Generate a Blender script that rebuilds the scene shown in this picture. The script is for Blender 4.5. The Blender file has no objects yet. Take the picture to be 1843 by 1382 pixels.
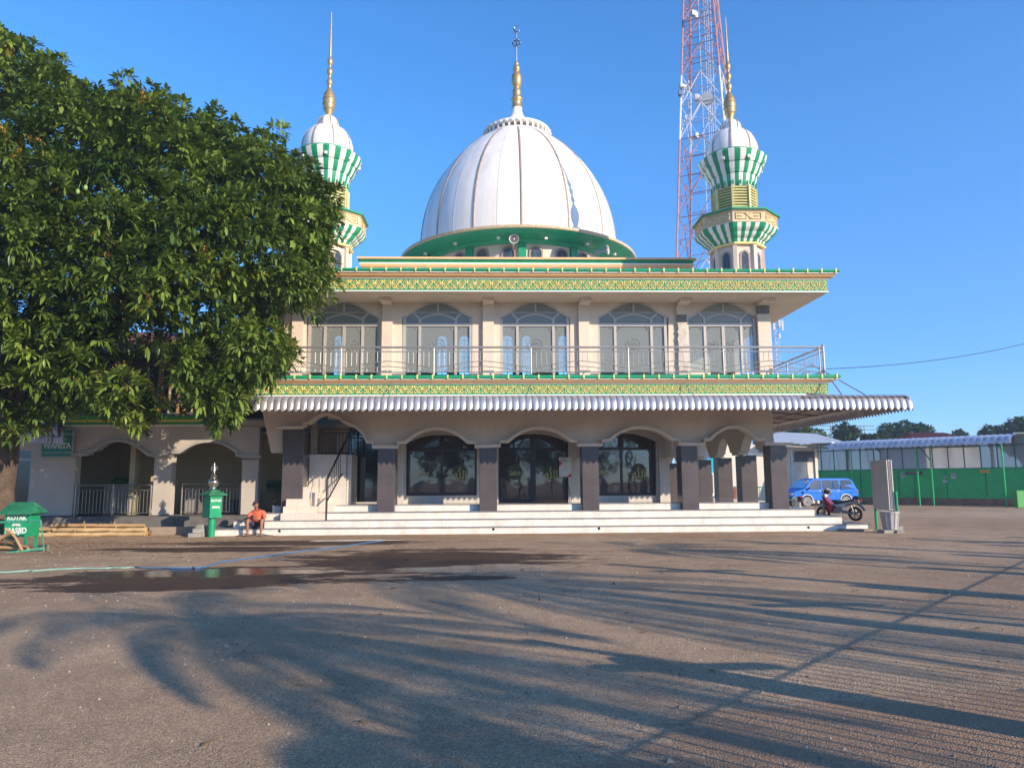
import bpy, math, random
import numpy as np
from mathutils import Vector, Matrix
random.seed(7); rng=np.random.default_rng(7)
S=bpy.context.scene; COL=S.collection
PI=math.pi; R_=math.radians
# ---------------------------------------------------------------- camera
F=1331.;TH=R_(1.85);PH=R_(7.57);RO=.0062;EYE=1.65
fw=Vector((math.sin(TH)*math.cos(PH),math.cos(TH)*math.cos(PH),math.sin(PH)))
r0=Vector((math.cos(TH),-math.sin(TH),0));u0=r0.cross(fw)
CR=r0*math.cos(RO)-u0*math.sin(RO);CU=u0*math.cos(RO)+r0*math.sin(RO)
C0=Vector((0,0,EYE))
cam=bpy.data.cameras.new('camera');cam.sensor_width=36;cam.lens=36*F/1843;cam.clip_end=3000;cam.clip_start=.1
co=bpy.data.objects.new('camera',cam);COL.objects.link(co)
mw=Matrix((CR,CU,-fw)).transposed().to_4x4();mw.translation=C0;co.matrix_world=mw;S.camera=co
# a measured image point turned into the real point standing at depth Y (or on the ground)
def at(px,py,Y):
    d=fw+CR*((px-921.5)/F)-CU*((py-691)/F);return C0+d*(Y/d.y)
def gnd(px,py,z=0):
    d=fw+CR*((px-921.5)/F)-CU*((py-691)/F);return C0+d*((z-EYE)/d.z)
def XZ(px,py,Y): p=at(px,py,Y);return (p.x,p.z)
# ---------------------------------------------------------------- mesh builder
class MB:
    def __init__(s): s.v=[];s.f=[];s.m=[];s.mi=0
    def add(s,vs,fs,mi=None):
        o=len(s.v);s.v+= [tuple(v) for v in vs]
        for f in fs: s.f.append(tuple(i+o for i in f));s.m.append(s.mi if mi is None else mi)
        return s
    def box(s,x0,x1,y0,y1,z0,z1,mi=None):
        if x0>x1:x0,x1=x1,x0
        if y0>y1:y0,y1=y1,y0
        if z0>z1:z0,z1=z1,z0
        v=[(x,y,z) for x in(x0,x1) for y in(y0,y1) for z in(z0,z1)]
        return s.add(v,[(0,1,3,2),(4,6,7,5),(0,4,5,1),(2,3,7,6),(0,2,6,4),(1,5,7,3)],mi)
    def cbox(s,c,d,rz=0,mi=None,rx=0,ry=0):
        m=Matrix.Rotation(rz,3,'Z')@Matrix.Rotation(ry,3,'Y')@Matrix.Rotation(rx,3,'X')
        v=[Vector(c)+m@Vector((a*d[0]/2,b*d[1]/2,e*d[2]/2)) for a in(-1,1) for b in(-1,1) for e in(-1,1)]
        return s.add(v,[(0,1,3,2),(4,6,7,5),(0,4,5,1),(2,3,7,6),(0,2,6,4),(1,5,7,3)],mi)
    def prism(s,poly,y0,y1,mi=None,mf=None):   # polygon in XZ, extruded along Y
        n=len(poly);a=sum(poly[i][0]*poly[(i+1)%n][1]-poly[(i+1)%n][0]*poly[i][1] for i in range(n))
        if a<0: poly=poly[::-1]
        v=[(x,y0,z) for x,z in poly]+[(x,y1,z) for x,z in poly]
        s.add(v,[tuple(range(n))],mi if mf is None else mf)
        s.add(v,[tuple(range(2*n-1,n-1,-1))]+[(i+n,(i+1)%n+n,(i+1)%n,i) for i in range(n)],mi);return s
    def prismx(s,poly,x0,x1,mi=None):  # polygon in YZ, extruded along X
        n=len(poly);v=[(x0,y,z) for y,z in poly]+[(x1,y,z) for y,z in poly]
        return s.add(v,[tuple(range(n-1,-1,-1)),tuple(range(n,2*n))]+[(i,(i+1)%n,(i+1)%n+n,i+n) for i in range(n)],mi)
    def strip(s,pts,w,y0,y1,mi=None):   # moulding: a band of width w along a polyline in XZ, from y0 to y1
        n=len(pts);L=[];Rr=[]
        for i,(x,z) in enumerate(pts):
            a=pts[max(i-1,0)];b=pts[min(i+1,n-1)]
            dx,dz=b[0]-a[0],b[1]-a[1];l=math.hypot(dx,dz) or 1
            L.append((x-dz/l*w/2,z+dx/l*w/2));Rr.append((x+dz/l*w/2,z-dx/l*w/2))
        v=[]
        for (a,b) in zip(L,Rr): v+=[(a[0],y0,a[1]),(b[0],y0,b[1]),(a[0],y1,a[1]),(b[0],y1,b[1])]
        f=[(0,2,3,1),(4*n-4,4*n-3,4*n-1,4*n-2)]
        for i in range(n-1):
            k=4*i;f+=[(k,k+1,k+5,k+4),(k+2,k+6,k+7,k+3),(k,k+4,k+6,k+2),(k+1,k+3,k+7,k+5)]
        return s.add(v,f,mi)
    def tube(s,pts,r,n=8,mi=None,cap=True):
        pts=[Vector(p) for p in pts];rs=r if isinstance(r,(list,tuple)) else [r]*len(pts)
        v=[];f=[];ref=None
        for i,p in enumerate(pts):
            t=(pts[min(i+1,len(pts)-1)]-pts[max(i-1,0)])
            t=t.normalized() if t.length>1e-9 else Vector((0,0,1))
            if ref is None: ref=Vector((0,0,1)) if abs(t.z)<.9 else Vector((1,0,0))
            a=t.cross(ref);a=a.normalized() if a.length>1e-6 else t.orthogonal().normalized();b=t.cross(a).normalized();ref=b.cross(t)*1.0 if False else ref
            for k in range(n):
                g=2*PI*k/n;v.append(p+(a*math.cos(g)+b*math.sin(g))*rs[i])
        for i in range(len(pts)-1):
            for k in range(n):
                k2=(k+1)%n;f.append((i*n+k,i*n+k2,(i+1)*n+k2,(i+1)*n+k))
        if cap: f+=[tuple(range(n-1,-1,-1)),tuple(range((len(pts)-1)*n,len(pts)*n))]
        return s.add(v,f,mi)
    def lathe(s,c,prof,n=32,mi=None,rot=0,cap=True,mf=None,ap=False):
        # prof: (r,z) pairs bottom to top; mf(i,k)->material index; ap: r is the apothem of an n-gon
        k_=1/math.cos(PI/n) if ap else 1
        v=[];f=[];mm=[]
        for r,z in prof:
            for k in range(n):
                g=rot+2*PI*k/n;v.append((c[0]+r*k_*math.cos(g),c[1]+r*k_*math.sin(g),z+(c[2] if len(c)>2 else 0)))
        for i in range(len(prof)-1):
            for k in range(n):
                k2=(k+1)%n;f.append((i*n+k,i*n+k2,(i+1)*n+k2,(i+1)*n+k));mm.append(mf(i,k) if mf else (s.mi if mi is None else mi))
        if cap:
            f+=[tuple(range(n-1,-1,-1)),tuple(range((len(prof)-1)*n,len(prof)*n))];mm+=[s.mi if mi is None else mi]*2
        o=len(s.v);s.v+=v
        for a,b in zip(f,mm): s.f.append(tuple(i+o for i in a));s.m.append(b)
        return s
    def sphere(s,c,r,n=16,m=10,mi=None,sc=(1,1,1)):
        v=[];f=[]
        for i in range(m+1):
            a=-PI/2+PI*i/m
            for k in range(n):
                g=2*PI*k/n;v.append((c[0]+r*sc[0]*math.cos(a)*math.cos(g),c[1]+r*sc[1]*math.cos(a)*math.sin(g),c[2]+r*sc[2]*math.sin(a)))
        for i in range(m):
            for k in range(n):
                k2=(k+1)%n;f.append((i*n+k,i*n+k2,(i+1)*n+k2,(i+1)*n+k))
        return s.add(v,f,mi)
    def torus(s,c,R,r,axis='y',n=24,m=6,mi=None):
        pts=[]
        for k in range(n+1):
            g=2*PI*k/n;a,b=R*math.cos(g),R*math.sin(g)
            pts.append({'y':(c[0]+a,c[1],c[2]+b),'x':(c[0],c[1]+a,c[2]+b),'z':(c[0]+a,c[1]+b,c[2])}[axis])
        v=[];f=[]
        for k in range(n):
            p=Vector(pts[k]);o=(p-Vector(c)).normalized();ax=Vector({'y':(0,1,0),'x':(1,0,0),'z':(0,0,1)}[axis])
            for j in range(m):
                g=2*PI*j/m;v.append(p+(o*math.cos(g)+ax*math.sin(g))*r)
        for k in range(n):
            for j in range(m):
                k2=(k+1)%n;j2=(j+1)%m;f.append((k*m+j,k2*m+j,k2*m+j2,k*m+j2))
        return s.add(v,f,mi)
ORG={}
def tag(o,label=None,cat=None,group=None,kind=None):
    for k,v in (('label',label),('category',cat),('group',group),('kind',kind)):
        if v: o[k]=v
    return o
def empty(name,loc,label,cat,group=None,rz=0,kind=None):
    o=bpy.data.objects.new(name,None);o.empty_display_size=.3;COL.objects.link(o);o.location=loc;o.rotation_euler=(0,0,rz)
    ORG[o.name]=(Vector(loc),rz);return tag(o,label,cat,group,kind)
def obj(name,mb,mats,parent=None,smooth=False,local=False,flat_angle=None,label=None,fixn=False):
    me=bpy.data.meshes.new(name)
    org,rz=ORG[parent.name] if parent else (Vector(),0)
    v=np.array([tuple(p) for p in mb.v],dtype=float)
    if not local and parent:
        v=v-np.array(org)
        if rz:
            c,s_=math.cos(-rz),math.sin(-rz);x=v[:,0]*c-v[:,1]*s_;y=v[:,0]*s_+v[:,1]*c;v[:,0]=x;v[:,1]=y
    me.from_pydata(v.tolist(),[],mb.f)
    if not isinstance(mats,(list,tuple)): mats=[mats]
    for m in mats: me.materials.append(m)
    if len(mats)>1: me.polygons.foreach_set('material_index',mb.m)
    if smooth:
        me.polygons.foreach_set('use_smooth',[True]*len(me.polygons))
        if smooth!='all':
            me.set_sharp_from_angle(angle=R_(smooth if smooth is not True else 35))
    me.update();me.validate()
    o=bpy.data.objects.new(name,me);COL.objects.link(o)
    if parent: o.parent=parent
    ORG[o.name]=(org,rz)
    if label:o['label']=label
    return o
def islands(mb):
    p=list(range(len(mb.v)))
    def fd(a):
        while p[a]!=a:p[a]=p[p[a]];a=p[a]
        return a
    for f in mb.f:
        r=fd(f[0])
        for i in f[1:]:p[fd(i)]=r
    g={}
    for k,f in enumerate(mb.f):g.setdefault(fd(f[0]),[]).append(k)
    return list(g.values())
def obj_each(name,mb,mats,parent,smooth=False,local=False,per=1):
    """every separate piece of the builder becomes a part of its own (per = consecutive pieces that belong together)"""
    gs=islands(mb);out=[]
    for i in range(0,len(gs),per):
        q=MB();mp={}
        for k in sum(gs[i:i+per],[]):
            f=[]
            for j in mb.f[k]:
                if j not in mp:mp[j]=len(q.v);q.v.append(mb.v[j])
                f.append(mp[j])
            q.f.append(tuple(f));q.m.append(mb.m[k])
        out.append(obj(name,q,mats,parent,smooth,local))
    return out
def bevel(o,w=.01,n=1,ang=30):
    m=o.modifiers.new('bevel','BEVEL');m.width=w;m.segments=n;m.limit_method='ANGLE';m.angle_limit=R_(ang);return o
def copy_tree(o,parent=None):
    c=o.copy();COL.objects.link(c);c.parent=parent
    for ch in list(o.children): copy_tree(ch,c)
    return c
def text(name,body,size,loc,mat,parent=None,rz=0,ext=.004,align='CENTER',sx=1,rx=PI/2,bold=0):
    cu=bpy.data.curves.new('t','FONT');cu.body=body;cu.size=size;cu.extrude=ext;cu.align_x=align;cu.align_y='CENTER';cu.offset=bold;cu.resolution_u=3
    t=bpy.data.objects.new('t',cu);COL.objects.link(t);me=bpy.data.meshes.new_from_object(t);bpy.data.objects.remove(t)
    M=Matrix.Translation(loc)@Matrix.Rotation(rz,4,'Z')@Matrix.Rotation(rx,4,'X')@Matrix.Diagonal((sx,1,1,1))
    me.transform(M)
    if parent:
        org,prz=ORG[parent.name];me.transform(Matrix.Rotation(-prz,4,'Z')@Matrix.Translation(-org))
    me.materials.clear();me.materials.append(mat)
    o=bpy.data.objects.new(name,me);COL.objects.link(o)
    if parent:o.parent=parent;ORG[o.name]=ORG[parent.name]
    return o
# ---------------------------------------------------------------- materials
MC={}
def M(name,col,rough=.6,metal=0.,var=.10,scale=2.5,bump=0.,bscale=30,col2=None,spec=.5,streak=0,coat=0,trans=0):
    if name in MC:return MC[name]
    m=bpy.data.materials.new(name);m.use_nodes=True;nt=m.node_tree;N=nt.nodes;L=nt.links
    b=N['Principled BSDF'];b.inputs['Roughness'].default_value=rough;b.inputs['Metallic'].default_value=metal
    b.inputs['Specular IOR Level'].default_value=spec
    if coat:b.inputs['Coat Weight'].default_value=coat
    tc=N.new('ShaderNodeTexCoord')
    no=N.new('ShaderNodeTexNoise');no.inputs['Scale'].default_value=scale;no.inputs['Detail'].default_value=6;no.inputs['Roughness'].default_value=.65
    if streak:
        mp=N.new('ShaderNodeMapping');mp.inputs['Scale'].default_value=(1,1,streak);L.new(tc.outputs['Object'],mp.inputs[0]);L.new(mp.outputs[0],no.inputs['Vector'])
    else: L.new(tc.outputs['Object'],no.inputs['Vector'])
    rp=N.new('ShaderNodeValToRGB');rp.color_ramp.elements[0].position=.3;rp.color_ramp.elements[1].position=.7
    c2=col2 or tuple(c*(1-var*2) for c in col)
    rp.color_ramp.elements[0].color=(*c2,1);rp.color_ramp.elements[1].color=(*(min(1,c*(1+var*.6)) if not col2 else c for c in col),1)
    L.new(no.outputs['Fac'],rp.inputs[0]);L.new(rp.outputs[0],b.inputs['Base Color'])
    if bump:
        n2=N.new('ShaderNodeTexNoise');n2.inputs['Scale'].default_value=bscale;n2.inputs['Detail'].default_value=4;L.new(tc.outputs['Object'],n2.inputs['Vector'])
        bp=N.new('ShaderNodeBump');bp.inputs['Strength'].default_value=bump;bp.inputs['Distance'].default_value=.02;L.new(n2.outputs['Fac'],bp.inputs['Height']);L.new(bp.outputs[0],b.inputs['Normal'])
    MC[name]=m;return m
def glass(name,tint,refl=.5,rough=.02,clear=.7,wave=0.,gcol=(.8,.88,1),veil=0.,veil_col=(.5,.52,.5)):
    if name in MC:return MC[name]
    m=bpy.data.materials.new(name);m.use_nodes=True;nt=m.node_tree;N=nt.nodes;L=nt.links
    for n in list(N):N.remove(n)
    out=N.new('ShaderNodeOutputMaterial');tr=N.new('ShaderNodeBsdfTransparent');tr.inputs[0].default_value=(*[t*clear for t in tint],1)
    gl=N.new('ShaderNodeBsdfGlossy');gl.inputs['Roughness'].default_value=rough;gl.inputs[0].default_value=(*gcol,1)
    fr=N.new('ShaderNodeFresnel');fr.inputs[0].default_value=1.5
    mm=N.new('ShaderNodeMath');mm.operation='MULTIPLY_ADD';mm.inputs[1].default_value=1.;mm.inputs[2].default_value=refl;mm.use_clamp=True
    L.new(fr.outputs[0],mm.inputs[0]);mx=N.new('ShaderNodeMixShader');L.new(mm.outputs[0],mx.inputs[0]);L.new(tr.outputs[0],mx.inputs[1]);L.new(gl.outputs[0],mx.inputs[2]);L.new(mx.outputs[0],out.inputs[0])
    if veil:
        df=N.new('ShaderNodeBsdfDiffuse');df.inputs[0].default_value=(*veil_col,1);m3=N.new('ShaderNodeMixShader');m3.inputs[0].default_value=veil
        L.new(mx.outputs[0],m3.inputs[1]);L.new(df.outputs[0],m3.inputs[2]);L.new(m3.outputs[0],out.inputs[0])
    if wave:
        tc=N.new('ShaderNodeTexCoord');n2=N.new('ShaderNodeTexNoise');n2.inputs['Scale'].default_value=1.2;L.new(tc.outputs['Object'],n2.inputs['Vector'])
        bp=N.new('ShaderNodeBump');bp.inputs['Strength'].default_value=wave;bp.inputs['Distance'].default_value=.02;L.new(n2.outputs['Fac'],bp.inputs['Height']);L.new(bp.outputs[0],gl.inputs['Normal'])
    MC[name]=m;return m
def tiles(name,col,grout,sz=(.4,.4,.4),rough=.35,var=.08,w=.012,axis='xz'):
    if name in MC:return MC[name]
    m=M(name,col,rough,var=var);N=m.node_tree.nodes;L=m.node_tree.links;b=N['Principled BSDF']
    base=b.inputs['Base Color'].links[0].from_socket
    tc=N.new('ShaderNodeTexCoord');sp=N.new('ShaderNodeSeparateXYZ');L.new(tc.outputs['Object'],sp.inputs[0]);masks=[]
    for i,a in enumerate('xyz'):
        if a not in axis:continue
        d=N.new('ShaderNodeMath');d.operation='DIVIDE';d.inputs[1].default_value=sz[i];L.new(sp.outputs[i],d.inputs[0])
        fr=N.new('ShaderNodeMath');fr.operation='FRACT';L.new(d.outputs[0],fr.inputs[0])
        lt=N.new('ShaderNodeMath');lt.operation='LESS_THAN';lt.inputs[1].default_value=w/sz[i];L.new(fr.outputs[0],lt.inputs[0]);masks.append(lt.outputs[0])
    mx=masks[0]
    for k in masks[1:]:
        q=N.new('ShaderNodeMath');q.operation='MAXIMUM';L.new(mx,q.inputs[0]);L.new(k,q.inputs[1]);mx=q.outputs[0]
    mc=N.new('ShaderNodeMix');mc.data_type='RGBA';L.new(mx,mc.inputs[0]);L.new(base,mc.inputs[6]);mc.inputs[7].default_value=(*grout,1);L.new(mc.outputs[2],b.inputs['Base Color'])
    return m
wall_cream=M('wall_cream',(.70,.59,.48),.8,var=.07,scale=1.2,streak=.3,bump=.15,bscale=60)
wall_low=M('wall_low',(.70,.61,.51),.85,var=.07,scale=.8,streak=.35,bump=.15,bscale=60)
trim_cream=M('trim_cream',(.66,.60,.52),.7,var=.05)
white_paint=M('white_paint',(.82,.80,.76),.55,var=.03)
green=M('green_paint',(.010,.31,.14),.4,var=.12,scale=4)
green_d=M('green_soffit',(.012,.40,.21),.45,var=.10)
gold=M('gold_paint',(.88,.70,.24),.4,var=.12,scale=6)
gold_m=M('gold_metal',(.62,.40,.16),.35,metal=.6,var=.15,scale=8)
tanp=M('tan_paint',(.86,.50,.23),.5,var=.06)
step_w=tiles('step_white',(.84,.78,.69),(.55,.50,.43),(.6,10,10),.35,.13,.010,'x')
tread_d=M('tread_grey',(.22,.23,.24),.35,var=.1)
col_tile=tiles('column_tile',(.098,.083,.086),(.06,.055,.055),(10,10,.8),.28,.12,.01,'z')
steel=M('stainless',(.46,.44,.42),.45,metal=.7,var=.08,scale=9)
alum=M('aluminium',(.50,.46,.41),.4,metal=.15,var=.04)
dark=M('dark_void',(.02,.02,.022),.8,var=.2)
# ---------------------------------------------------------------- light, sky
AZ=R_(48);EL=R_(19.3)
sunv=Vector((math.sin(AZ)*math.cos(EL),-math.cos(AZ)*math.cos(EL),math.sin(EL)))   # towards the sun
sl=bpy.data.lights.new('sun','SUN');sl.energy=4.2;sl.angle=R_(.36);sl.color=(1,.83,.64)
so=bpy.data.objects.new('sun',sl);COL.objects.link(so);so.rotation_euler=sunv.to_track_quat('Z','Y').to_euler();so.location=(20,-20,30)
W=bpy.data.worlds.new('World');S.world=W;W.use_nodes=True
wn=W.node_tree.nodes;wl=W.node_tree.links;bg=wn['Background']
sk=wn.new('ShaderNodeTexSky');sk.sky_type='NISHITA';sk.sun_disc=False;sk.sun_elevation=EL
sk.sun_rotation=math.atan2(sunv.x,sunv.y)
sk.altitude=0;sk.air_density=1.0;sk.dust_density=.25;sk.ozone_density=4.5
hs=wn.new('ShaderNodeHueSaturation');hs.inputs['Saturation'].default_value=1.2;hs.inputs['Hue'].default_value=.503;hs.inputs['Value'].default_value=1.2
wl.new(sk.outputs[0],hs.inputs['Color'])
tcw=wn.new('ShaderNodeTexCoord');spw=wn.new('ShaderNodeSeparateXYZ');wl.new(tcw.outputs['Generated'],spw.inputs[0])
rw=wn.new('ShaderNodeValToRGB');rw.color_ramp.elements[0].color=(.38,.53,.82,1);rw.color_ramp.elements[0].position=0.;rw.color_ramp.elements[1].color=(1,1,1,1);rw.color_ramp.elements[1].position=.42
wl.new(spw.outputs[2],rw.inputs[0]);mw2=wn.new('ShaderNodeMix');mw2.data_type='RGBA';mw2.blend_type='MULTIPLY';mw2.inputs[0].default_value=1;wl.new(hs.outputs[0],mw2.inputs[6]);wl.new(rw.outputs[0],mw2.inputs[7]);wl.new(mw2.outputs[2],bg.inputs[0]);bg.inputs[1].default_value=.15
S.view_settings.view_transform='Standard';S.view_settings.look='None';S.view_settings.exposure=0.78;S.view_settings.gamma=1
S.cycles.use_denoising=True;S.cycles.max_bounces=6;S.cycles.transparent_max_bounces=12;S.cycles.sample_clamp_indirect=6
try:S.cycles.use_adaptive_sampling=True;S.cycles.adaptive_threshold=.02
except Exception:pass
# ---------------------------------------------------------------- ground
def ground_mat():
    m=bpy.data.materials.new('packed_gravel');m.use_nodes=True;nt=m.node_tree;N=nt.nodes;L=nt.links;b=N['Principled BSDF']
    tc=N.new('ShaderNodeTexCoord');P=tc.outputs['Object']
    def noise(sc,det=5,r=.6,src=None):
        n=N.new('ShaderNodeTexNoise');n.inputs['Scale'].default_value=sc;n.inputs['Detail'].default_value=det;n.inputs['Roughness'].default_value=r;L.new(src or P,n.inputs['Vector']);return n.outputs['Fac']
    def ramp(f,stops):
        r=N.new('ShaderNodeValToRGB');e=r.color_ramp.elements
        while len(e)<len(stops):e.new(.5)
        for k,(p,c) in enumerate(stops):e[k].position=p;e[k].color=(*c,1)
        L.new(f,r.inputs[0]);return r.outputs[0]
    def mix(f,a,b_,mode='MIX'):
        x=N.new('ShaderNodeMix');x.data_type='RGBA';x.blend_type=mode
        if isinstance(f,float):x.inputs[0].default_value=f
        else:L.new(f,x.inputs[0])
        for i,q in((6,a),(7,b_)):
            if isinstance(q,tuple):x.inputs[i].default_value=(*q,1)
            else:L.new(q,x.inputs[i])
        return x.outputs[2]
    def math_(op,a,b_=None,c=None):
        x=N.new('ShaderNodeMath');x.operation=op
        for i,q in enumerate((a,b_,c)):
            if q is None:continue
            if isinstance(q,(int,float)):x.inputs[i].default_value=q
            else:L.new(q,x.inputs[i])
        return x.outputs[0]
    big=ramp(noise(.13,4),[(.35,(.46,.32,.205)),(.65,(.60,.44,.30))])
    mid=ramp(noise(1.1,6,.7),[(.25,(.66,.65,.64)),(.7,(1.1,1.08,1.05))])
    c=mix(1.,big,mid,'MULTIPLY')
    vo=N.new('ShaderNodeTexVoronoi');vo.inputs['Scale'].default_value=85;L.new(P,vo.inputs['Vector'])
    peb=ramp(vo.outputs['Color'],[(.2,(.66,.64,.61)),(.85,(1.26,1.24,1.2))])
    c=mix(1.,c,peb,'MULTIPLY')
    vo2=N.new('ShaderNodeTexVoronoi');vo2.inputs['Scale'].default_value=210;L.new(P,vo2.inputs['Vector'])
    c=mix(1.,c,ramp(vo2.outputs['Color'],[(.1,(.62,.6,.58)),(.9,(1.3,1.3,1.28))]),'MULTIPLY')
    # earth showing through in the near right corner
    sp=N.new('ShaderNodeSeparateXYZ');L.new(P,sp.inputs[0])
    mpw=N.new('ShaderNodeMapping');mpw.inputs['Scale'].default_value=(.42,1.5,1);L.new(P,mpw.inputs[0])
    warp=noise(.9,5,.65,mpw.outputs[0]);w2=noise(4.5,5,.75,mpw.outputs[0])
    def patch(cx,cy,rx,ry,rot=0,k=1.5):
        dx=math_('SUBTRACT',sp.outputs[0],cx);dy=math_('SUBTRACT',sp.outputs[1],cy)
        ca,sa=math.cos(rot),math.sin(rot)
        u=math_('DIVIDE',math_('ADD',math_('MULTIPLY',dx,ca),math_('MULTIPLY',dy,sa)),rx)
        v=math_('DIVIDE',math_('SUBTRACT',math_('MULTIPLY',dy,ca),math_('MULTIPLY',dx,sa)),ry)
        d=math_('SQRT',math_('ADD',math_('MULTIPLY',u,u),math_('MULTIPLY',v,v)))
        d=math_('ADD',d,math_('MULTIPLY',math_('SUBTRACT',warp,.5),k*1.9));d=math_('ADD',d,math_('MULTIPLY',math_('SUBTRACT',w2,.5),1.7))
        r=N.new('ShaderNodeMapRange');r.inputs[1].default_value=1.04;r.inputs[2].default_value=.94;r.clamp=True;L.new(d,r.inputs[0]);return r.outputs[0]
    wet=None
    for q in WETS:
        p=patch(*q);wet=p if wet is None else math_('MAXIMUM',wet,p)
    soil=math_('MAXIMUM',patch(3.2,4.6,2.6,1.1,0,1.2),patch(-11.5,20.2,3.2,2.2,0,1.5))
    c=mix(math_('MULTIPLY',soil,.55),c,(.30,.17,.10))
    cw=mix(1.,c,(.19,.16,.15),'MULTIPLY')
    col=mix(wet,c,cw);L.new(col,b.inputs['Base Color'])
    pud=None
    for q in PUDS:
        p=patch(*q);pud=p if pud is None else math_('MAXIMUM',pud,p)
    r1=math_('SUBTRACT',.92,math_('MULTIPLY',wet,.22));rough=math_('SUBTRACT',r1,math_('MULTIPLY',pud,.62));L.new(rough,b.inputs['Roughness'])
    b.inputs['Specular IOR Level'].default_value=.35
    h=math_('ADD',math_('MULTIPLY',noise(3.,6,.75),.5),math_('MULTIPLY',vo.outputs['Distance'],-.45));h=math_('ADD',h,math_('MULTIPLY',noise(38.,4,.7),.55));h=math_('ADD',h,math_('MULTIPLY',noise(11.,4,.7),.5))
    h=math_('MULTIPLY',h,math_('SUBTRACT',1.,math_('MULTIPLY',pud,.97)))
    bp=N.new('ShaderNodeBump');bp.inputs['Strength'].default_value=1.;bp.inputs['Distance'].default_value=.034;L.new(h,bp.inputs['Height']);L.new(bp.outputs[0],b.inputs['Normal'])
    return m
def gxy(px,py): p=gnd(px,py);return p.x,p.y
WETS=[(*gxy(370,1037),3.3,1.45,.10,1.2),(*gxy(290,1055),2.1,.6,.1,1.2),(*gxy(785,1008),3.0,2.7,.05,1.2),(*gxy(560,976),3.6,1.0,-.05,1.2),(*gxy(390,988),2.8,.8,0,1.2),(*gxy(840,1040),.9,.35,0,1.)]
PUDS=[(*gxy(395,1030),2.1,.62,.05,1.1),(*gxy(900,1022),1.6,.7,0,1.3),(*gxy(660,972),1.5,.25,0,1.)]
g=MB();n=60
# one sheet to the horizon, finer near the yard
xs=[-1500,-400,-120,-60]+[ -40+4*i for i in range(21)]+[60,120,400,1500];ys=[-1500,-300,-100]+[-60+5*i for i in range(29)]+[120,300,1500]
v=[(x,y,0) for y in ys for x in xs];nx=len(xs)
f=[(j*nx+i,j*nx+i+1,(j+1)*nx+i+1,(j+1)*nx+i) for j in range(len(ys)-1) for i in range(nx-1)]
g.add(v,f);o=obj('ground',g,ground_mat());tag(o,'grey packed gravel yard with wet patches in front of the mosque','ground',kind='structure')
# loose stones lying on the yard
pb=MB()
for i in range(5200):
    t=rng.random()**.8;y=3.4+t*19;x=(rng.random()*2-1)*(y*.76+.5)+.03*y
    if any(((x-q[0])/q[2])**2+((y-q[1])/q[3])**2<1.3 for q in WETS):continue
    s=(.006+.012*rng.random()**2)*(1+.03*y);a=rng.random()*6.28
    if rng.random()<.012:s*=2.2
    v=[(x+s*math.cos(a+k*2.1)*rng.uniform(.7,1.2),y+s*math.sin(a+k*2.1)*rng.uniform(.7,1.2),-.002) for k in range(3)]+[(x+rng.uniform(-.3,.3)*s,y+rng.uniform(-.3,.3)*s,s*rng.uniform(.6,1.1))]
    pb.add(v,[(0,1,3),(1,2,3),(2,0,3)],int(rng.random()**1.6*2.3))
o=obj('loose_gravel',pb,[M('stone_a',(.30,.26,.22),.9),M('stone_b',(.17,.15,.13),.9),M('stone_c',(.40,.36,.31),.85)]);tag(o,'small loose stones strewn over the yard','gravel',kind='stuff')
# ================================================================= MOSQUE
XL,XR=-7.1,10.0;YC,YW,YF=25.3,25.55,24.0
MQ=empty('mosque',(1.45,25.5,0),'two storey cream mosque with white ribbed dome, green gold friezes and twin minarets','mosque')
def P(name,mb,mats,smooth=False,parent=None,**k): return obj(name,mb,mats,parent or MQ,smooth,**k)
def Zc(y,Y,x=930): return at(x,y,Y).z
def Xc_(x,Y,y=868): return at(x,y,Y).x
# steps
zs=[.22,.46,.70,.92];yf=[24.5,24.85,25.15,25.62]
b=MB();b.box(Xc_(372,24.5,955),Xc_(1565,24.5,948),24.5,31.,-.05,zs[0]-.03)
b2=MB();b2.box(Xc_(372,24.5,955)-.02,Xc_(1565,24.5,948)+.02,24.48,31.02,zs[0]-.03,zs[0])
p=P('step',b,step_w);P('tread',b2,tread_d,parent=p)
b=MB();b.box(Xc_(421,24.85,935),Xc_(1515,24.85,930),24.85,26.2,zs[0]-.01,zs[1]-.03)
b2=MB();b2.box(Xc_(421,24.85,935)-.02,Xc_(1515,24.85,930)+.02,24.83,26.22,zs[1]-.03,zs[1])
p=P('step',b,step_w);P('tread',b2,tread_d,parent=p)
b=MB();b.box(Xc_(455,25.15,922),Xc_(1466,25.15,920),25.15,26.1,zs[1]-.01,zs[2]-.03)
b2=MB();b2.box(Xc_(455,25.15,922)-.02,Xc_(1466,25.15,920)+.02,25.13,26.12,zs[2]-.03,zs[2])
p=P('step',b,step_w);P('tread',b2,tread_d,parent=p)
b=MB();b.box(XL-.2,XR+.1,25.62,46,-.05,zs[3]-.025)
b2=MB();b2.box(XL-.22,XR+.12,25.6,46.02,zs[3]-.025,zs[3])
p=P('porch_floor',b,step_w);P('floor_tile',b2,M('floor_tile',(.34,.33,.32),.12,var=.1),parent=p)
b=MB()
for px in (503,888,1078,1455):
    q=at(px,951+(4 if px==503 else 1 if px==888 else -2),24.5)
    b.add([(q.x+.045*math.cos(k*PI/6),24.494,max(.06,min(.14,q.z))+.045*math.sin(k*PI/6)) for k in range(12)],[tuple(range(12))])
obj_each('drain_hole',b,dark,MQ)
b=MB();b.box(Xc_(1515,24.2,960),Xc_(1568,24.2,955),24.1,24.46,-.03,.07);P('kerb_slab',b,M('kerb_brown',(.33,.27,.2),.9,bump=.5))
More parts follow.
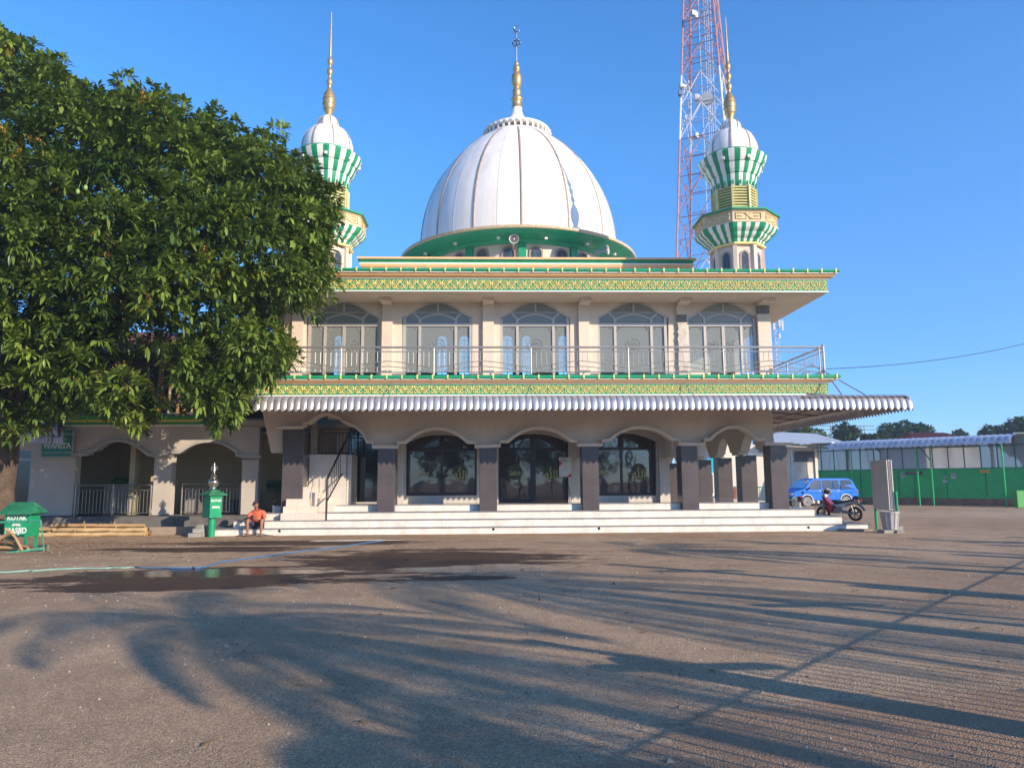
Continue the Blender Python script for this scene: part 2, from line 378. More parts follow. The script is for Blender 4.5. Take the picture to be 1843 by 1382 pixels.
# ---- arches
def par(x0,y0,xa,ya,x1,y1,n=18,pw=2.1):
    o=[]
    for i in range(n+1):
        t=-1+2*i/n;x=(x0+(xa-x0)*(t+1)) if t<0 else (xa+(x1-xa)*t);yb=y0 if t<0 else y1
        o.append((x,ya+(yb-ya)*abs(t)**pw))
    return o
A0=[(549.5,769),(549.5,762),(559,762)]+par(559,762,591,746,623,760.5,16)[1:]+[(631,764),(643,768.5),(655,780),(663,795.5),(673,796),(673,804.5)]
A1=[(717,804.5),(717,796),(731,796)]+par(731,796,787,771.5,842,796)[1:]+[(855,796),(855,804)]
A2=[(900,802),(900,794.5),(914,794.5)]+par(914,794.5,969,770.5,1026,793.5)[1:]+[(1038,793.5),(1038,801)]
A3=[(1082,800.5),(1082,792.5),(1094,792.5)]+par(1094,792.5,1149,769.5,1207,791)[1:]+[(1219,791),(1219,799.5)]
A4=[(1263.5,799.5),(1263.5,791),(1274,791)]+par(1274,791,1318,768.5,1357,791)[1:]+[(1372.5,791),(1372.5,799)]
def w(pts,Y): return [XZ(x,y,Y) for x,y in pts]
ZT=4.45
pl=w([(471,735)],YW)[0];
out=[(pl[0],ZT)]+w([(471,735),(488,815),(509,815),(509,769.5)],YW)
for A in (A0,A1,A2,A3,A4): out+=w(A,YW)
out+=w([(1393,799)],YW);out+=[(out[-1][0],ZT)]
b=MB();b.prism(out,YW,YW+.38);P('arcade_wall',b,wall_low,label='shaded greige arcade wall above the ground floor columns')
b=MB();path=w([(500,770.5),(546,770)],YW)
def zmono(p): return p
mp=w([(500,770.3),(549,769.8)]+A0[1:]+A1+A2+A3+A4+[(1421,799)],YW)
mp=[(x,z-.02) for x,z in mp]
b.strip(mp,.085,YW-.27,YW+.0)
b.strip([(x,z+.035) for x,z in mp],.05,YW-.31,YW-.27)
P('arch_moulding',b,trim_cream,smooth=30)
# ---- columns
cols=[(507,545,770.5,4),(679,710,805,0),(863,894.5,804,0),(1048,1078,802,0),(1227,1257,801,0),(1388,1418,800,0)]
for x0,x1,yt,_ in cols:
    b=MB();X0,X1=Xc_(x0,YC,860),Xc_(x1,YC,860);zt=Zc(yt,YC,(x0+x1)/2)
    b.box(X0,X1,YC,YC+.66,zs[2],zt);c=P('column',b,col_tile);bevel(c,.012)
X0,X1=Xc_(1387,YC-.015,810),Xc_(1417,YC-.015,810)
b=MB();b.box(X0,X1,YC-.012,YC,Zc(817,YC,1400),Zc(804,YC,1400));P('repair_patch',b,M('mortar',(.22,.22,.21),.9,var=.2,bump=.4))
# cross beams under the porch and side arcade
b=MB()
for x0,x1 in ((679,710),(863,894.5),(1048,1078),(1209,1273)):
    X0,X1=Xc_(x0,26.,860),Xc_(x1,26.,860)
    b.box(X0+.02,X1-.02,25.935,27.75,Zc(822,26.2,1200),3.9)
obj_each('porch_beam',b,trim_cream,MQ)
b=MB();b.box(-5.6,XR-.3,25.93,45.9,3.9,4.05);P('porch_ceiling',b,M('ceiling',(.55,.52,.47),.8))
# side arcade: columns and arched wall running back on the right
sideY=[28.2,31.1,34.0,37.0,40.0,43.0]
XO=Xc_(1418,YC,860)
for y in sideY:
    b=MB();b.box(XO-.6,XO,y,y+.66,zs[3],2.62);P('column',b,col_tile)
poly=[(25.93,2.64)]
ys_=[YC]+sideY
for i in range(len(ys_)-1):
    a,c=ys_[i]+.66,ys_[i+1]
    a=max(a,25.96);sh=[(a,2.64),(a+.1,2.64),(a+.1,2.75),(a+.28,2.75)]
    m0,m1=a+.28,c-.28
    sh+=[(m0+(m1-m0)*k/14,2.75+.62*(1-abs(-1+2*k/14)**2.1)) for k in range(1,14)]
    sh+=[(m1,2.75),(c-.1,2.75),(c-.1,2.64),(c,2.64)]
    poly+=sh[1:] if i==0 else sh
poly+=[(43.66,2.64),(43.66,4.4),(25.93,4.4)]
b=MB();b.prismx(poly,XR-.42,XR-.08);P('side_arcade_wall',b,trim_cream)
# ---- ground floor hall behind the porch
YI=27.7
XIR=Xc_(1205,YI,850);XIL=-5.65
W1=[(731,892),(731,798)]+par(731,798,794,782.5,858,798,14,2.2)[1:]+[(858,892)]
W2=[(897,903),(897,797)]+par(897,797,960,781.,1023,797,14,2.2)[1:]+[(1023,903)]
W3=[(1060,892),(1060,795)]+par(1060,795,1121,780.,1181,795,14,2.2)[1:]+[(1181,892)]
D0=[(624,907),(624,740),(681,740),(681,907)]
tile_w=tiles('wall_tile',(.62,.58,.52),(.4,.38,.35),(.5,.5,.4),.35,.05,.006,'xz')
def withfloor(p): 
    q=w(p,YI);q[0]=(q[0][0],zs[3]);q[-1]=(q[-1][0],zs[3]);return q
out=[(XIL,zs[3])]
for A in (D0,W1,W2,W3):
    q=withfloor(A)
    if A is D0:q=[q[0],(q[0][0],3.7),(q[3][0],3.7),q[3]]
    out+=q
out+=[(XIR,zs[3]),(XIR,3.9),(XIL,3.9)]
b=MB();b.prism(out,YI,YI+.25);hw=P('hall_wall',b,tile_w)
b=MB();b.box(XIR-.25,XIR,YI+.25,42,zs[3],3.9);b.box(XIL,XIL+.25,YI+.25,42,zs[3],3.9);b.box(XIL,XIR,42,42.25,zs[3],3.9)
P('hall_wall',b,wall_low)
b=MB()
for A in (W1,W3):
    q=w(A,YI);b.box(q[0][0]+.001,q[-1][0]-.001,YI+.01,YI+.24,zs[3],q[0][1])
obj_each('window_sill',b,tile_w,MQ)
b=MB()
for x0,x1 in ((716,727),(1187,1205)):   # projecting tiled piers beside the windows
    b.box(Xc_(x0,YI-.2,850),Xc_(x1,YI-.2,850),YI-.22,YI,zs[3],3.89)
obj_each('pier',b,tile_w,MQ)
wood=M('dark_wood',(.035,.018,.018),.35,var=.25,scale=5)
gl_low=glass('dark_glass',(.25,.42,.5),refl=.17,rough=.03,clear=.35,wave=.25,gcol=(.62,.60,.62),veil=.10,veil_col=(.30,.27,.25))
gold_ltr=M('calligraphy_gold',(.42,.41,.15),.45,var=.15,scale=14)
disc_m=M('disc_olive',(.05,.065,.03),.5)
def xmid(q): return (q[0][0]+q[-1][0])/2
def low_window(A,name,zb,dbl):
    q=w(A,YI);q[0]=(q[0][0],zb);q[-1]=(q[-1][0],zb);yy=YI+.08
    inn=[(x,z) for x,z in q];b=MB()
    b.strip([(x,z) for x,z in inn[1:-1]],.10,yy,yy+.12)
    x0,x1=q[0][0],q[-1][0];xm=(x0+x1)/2;zsp=q[1][1];zt=Zc(808,YI)
    b.box(x0,x0+.08,yy,yy+.12,zb,zsp);b.box(x1-.08,x1,yy,yy+.12,zb,zsp);b.box(x0+.08,x1-.08,yy,yy+.12,zb,zb+.1)
    b.box(x0+.08,x1-.08,yy+.002,yy+.118,zt-.05,zt+.05)
    mw_=.10 if dbl else .045
    b.box(xm-mw_,xm+mw_,yy+.004,yy+.116,zb+.1,zt-.05)
    for k,wd in((0,.1),(-.55,.03),(.55,.03)):
        xx=xm+k*(x1-x0)/2;b.box(xx-wd,xx+wd,yy+.004,yy+.116,zt+.05,zt+.05+(.42 if k==0 else .3))
    if dbl:
        for s_ in(-1,1):b.box(xm+s_*.35-.0,xm+s_*.35+.012,yy-.01,yy,zb+.9,zb+1.2)
    f=P(name,b,wood)
    pb_=MB();pb_.prism([(x,z) for x,z in q],yy+.055,yy+.063);obj('pane',pb_,gl_low,f)
    for sgn,ch in ((-1,'\ufeaa\ufee4\ufea4\ufee3'),(1,'\ufdf2')):
        cx=xm+sgn*(x1-x0)*.26;cz=Zc(849,YI);
        dm=MB();dm.add([(cx+.29*math.cos(k*PI/14),yy+.045,cz+.29*math.sin(k*PI/14)) for k in range(28)],[tuple(range(28))]);
        if sgn>0 or dbl:obj('calligraphy_disc',dm,disc_m,f)
        text('calligraphy',ch,.42 if sgn>0 else .36,(cx,yy+.04,cz+(-.12 if sgn>0 else 0)),gold_ltr,f,ext=.003,bold=.010,rx=PI/2,sx=1 if sgn>0 else .52)
    return f
low_window(W1,'window',w(W1,YI)[0][1],0);low_window(W3,'window',w(W3,YI)[0][1],0);low_window(W2,'door',zs[3]+.02,1)
q=w(D0,YI);b=MB();b.box(q[0][0],q[3][0],YI+.1,YI+.14,zs[3]+.04,3.7);dd=P('door',b,glass('blue_glass',(.15,.3,.45),refl=.10,rough=.05,clear=.3,wave=.2))
b=MB();b.box(q[0][0],q[3][0],YI+.06,YI+.18,zs[3],zs[3]+.05);obj('threshold',b,alum,dd)
# dim hall inside: carpet and back
b=MB();b.box(XIL+.26,XIR-.26,YI+.26,41.9,zs[3]+.001,zs[3]+.01);P('carpet',b,M('carpet',(.02,.10,.07),.95))
# ---- stair bay on the left
YT=26.15
b=MB()
b.box(Xc_(556,YT,860),Xc_(622,YT,860),YT,YT+.2,zs[2],Zc(818,YT,590))
b.box(Xc_(625,YT+.25,860),Xc_(633,YT+.25,860),YT+.2,YT+1.3,zs[3],Zc(818,YT,630))
b.box(XL+.2,Xc_(622,YT,860),YT+.2,YI+1.5,Zc(818,YT,590)-.15,Zc(818,YT,590)+.02)
obj_each('stair_wall',b,tile_w,MQ)
b=MB();b.box(XL-.4,XIL-.0,YI+1.5,YI+1.7,zs[2],3.9);b.box(Xc_(560,27.6,800),Xc_(572,27.6,800),27.5,27.7,2.3,3.88);P('stair_back_wall',b,wall_low)
beige=tiles('stair_tile',(.74,.64,.54),(.5,.43,.36),(.6,.6,.24),.3,.04,.008,'x')
b=MB();zz=[zs[1],Zc(923,24.95,540),Zc(911,25.05,540),Zc(897.5,25.15,540)]
for i,(x0,x1,yy) in enumerate(((505,582,24.87),(509,569,25.0),(514,555,25.13))):
    b.box(Xc_(x0,yy,930),Xc_(x1,yy,930),yy,25.295,zz[i]-(.0 if i else .001),zz[i+1]-.002*i)
P('stair',b,beige)
for i in range(6):   # flight rising to the left behind the tiled wall
    b=MB();x0=Xc_(555,25.6,860)+.95-.27*i;b.box(x0-.3,x0,25.4,YT-.01,zs[2],zs[3]+.05+.19*i);P('stair',b,beige)
b=MB();A_=at(590,932,24.95);a=at(590,862,25.0);c=at(634,768,27.2);d=at(636,815,27.2);e=at(592,928,25.)
b.tube([Vector((a.x,24.9,zs[1])),Vector((a.x,24.9,a.z))],.035)
b.tube([Vector((a.x,24.9,a.z)),c],.035);b.tube([Vector((a.x,24.9,a.z-.75)),d],.025)
for k in range(1,14):
    t=k/14;u=Vector((a.x,24.9,a.z)).lerp(c,t);v_=Vector((a.x,24.9,a.z-.75)).lerp(d,t);b.tube([u,v_],.011,5)
for (x0,x1,yy) in ((575,629,26.3),(549,557,26.3)):
    X0,X1=Xc_(x0,yy,790),Xc_(x1,yy,790);z0,z1=Zc(816,yy,600),Zc(773,yy,600);z2=Zc(779,yy,600)
    for z in(z0,z1,z2):b.tube([(X0,yy,z),(X1,yy,z)],.025,6)
    k=max(2,int((X1-X0)/.11))
    for i in range(k+1):b.tube([(X0+(X1-X0)*i/k,yy,z0),(X0+(X1-X0)*i/k,yy,z2)],.012 if 0<i<k else .03,5)
P('stair_railing',b,M('black_steel',(.06,.06,.06),.3,metal=.7),smooth=True)
# ---- rings of profiles round the eaves
def ring(mb,x0,x1,y0,y1,prof,mids):
    n=len(prof);v=[]
    for o_,z in prof:
        v+=[(x0-o_,y0-o_,z),(x1+o_,y0-o_,z),(x1+o_,y1+o_,z),(x0-o_,y1+o_,z)]
    f=[];
    for i in range(n-1):
        for k in range(4):
            k2=(k+1)%4;mb.add([v[4*i+k],v[4*i+k2],v[4*(i+1)+k2],v[4*(i+1)+k]],[(0,1,2,3)],mids[i])
def frieze_pattern(mb,x0,x1,z0,z1,unit,fn):
    """gold strap-work: per unit a mirrored pair of scrolled hearts"""
    n=max(1,round((x1-x0)/unit));u=(x1-x0)/n;H_=z1-z0;zc=(z0+z1)/2
    cv=[]
    def add(pts,wd=.028):cv.append((pts,wd))
    for s_ in(-1,1):
        # heart lobe
        add([(s_*.04,.0),(s_*.05,.26),(s_*.12,.40),(s_*.20,.38),(s_*.27,.22),(s_*.345,.02)],.034)
        add([(s_*.04,.0),(s_*.05,-.26),(s_*.12,-.40),(s_*.20,-.38),(s_*.27,-.22),(s_*.345,-.02)],.034)
        # big X arms
        add([(s_*.16,.41),(s_*.24,.25),(s_*.345,.0),(s_*.455,.18),(s_*.455,.40),(s_*.36,.40),(s_*.30,.30)],.034)
        add([(s_*.16,-.41),(s_*.24,-.25),(s_*.345,.0),(s_*.455,-.18),(s_*.455,-.40),(s_*.36,-.40),(s_*.30,-.30)],.034)
        for t in(-1,1):
            add([(s_*.09,.03*t),(s_*.12,.12*t),(s_*.17,.16*t),(s_*.20,.10*t),(s_*.16,.05*t)],.026)
            add([(s_*.11,.30*t),(s_*.16,.26*t),(s_*.15,.20*t)],.022)
            add([(s_*.38,.22*t),(s_*.42,.30*t),(s_*.39,.34*t),(s_*.36,.29*t)],.022)
        add([(s_*.20,0),(s_*.30,0)],.04);add([(s_*.40,.1),(s_*.40,-.1)],.022)
    for i in range(n):
        xc=x0+(i+.5)*u
        for pts,wd in cv:
            pp=[(xc+a*u,zc+c*H_*1.02) for a,c in pts]
            m=len(pp);L_=[];R2=[]
            for k in range(m):
                a=pp[max(k-1,0)];c=pp[min(k+1,m-1)];dx,dz=c[0]-a[0],c[1]-a[1];l=math.hypot(dx,dz) or 1
                hw=wd*H_*1.22
                L_.append((pp[k][0]-dz/l*hw,pp[k][1]+dx/l*hw));R2.append((pp[k][0]+dz/l*hw,pp[k][1]-dx/l*hw))
            mb.add([fn(a,c,.022) for a,c in L_]+[fn(a,c,.022) for a,c in pp and [(p_[0],p_[1]) for p_ in pp]]+[fn(a,c,.004) for a,c in R2],[(k,k+1,m+k+1,m+k) for k in range(m-1)]+[(m+k,m+k+1,2*m+k+1,2*m+k) for k in range(m-1)])
def eave(x0,x1,y0,y1,yb,yl,yt,yfr_t,ytube,out,name,slab_label=None):
    """frieze, coved cornice and tiled coping; rows given as measured heights"""
    zb,zl,zft=Zc(yb,y0),Zc(yl,y0),Zc(yfr_t,y0)
    zc1=Zc(yt,y0-out*.9)
    b=MB();pr=[(-.02,zb),(.012,zb),(.012,zl),(0,zl),(0,zft)];ring(b,x0,x1,y0,y1,pr,[0,0,0,1])
    fz=P(name+'_frieze',b,[white_paint,green])
    g_=MB();mg=.03
    frieze_pattern(g_,x0+.05,x1-.05,zl+.02,zft-.02,.545,lambda a,c,d:(a,y0-d,c))
    frieze_pattern(g_,y0+.05,y1-.05,zl+.02,zft-.02,.545,lambda a,c,d:(x1+d,a,c))
    frieze_pattern(g_,y0+.05,y1-.05,zl+.02,zft-.02,.545,lambda a,c,d:(x0-d,a,c))
    obj('strapwork',g_,gold,fz)
    b=MB();cv=[(0,zft),(.035,zft),(.035,zft+.03)];mm=[0,0]
    h=zc1-zft-.03
    for k in range(7):
        t=k/6;cv.append((.03+out*(.72*t**.6)+(.015 if k in(2,3) else 0),zft+.03+h*.85*t));mm.append(1)
    cv+= [(out*.95,zft+.03+h*.86),(out*.95,zc1)];mm+=[0,0]
    cv+= [(out*.80,zc1)];mm+=[0]
    ring(b,x0,x1,y0,y1,cv,mm);P('cornice',b,[white_paint,tanp],smooth=50)
    b=MB();rt=(Zc(ytube,y0-out)-zc1)/2;pr=[]
    for k in range(9):
        a=-PI/2+PI*k/8;pr.append((out*.98-rt*.6+rt*1.25*math.cos(a),zc1+rt+rt*math.sin(a)))
    pr=[(-.3,pr[0][1])]+pr+[(-.3,pr[-1][1])];ring(b,x0,x1,y0,y1,pr,[0]*10)
    b.mi=1;n=round((x1-x0+2*out)/.49)
    for i in range(n+1):
        x=x0-out+.1+(x1-x0+2*out-.2)*i/n;b.box(x-.022,x+.022,y0-out*.98-rt*.72,y0-out*.5,zc1+.01,zc1+2*rt+.012)
    for i in range(int((y1-y0)/.49)):
        y=y0+.49*i;b.box(x1+out*.5,x1+out*.98+rt*.72,y-.022,y+.022,zc1+.01,zc1+2*rt+.012)
    P('coping',b,[green,gold],smooth=50)
    return zb,zc1+2*rt
XF0,XF1=-8.5,Xc_(1490,YF,515)
zbU,ztU=eave(XF0,XF1,YF,47.5,525,523,489.5,502.5,482.5,.27,'upper')
XG1=Xc_(1491,YF,700)
zbL,ztL=eave(XF0,XG1,YF,47.5,712,710,682,691.5,674.5,.27,'lower')
b=MB();b.box(XF0+.02,XF1-.02,YF+.02,47.48,zbU,zbU+.12);b.box(XF0+.02,XF1-.02,YF+.02,47.48,ztU-.14,ztU-.04);P('roof_slab',b,wall_cream)
b=MB();b.box(XF0+.02,XG1-.02,YF+.02,47.48,zbL,zbL+.12);b.box(XF0+.02,XG1-.02,YF+.02,47.48,ztL-.14,ztL-.03);P('balcony_slab',b,wall_cream)
ZB=ztL-.03
print('eave z',zbU,ztU,zbL,ztL)
# ---- upper storey
YU=25.5
ux=[(555,683),(727,850),(903,1026),(1079,1203),(1241,1365)]
def uwin(x0,x1):
    # outline relative to the measured arched window (123 px wide)
    k=(x1-x0)/123.;f=lambda x,y:(x0+(x-727.)*k,y)
    arc=[(850-123,570.6)]
    pts=[f(724,669),f(724,570.6),f(741.5,560.8)]
    A=par(741.5,560.8,788,541.7,832,560.8,16,2.0)
    pts+=[f(x,y) for x,y in A[1:]]+[f(850,570.6),f(850,669)]
    return pts
out=[(XL,ZB)]
for x0,x1 in ux:
    q=w(uwin(x0,x1),YU);q[0]=(q[0][0],ZB+.12);q[-1]=(q[-1][0],ZB+.12)
    q=[(q[0][0],ZB)]+q[1:-1]+[(q[-1][0],ZB)];out+=q
XUR=Xc_(1388,YU,600)
out+=[(XUR,ZB),(XUR,zbU),(XL,zbU)]
b=MB();b.prism(out,YU,YU+.2);P('upper_wall',b,wall_cream,label='sunlit cream upper storey wall with five arched windows')
b=MB()
for x0,x1 in ux:
    q=w(uwin(x0,x1),YU);b.box(q[0][0]+.001,q[-1][0]-.001,YU+.005,YU+.195,ZB,ZB+.12)
obj_each('window_sill',b,wall_cream,MQ)
b=MB();b.box(XL,XUR,YU-.06,YU,Zc(541,YU-.06),Zc(534,YU-.06)+.3);P('beam',b,wall_cream)
pil=[(525,545),(687,706),(869,889),(1042,1061),(1219.5,1238.5),(1365,1387)]
for i,(x0,x1) in enumerate(pil):
    b=MB();X0,X1=Xc_(x0,YU-.14,600),Xc_(x1,YU-.14,600)
    if i==4:
        zt,z2=Zc(566,YU-.14,1228),Zc(580,YU-.14,1228)
        b.box(X0,X1,YU-.14,YU,zt,Zc(541,YU)-.001)
        pr=MB();pr.box(X0+.02,X1-.02,YU-.09,YU,z2,zt-.002);P('repair_patch',pr,M('mortar',(.22,.22,.21),.9,var=.2,bump=.4))
        pr=MB()  # bare chipped stretch of the pilaster
        n=26;L1=[];L2=[]
        for k in range(n+1):
            z=ZB+(z2-ZB)*k/n;L1.append((X0+.0+.05*rng.random(),z));L2.append((X1-.06*rng.random(),z))
        pr.prism(L1+L2[::-1],YU-.12,YU);P('chipped_pilaster',pr,M('bare_render',(.62,.56,.48),.9,var=.2,scale=5,bump=.6,bscale=14))
    elif i==5:
        zt=Zc(565,YU-.14,1376);b.box(X0,X1,YU-.14,YU,ZB,zt)
        pr=MB();pr.box(X0+.03,X1-.01,YU-.15,YU,zt+.01,Zc(536,YU));P('repair_patch',pr,M('mortar',(.22,.22,.21),.9,var=.2,bump=.4))
    else:b.box(X0,X1,YU-.14,YU,ZB,Zc(541,YU)-.001)
    P('pilaster',b,wall_cream)
    b=MB();b.box(X0,X1,YU-.75,YU-.061,zbU-.13,zbU-.001);P('eave_beam',b,wall_cream)
# frames
gl_up=glass('pale_glass',(.80,.88,.92),refl=.0,rough=.02,clear=.90,wave=.15,gcol=(.95,.85,.75),veil=.34,veil_col=(.52,.56,.53))  # pale diffuse share mixed into the panes stands in for the lit interior
etch=M('etched_white',(.34,.36,.36),.7)
for wi,(x0,x1) in enumerate(ux):
    k=(x1-x0)/123.;f=lambda x,y:XZ(x0+(x-727.)*k,y,YU)
    O=[f(*p) if False else p for p in w(uwin(x0,x1),YU)]
    b=MB();ya,yb_=YU+.05,YU+.13
    b.strip([(x,z) for x,z in O[1:-1]],.13,ya-.03,yb_)
    xl,xr=O[0][0],O[-1][0];zb=ZB+.12;zsp=O[1][1]
    for a,c in((xl,xl+.1),(xr-.1,xr)):b.box(a,c,ya-.03,yb_,zb,zsp-.02)
    z1=f(788,586)[1];z2=f(788,582.5)[1]
    b.box(xl+.1,xr-.1,ya-.02,yb_-.002,z1-.02,z2+.02)
    b.box(xl+.1,xr-.1,ya,yb_-.004,zb,zb+.1)
    m1=f(753,600)[0],f(757.5,600)[0];m2=f(818,600)[0],f(822.6,600)[0]
    for a,c in(m1,m2):
        b.box(a,c,ya-.01,yb_-.006,zb+.1,z1-.02)
        b.box(a,c,ya,yb_-.008,z2+.02,f(755,573)[1])
    a=f(755,573);c=f(742,561);b.strip([a,c],.07,ya+.005,yb_-.01)
    a=f(820,573);c=f(833,561);b.strip([a,c],.07,ya+.005,yb_-.01)
    ia=[f(x,y) for x,y in par(757,574,788,565,818,574,10,2)];b.strip(ia,.06,ya+.01,yb_-.012)
    b.strip([f(788,562),f(788,545)],.06,ya+.012,yb_-.014)
    b.strip([f(746,561.5),f(830,561.5)],.03,ya+.03,yb_-.016)
    if wi in(0,4):
        xm=f(788,600)[0];b.box(xm-.05,xm-.005,ya,yb_-.01,zb+.1,z1-.02);b.box(xm+.005,xm+.05,ya,yb_-.01,zb+.1,z1-.02)
    win=P('window',b,alum)
    pn=MB();pn.prism(O[:1]+O[1:],ya+.035,ya+.04);obj('pane',pn,gl_up,win)
    # etched rosette, corner ornaments
    cs=[f(788,622)] if wi not in(0,4) else [f(771,622),f(805,622)]
    for cx,cz in cs:
        e=MB()
        R=.26 if len(cs)==1 else .2
        e.torus((cx,ya+.02,cz),R,.008,'y',28,4);e.torus((cx,ya+.02,cz),R*.55,.006,'y',20,4)
        for j in range(8):
            g_=j*PI/4;e.tube([(cx+R*.2*math.cos(g_),ya+.02,cz+R*.2*math.sin(g_)),(cx+R*.5*math.cos(g_+.4),ya+.02,cz+R*.5*math.sin(g_+.4)),(cx+R*.95*math.cos(g_),ya+.02,cz+R*.95*math.sin(g_))],.008,4)
        obj('etched_rosette',e,etch,win)
    for px in (761,815,730,748,828,844):
        e=MB();cx,cz=f(px,590);r=.07 if px in(761,815) else .035
        e.torus((cx,ya+.02,cz),r,.010,'y',12,4);e.torus((cx,ya+.02,cz-.02),r*.5,.010,'y',10,4);obj('etched_corner',e,etch,win)
# body of the upper storey: side, back walls, floor, blue lancet windows at the back
YBK=29.6
b=MB();b.box(XL,XL+.2,YU+.2,46,ZB,zbU);pzz=[(YU+.2,ZB)]
for k in range(4):
    y0_=26.3+4.6*k;pzz+=[(y0_,ZB)]+[(y0_,ZB+1.9)]+[(y0_+1.3-1.3*math.cos(PI*j/10),ZB+1.9+.75*math.sin(PI*j/10)) for j in range(1,10)]+[(y0_+2.6,ZB+1.9),(y0_+2.6,ZB)]
pzz+=[(46,ZB),(46,zbU),(YU+.2,zbU)];b.prismx(pzz,XUR-.2,XUR);b.box(XL+.2,XUR-.2,45.8,46,ZB,zbU);P('upper_wall',b,wall_cream)
b=MB();bl=[(785,806),(825,846),(938,957),(902,915),(1003,1012),(600,618)]
hol=[]
for x0,x1 in bl:
    X0,X1=Xc_(x0,YBK,630),Xc_(x1,YBK,630)
    if X1-X0<.4:X1=X0+.5
    hol.append((X0,X1))
hol.sort();z0_,zsp_,za_=Zc(636,YBK,900),Zc(612,YBK,900),Zc(602.5,YBK,900)
z0_=ZB+.9
out=[(XL+.2,z0_)];lanc=[]
for X0,X1 in hol:
    r=(X1-X0)/2;a=[(X0,z0_),(X0,zsp_)]+[(X0+r-r*math.cos(PI*k/10),zsp_+(za_-zsp_)*math.sin(PI*k/10)) for k in range(1,10)]+[(X1,zsp_),(X1,z0_)]
    lanc.append(a);out+=a
out+=[(XUR-.2,z0_),(XUR-.2,zbU-.01),(XL+.2,zbU-.01)]
b.prism(out,YBK,YBK+.15);b.box(XL+.2,XUR-.2,YBK,YBK+.15,ZB,z0_-.0005);P('inner_wall',b,M('inner_wall',(.72,.71,.64),.8,var=.05))
blue=bpy.data.materials.new('glowing_stained_glass');blue.use_nodes=True;nt=blue.node_tree
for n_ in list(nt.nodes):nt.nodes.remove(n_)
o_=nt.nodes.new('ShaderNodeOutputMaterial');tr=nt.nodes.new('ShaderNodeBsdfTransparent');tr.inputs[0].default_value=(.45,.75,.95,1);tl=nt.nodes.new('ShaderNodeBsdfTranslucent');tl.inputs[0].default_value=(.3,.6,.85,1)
mx=nt.nodes.new('ShaderNodeMixShader');mx.inputs[0].default_value=.35;nt.links.new(tr.outputs[0],mx.inputs[1]);nt.links.new(tl.outputs[0],mx.inputs[2]);em_=nt.nodes.new('ShaderNodeEmission');em_.inputs[0].default_value=(.20,.52,.85,1);em_.inputs[1].default_value=.55;ad_=nt.nodes.new('ShaderNodeAddShader');nt.links.new(mx.outputs[0],ad_.inputs[0]);nt.links.new(em_.outputs[0],ad_.inputs[1]);nt.links.new(ad_.outputs[0],o_.inputs[0])  # added emission stands in for daylight through the blue panes
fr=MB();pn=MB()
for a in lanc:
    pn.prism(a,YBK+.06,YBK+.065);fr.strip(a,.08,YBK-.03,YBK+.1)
    xm=(a[0][0]+a[-1][0])/2;fr.box(xm-.012,xm+.012,YBK+.04,YBK+.058,z0_,zsp_+.1)
    for t in(.25,.5,.75,1.):
        z=z0_+(zsp_-z0_)*t;fr.box(a[0][0],a[-1][0],YBK+.04,YBK+.057,z-.01,z+.01)
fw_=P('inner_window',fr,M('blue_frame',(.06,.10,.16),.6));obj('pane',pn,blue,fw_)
b=MB();b.box(XL+.2,XUR-.2,YU+.2,YBK,ZB-.001,ZB+.02);P('upper_floor',b,M('upper_floor',(.30,.34,.32),.5))
# ---- roof tier under the dome
XD=at(931,300,36.).x;YD=36.
YTi=29.3;xt0,xt1=Xc_(652,YTi,470),Xc_(1243,YTi,470)
b=MB();za,zb2,zc2,zd2=Zc(482,YTi),Zc(474.5,YTi),Zc(467.5,YTi-.1),Zc(463.5,YTi-.15)
ring(b,xt0,xt1,YTi,42.7,[(0,ztU-.1),(0,za),(.06,za+.02),(.10,zb2-.05),(.10,zb2),(.04,zb2+.01),(.10,zb2+.1),(.17,zc2),(.19,zc2),(.19,zd2),(-.2,zd2)],[2,1,1,0,0,3,3,1,1,1])
P('roof_parapet',b,[white_paint,tanp,wall_cream,green],smooth=40)
b=MB();b.box(xt0+.15,xt1-.15,YTi+.15,42.5,zd2-.25,zd2-.12);P('roof_slab',b,wall_cream)
# ---- dome, drum, skirt
c=(XD,YD,0)
RR=5.82;zrim=at(933,408,YD-RR).z
RDm=4.6;zdt=at(933,438.5,YD-RDm).z
b=MB();b.lathe(c,[(RDm,zd2-.3),(RDm,zdt)],48);drum=P('drum',b,wall_cream,smooth=True)
b=MB();b.lathe(c,[(RDm,zdt),(RDm+.06,zdt-.02),(RDm+.18,zdt+.12),(RDm+.22,zdt+.12),(RR-.15,zrim-.12),(RR-.02,zrim-.04)],64,cap=False,mi=0)
sk_=P('skirt',b,green_d,smooth=40)
b=MB();b.lathe(c,[(RR-.02,zrim-.05),(RR+.03,zrim-.03),(RR+.05,zrim+.03),(RR+.02,zrim+.04),(RR+.03,zrim+.09),(RR,zrim+.11),(RR-.2,zrim+.12),(4.7,zrim+.2)],96,cap=False)
obj('gold_rim',b,M('rim_gold',(.74,.60,.38),.45,var=.35,scale=24),sk_,smooth=30)
wf=MB();wp=MB();pg=MB()
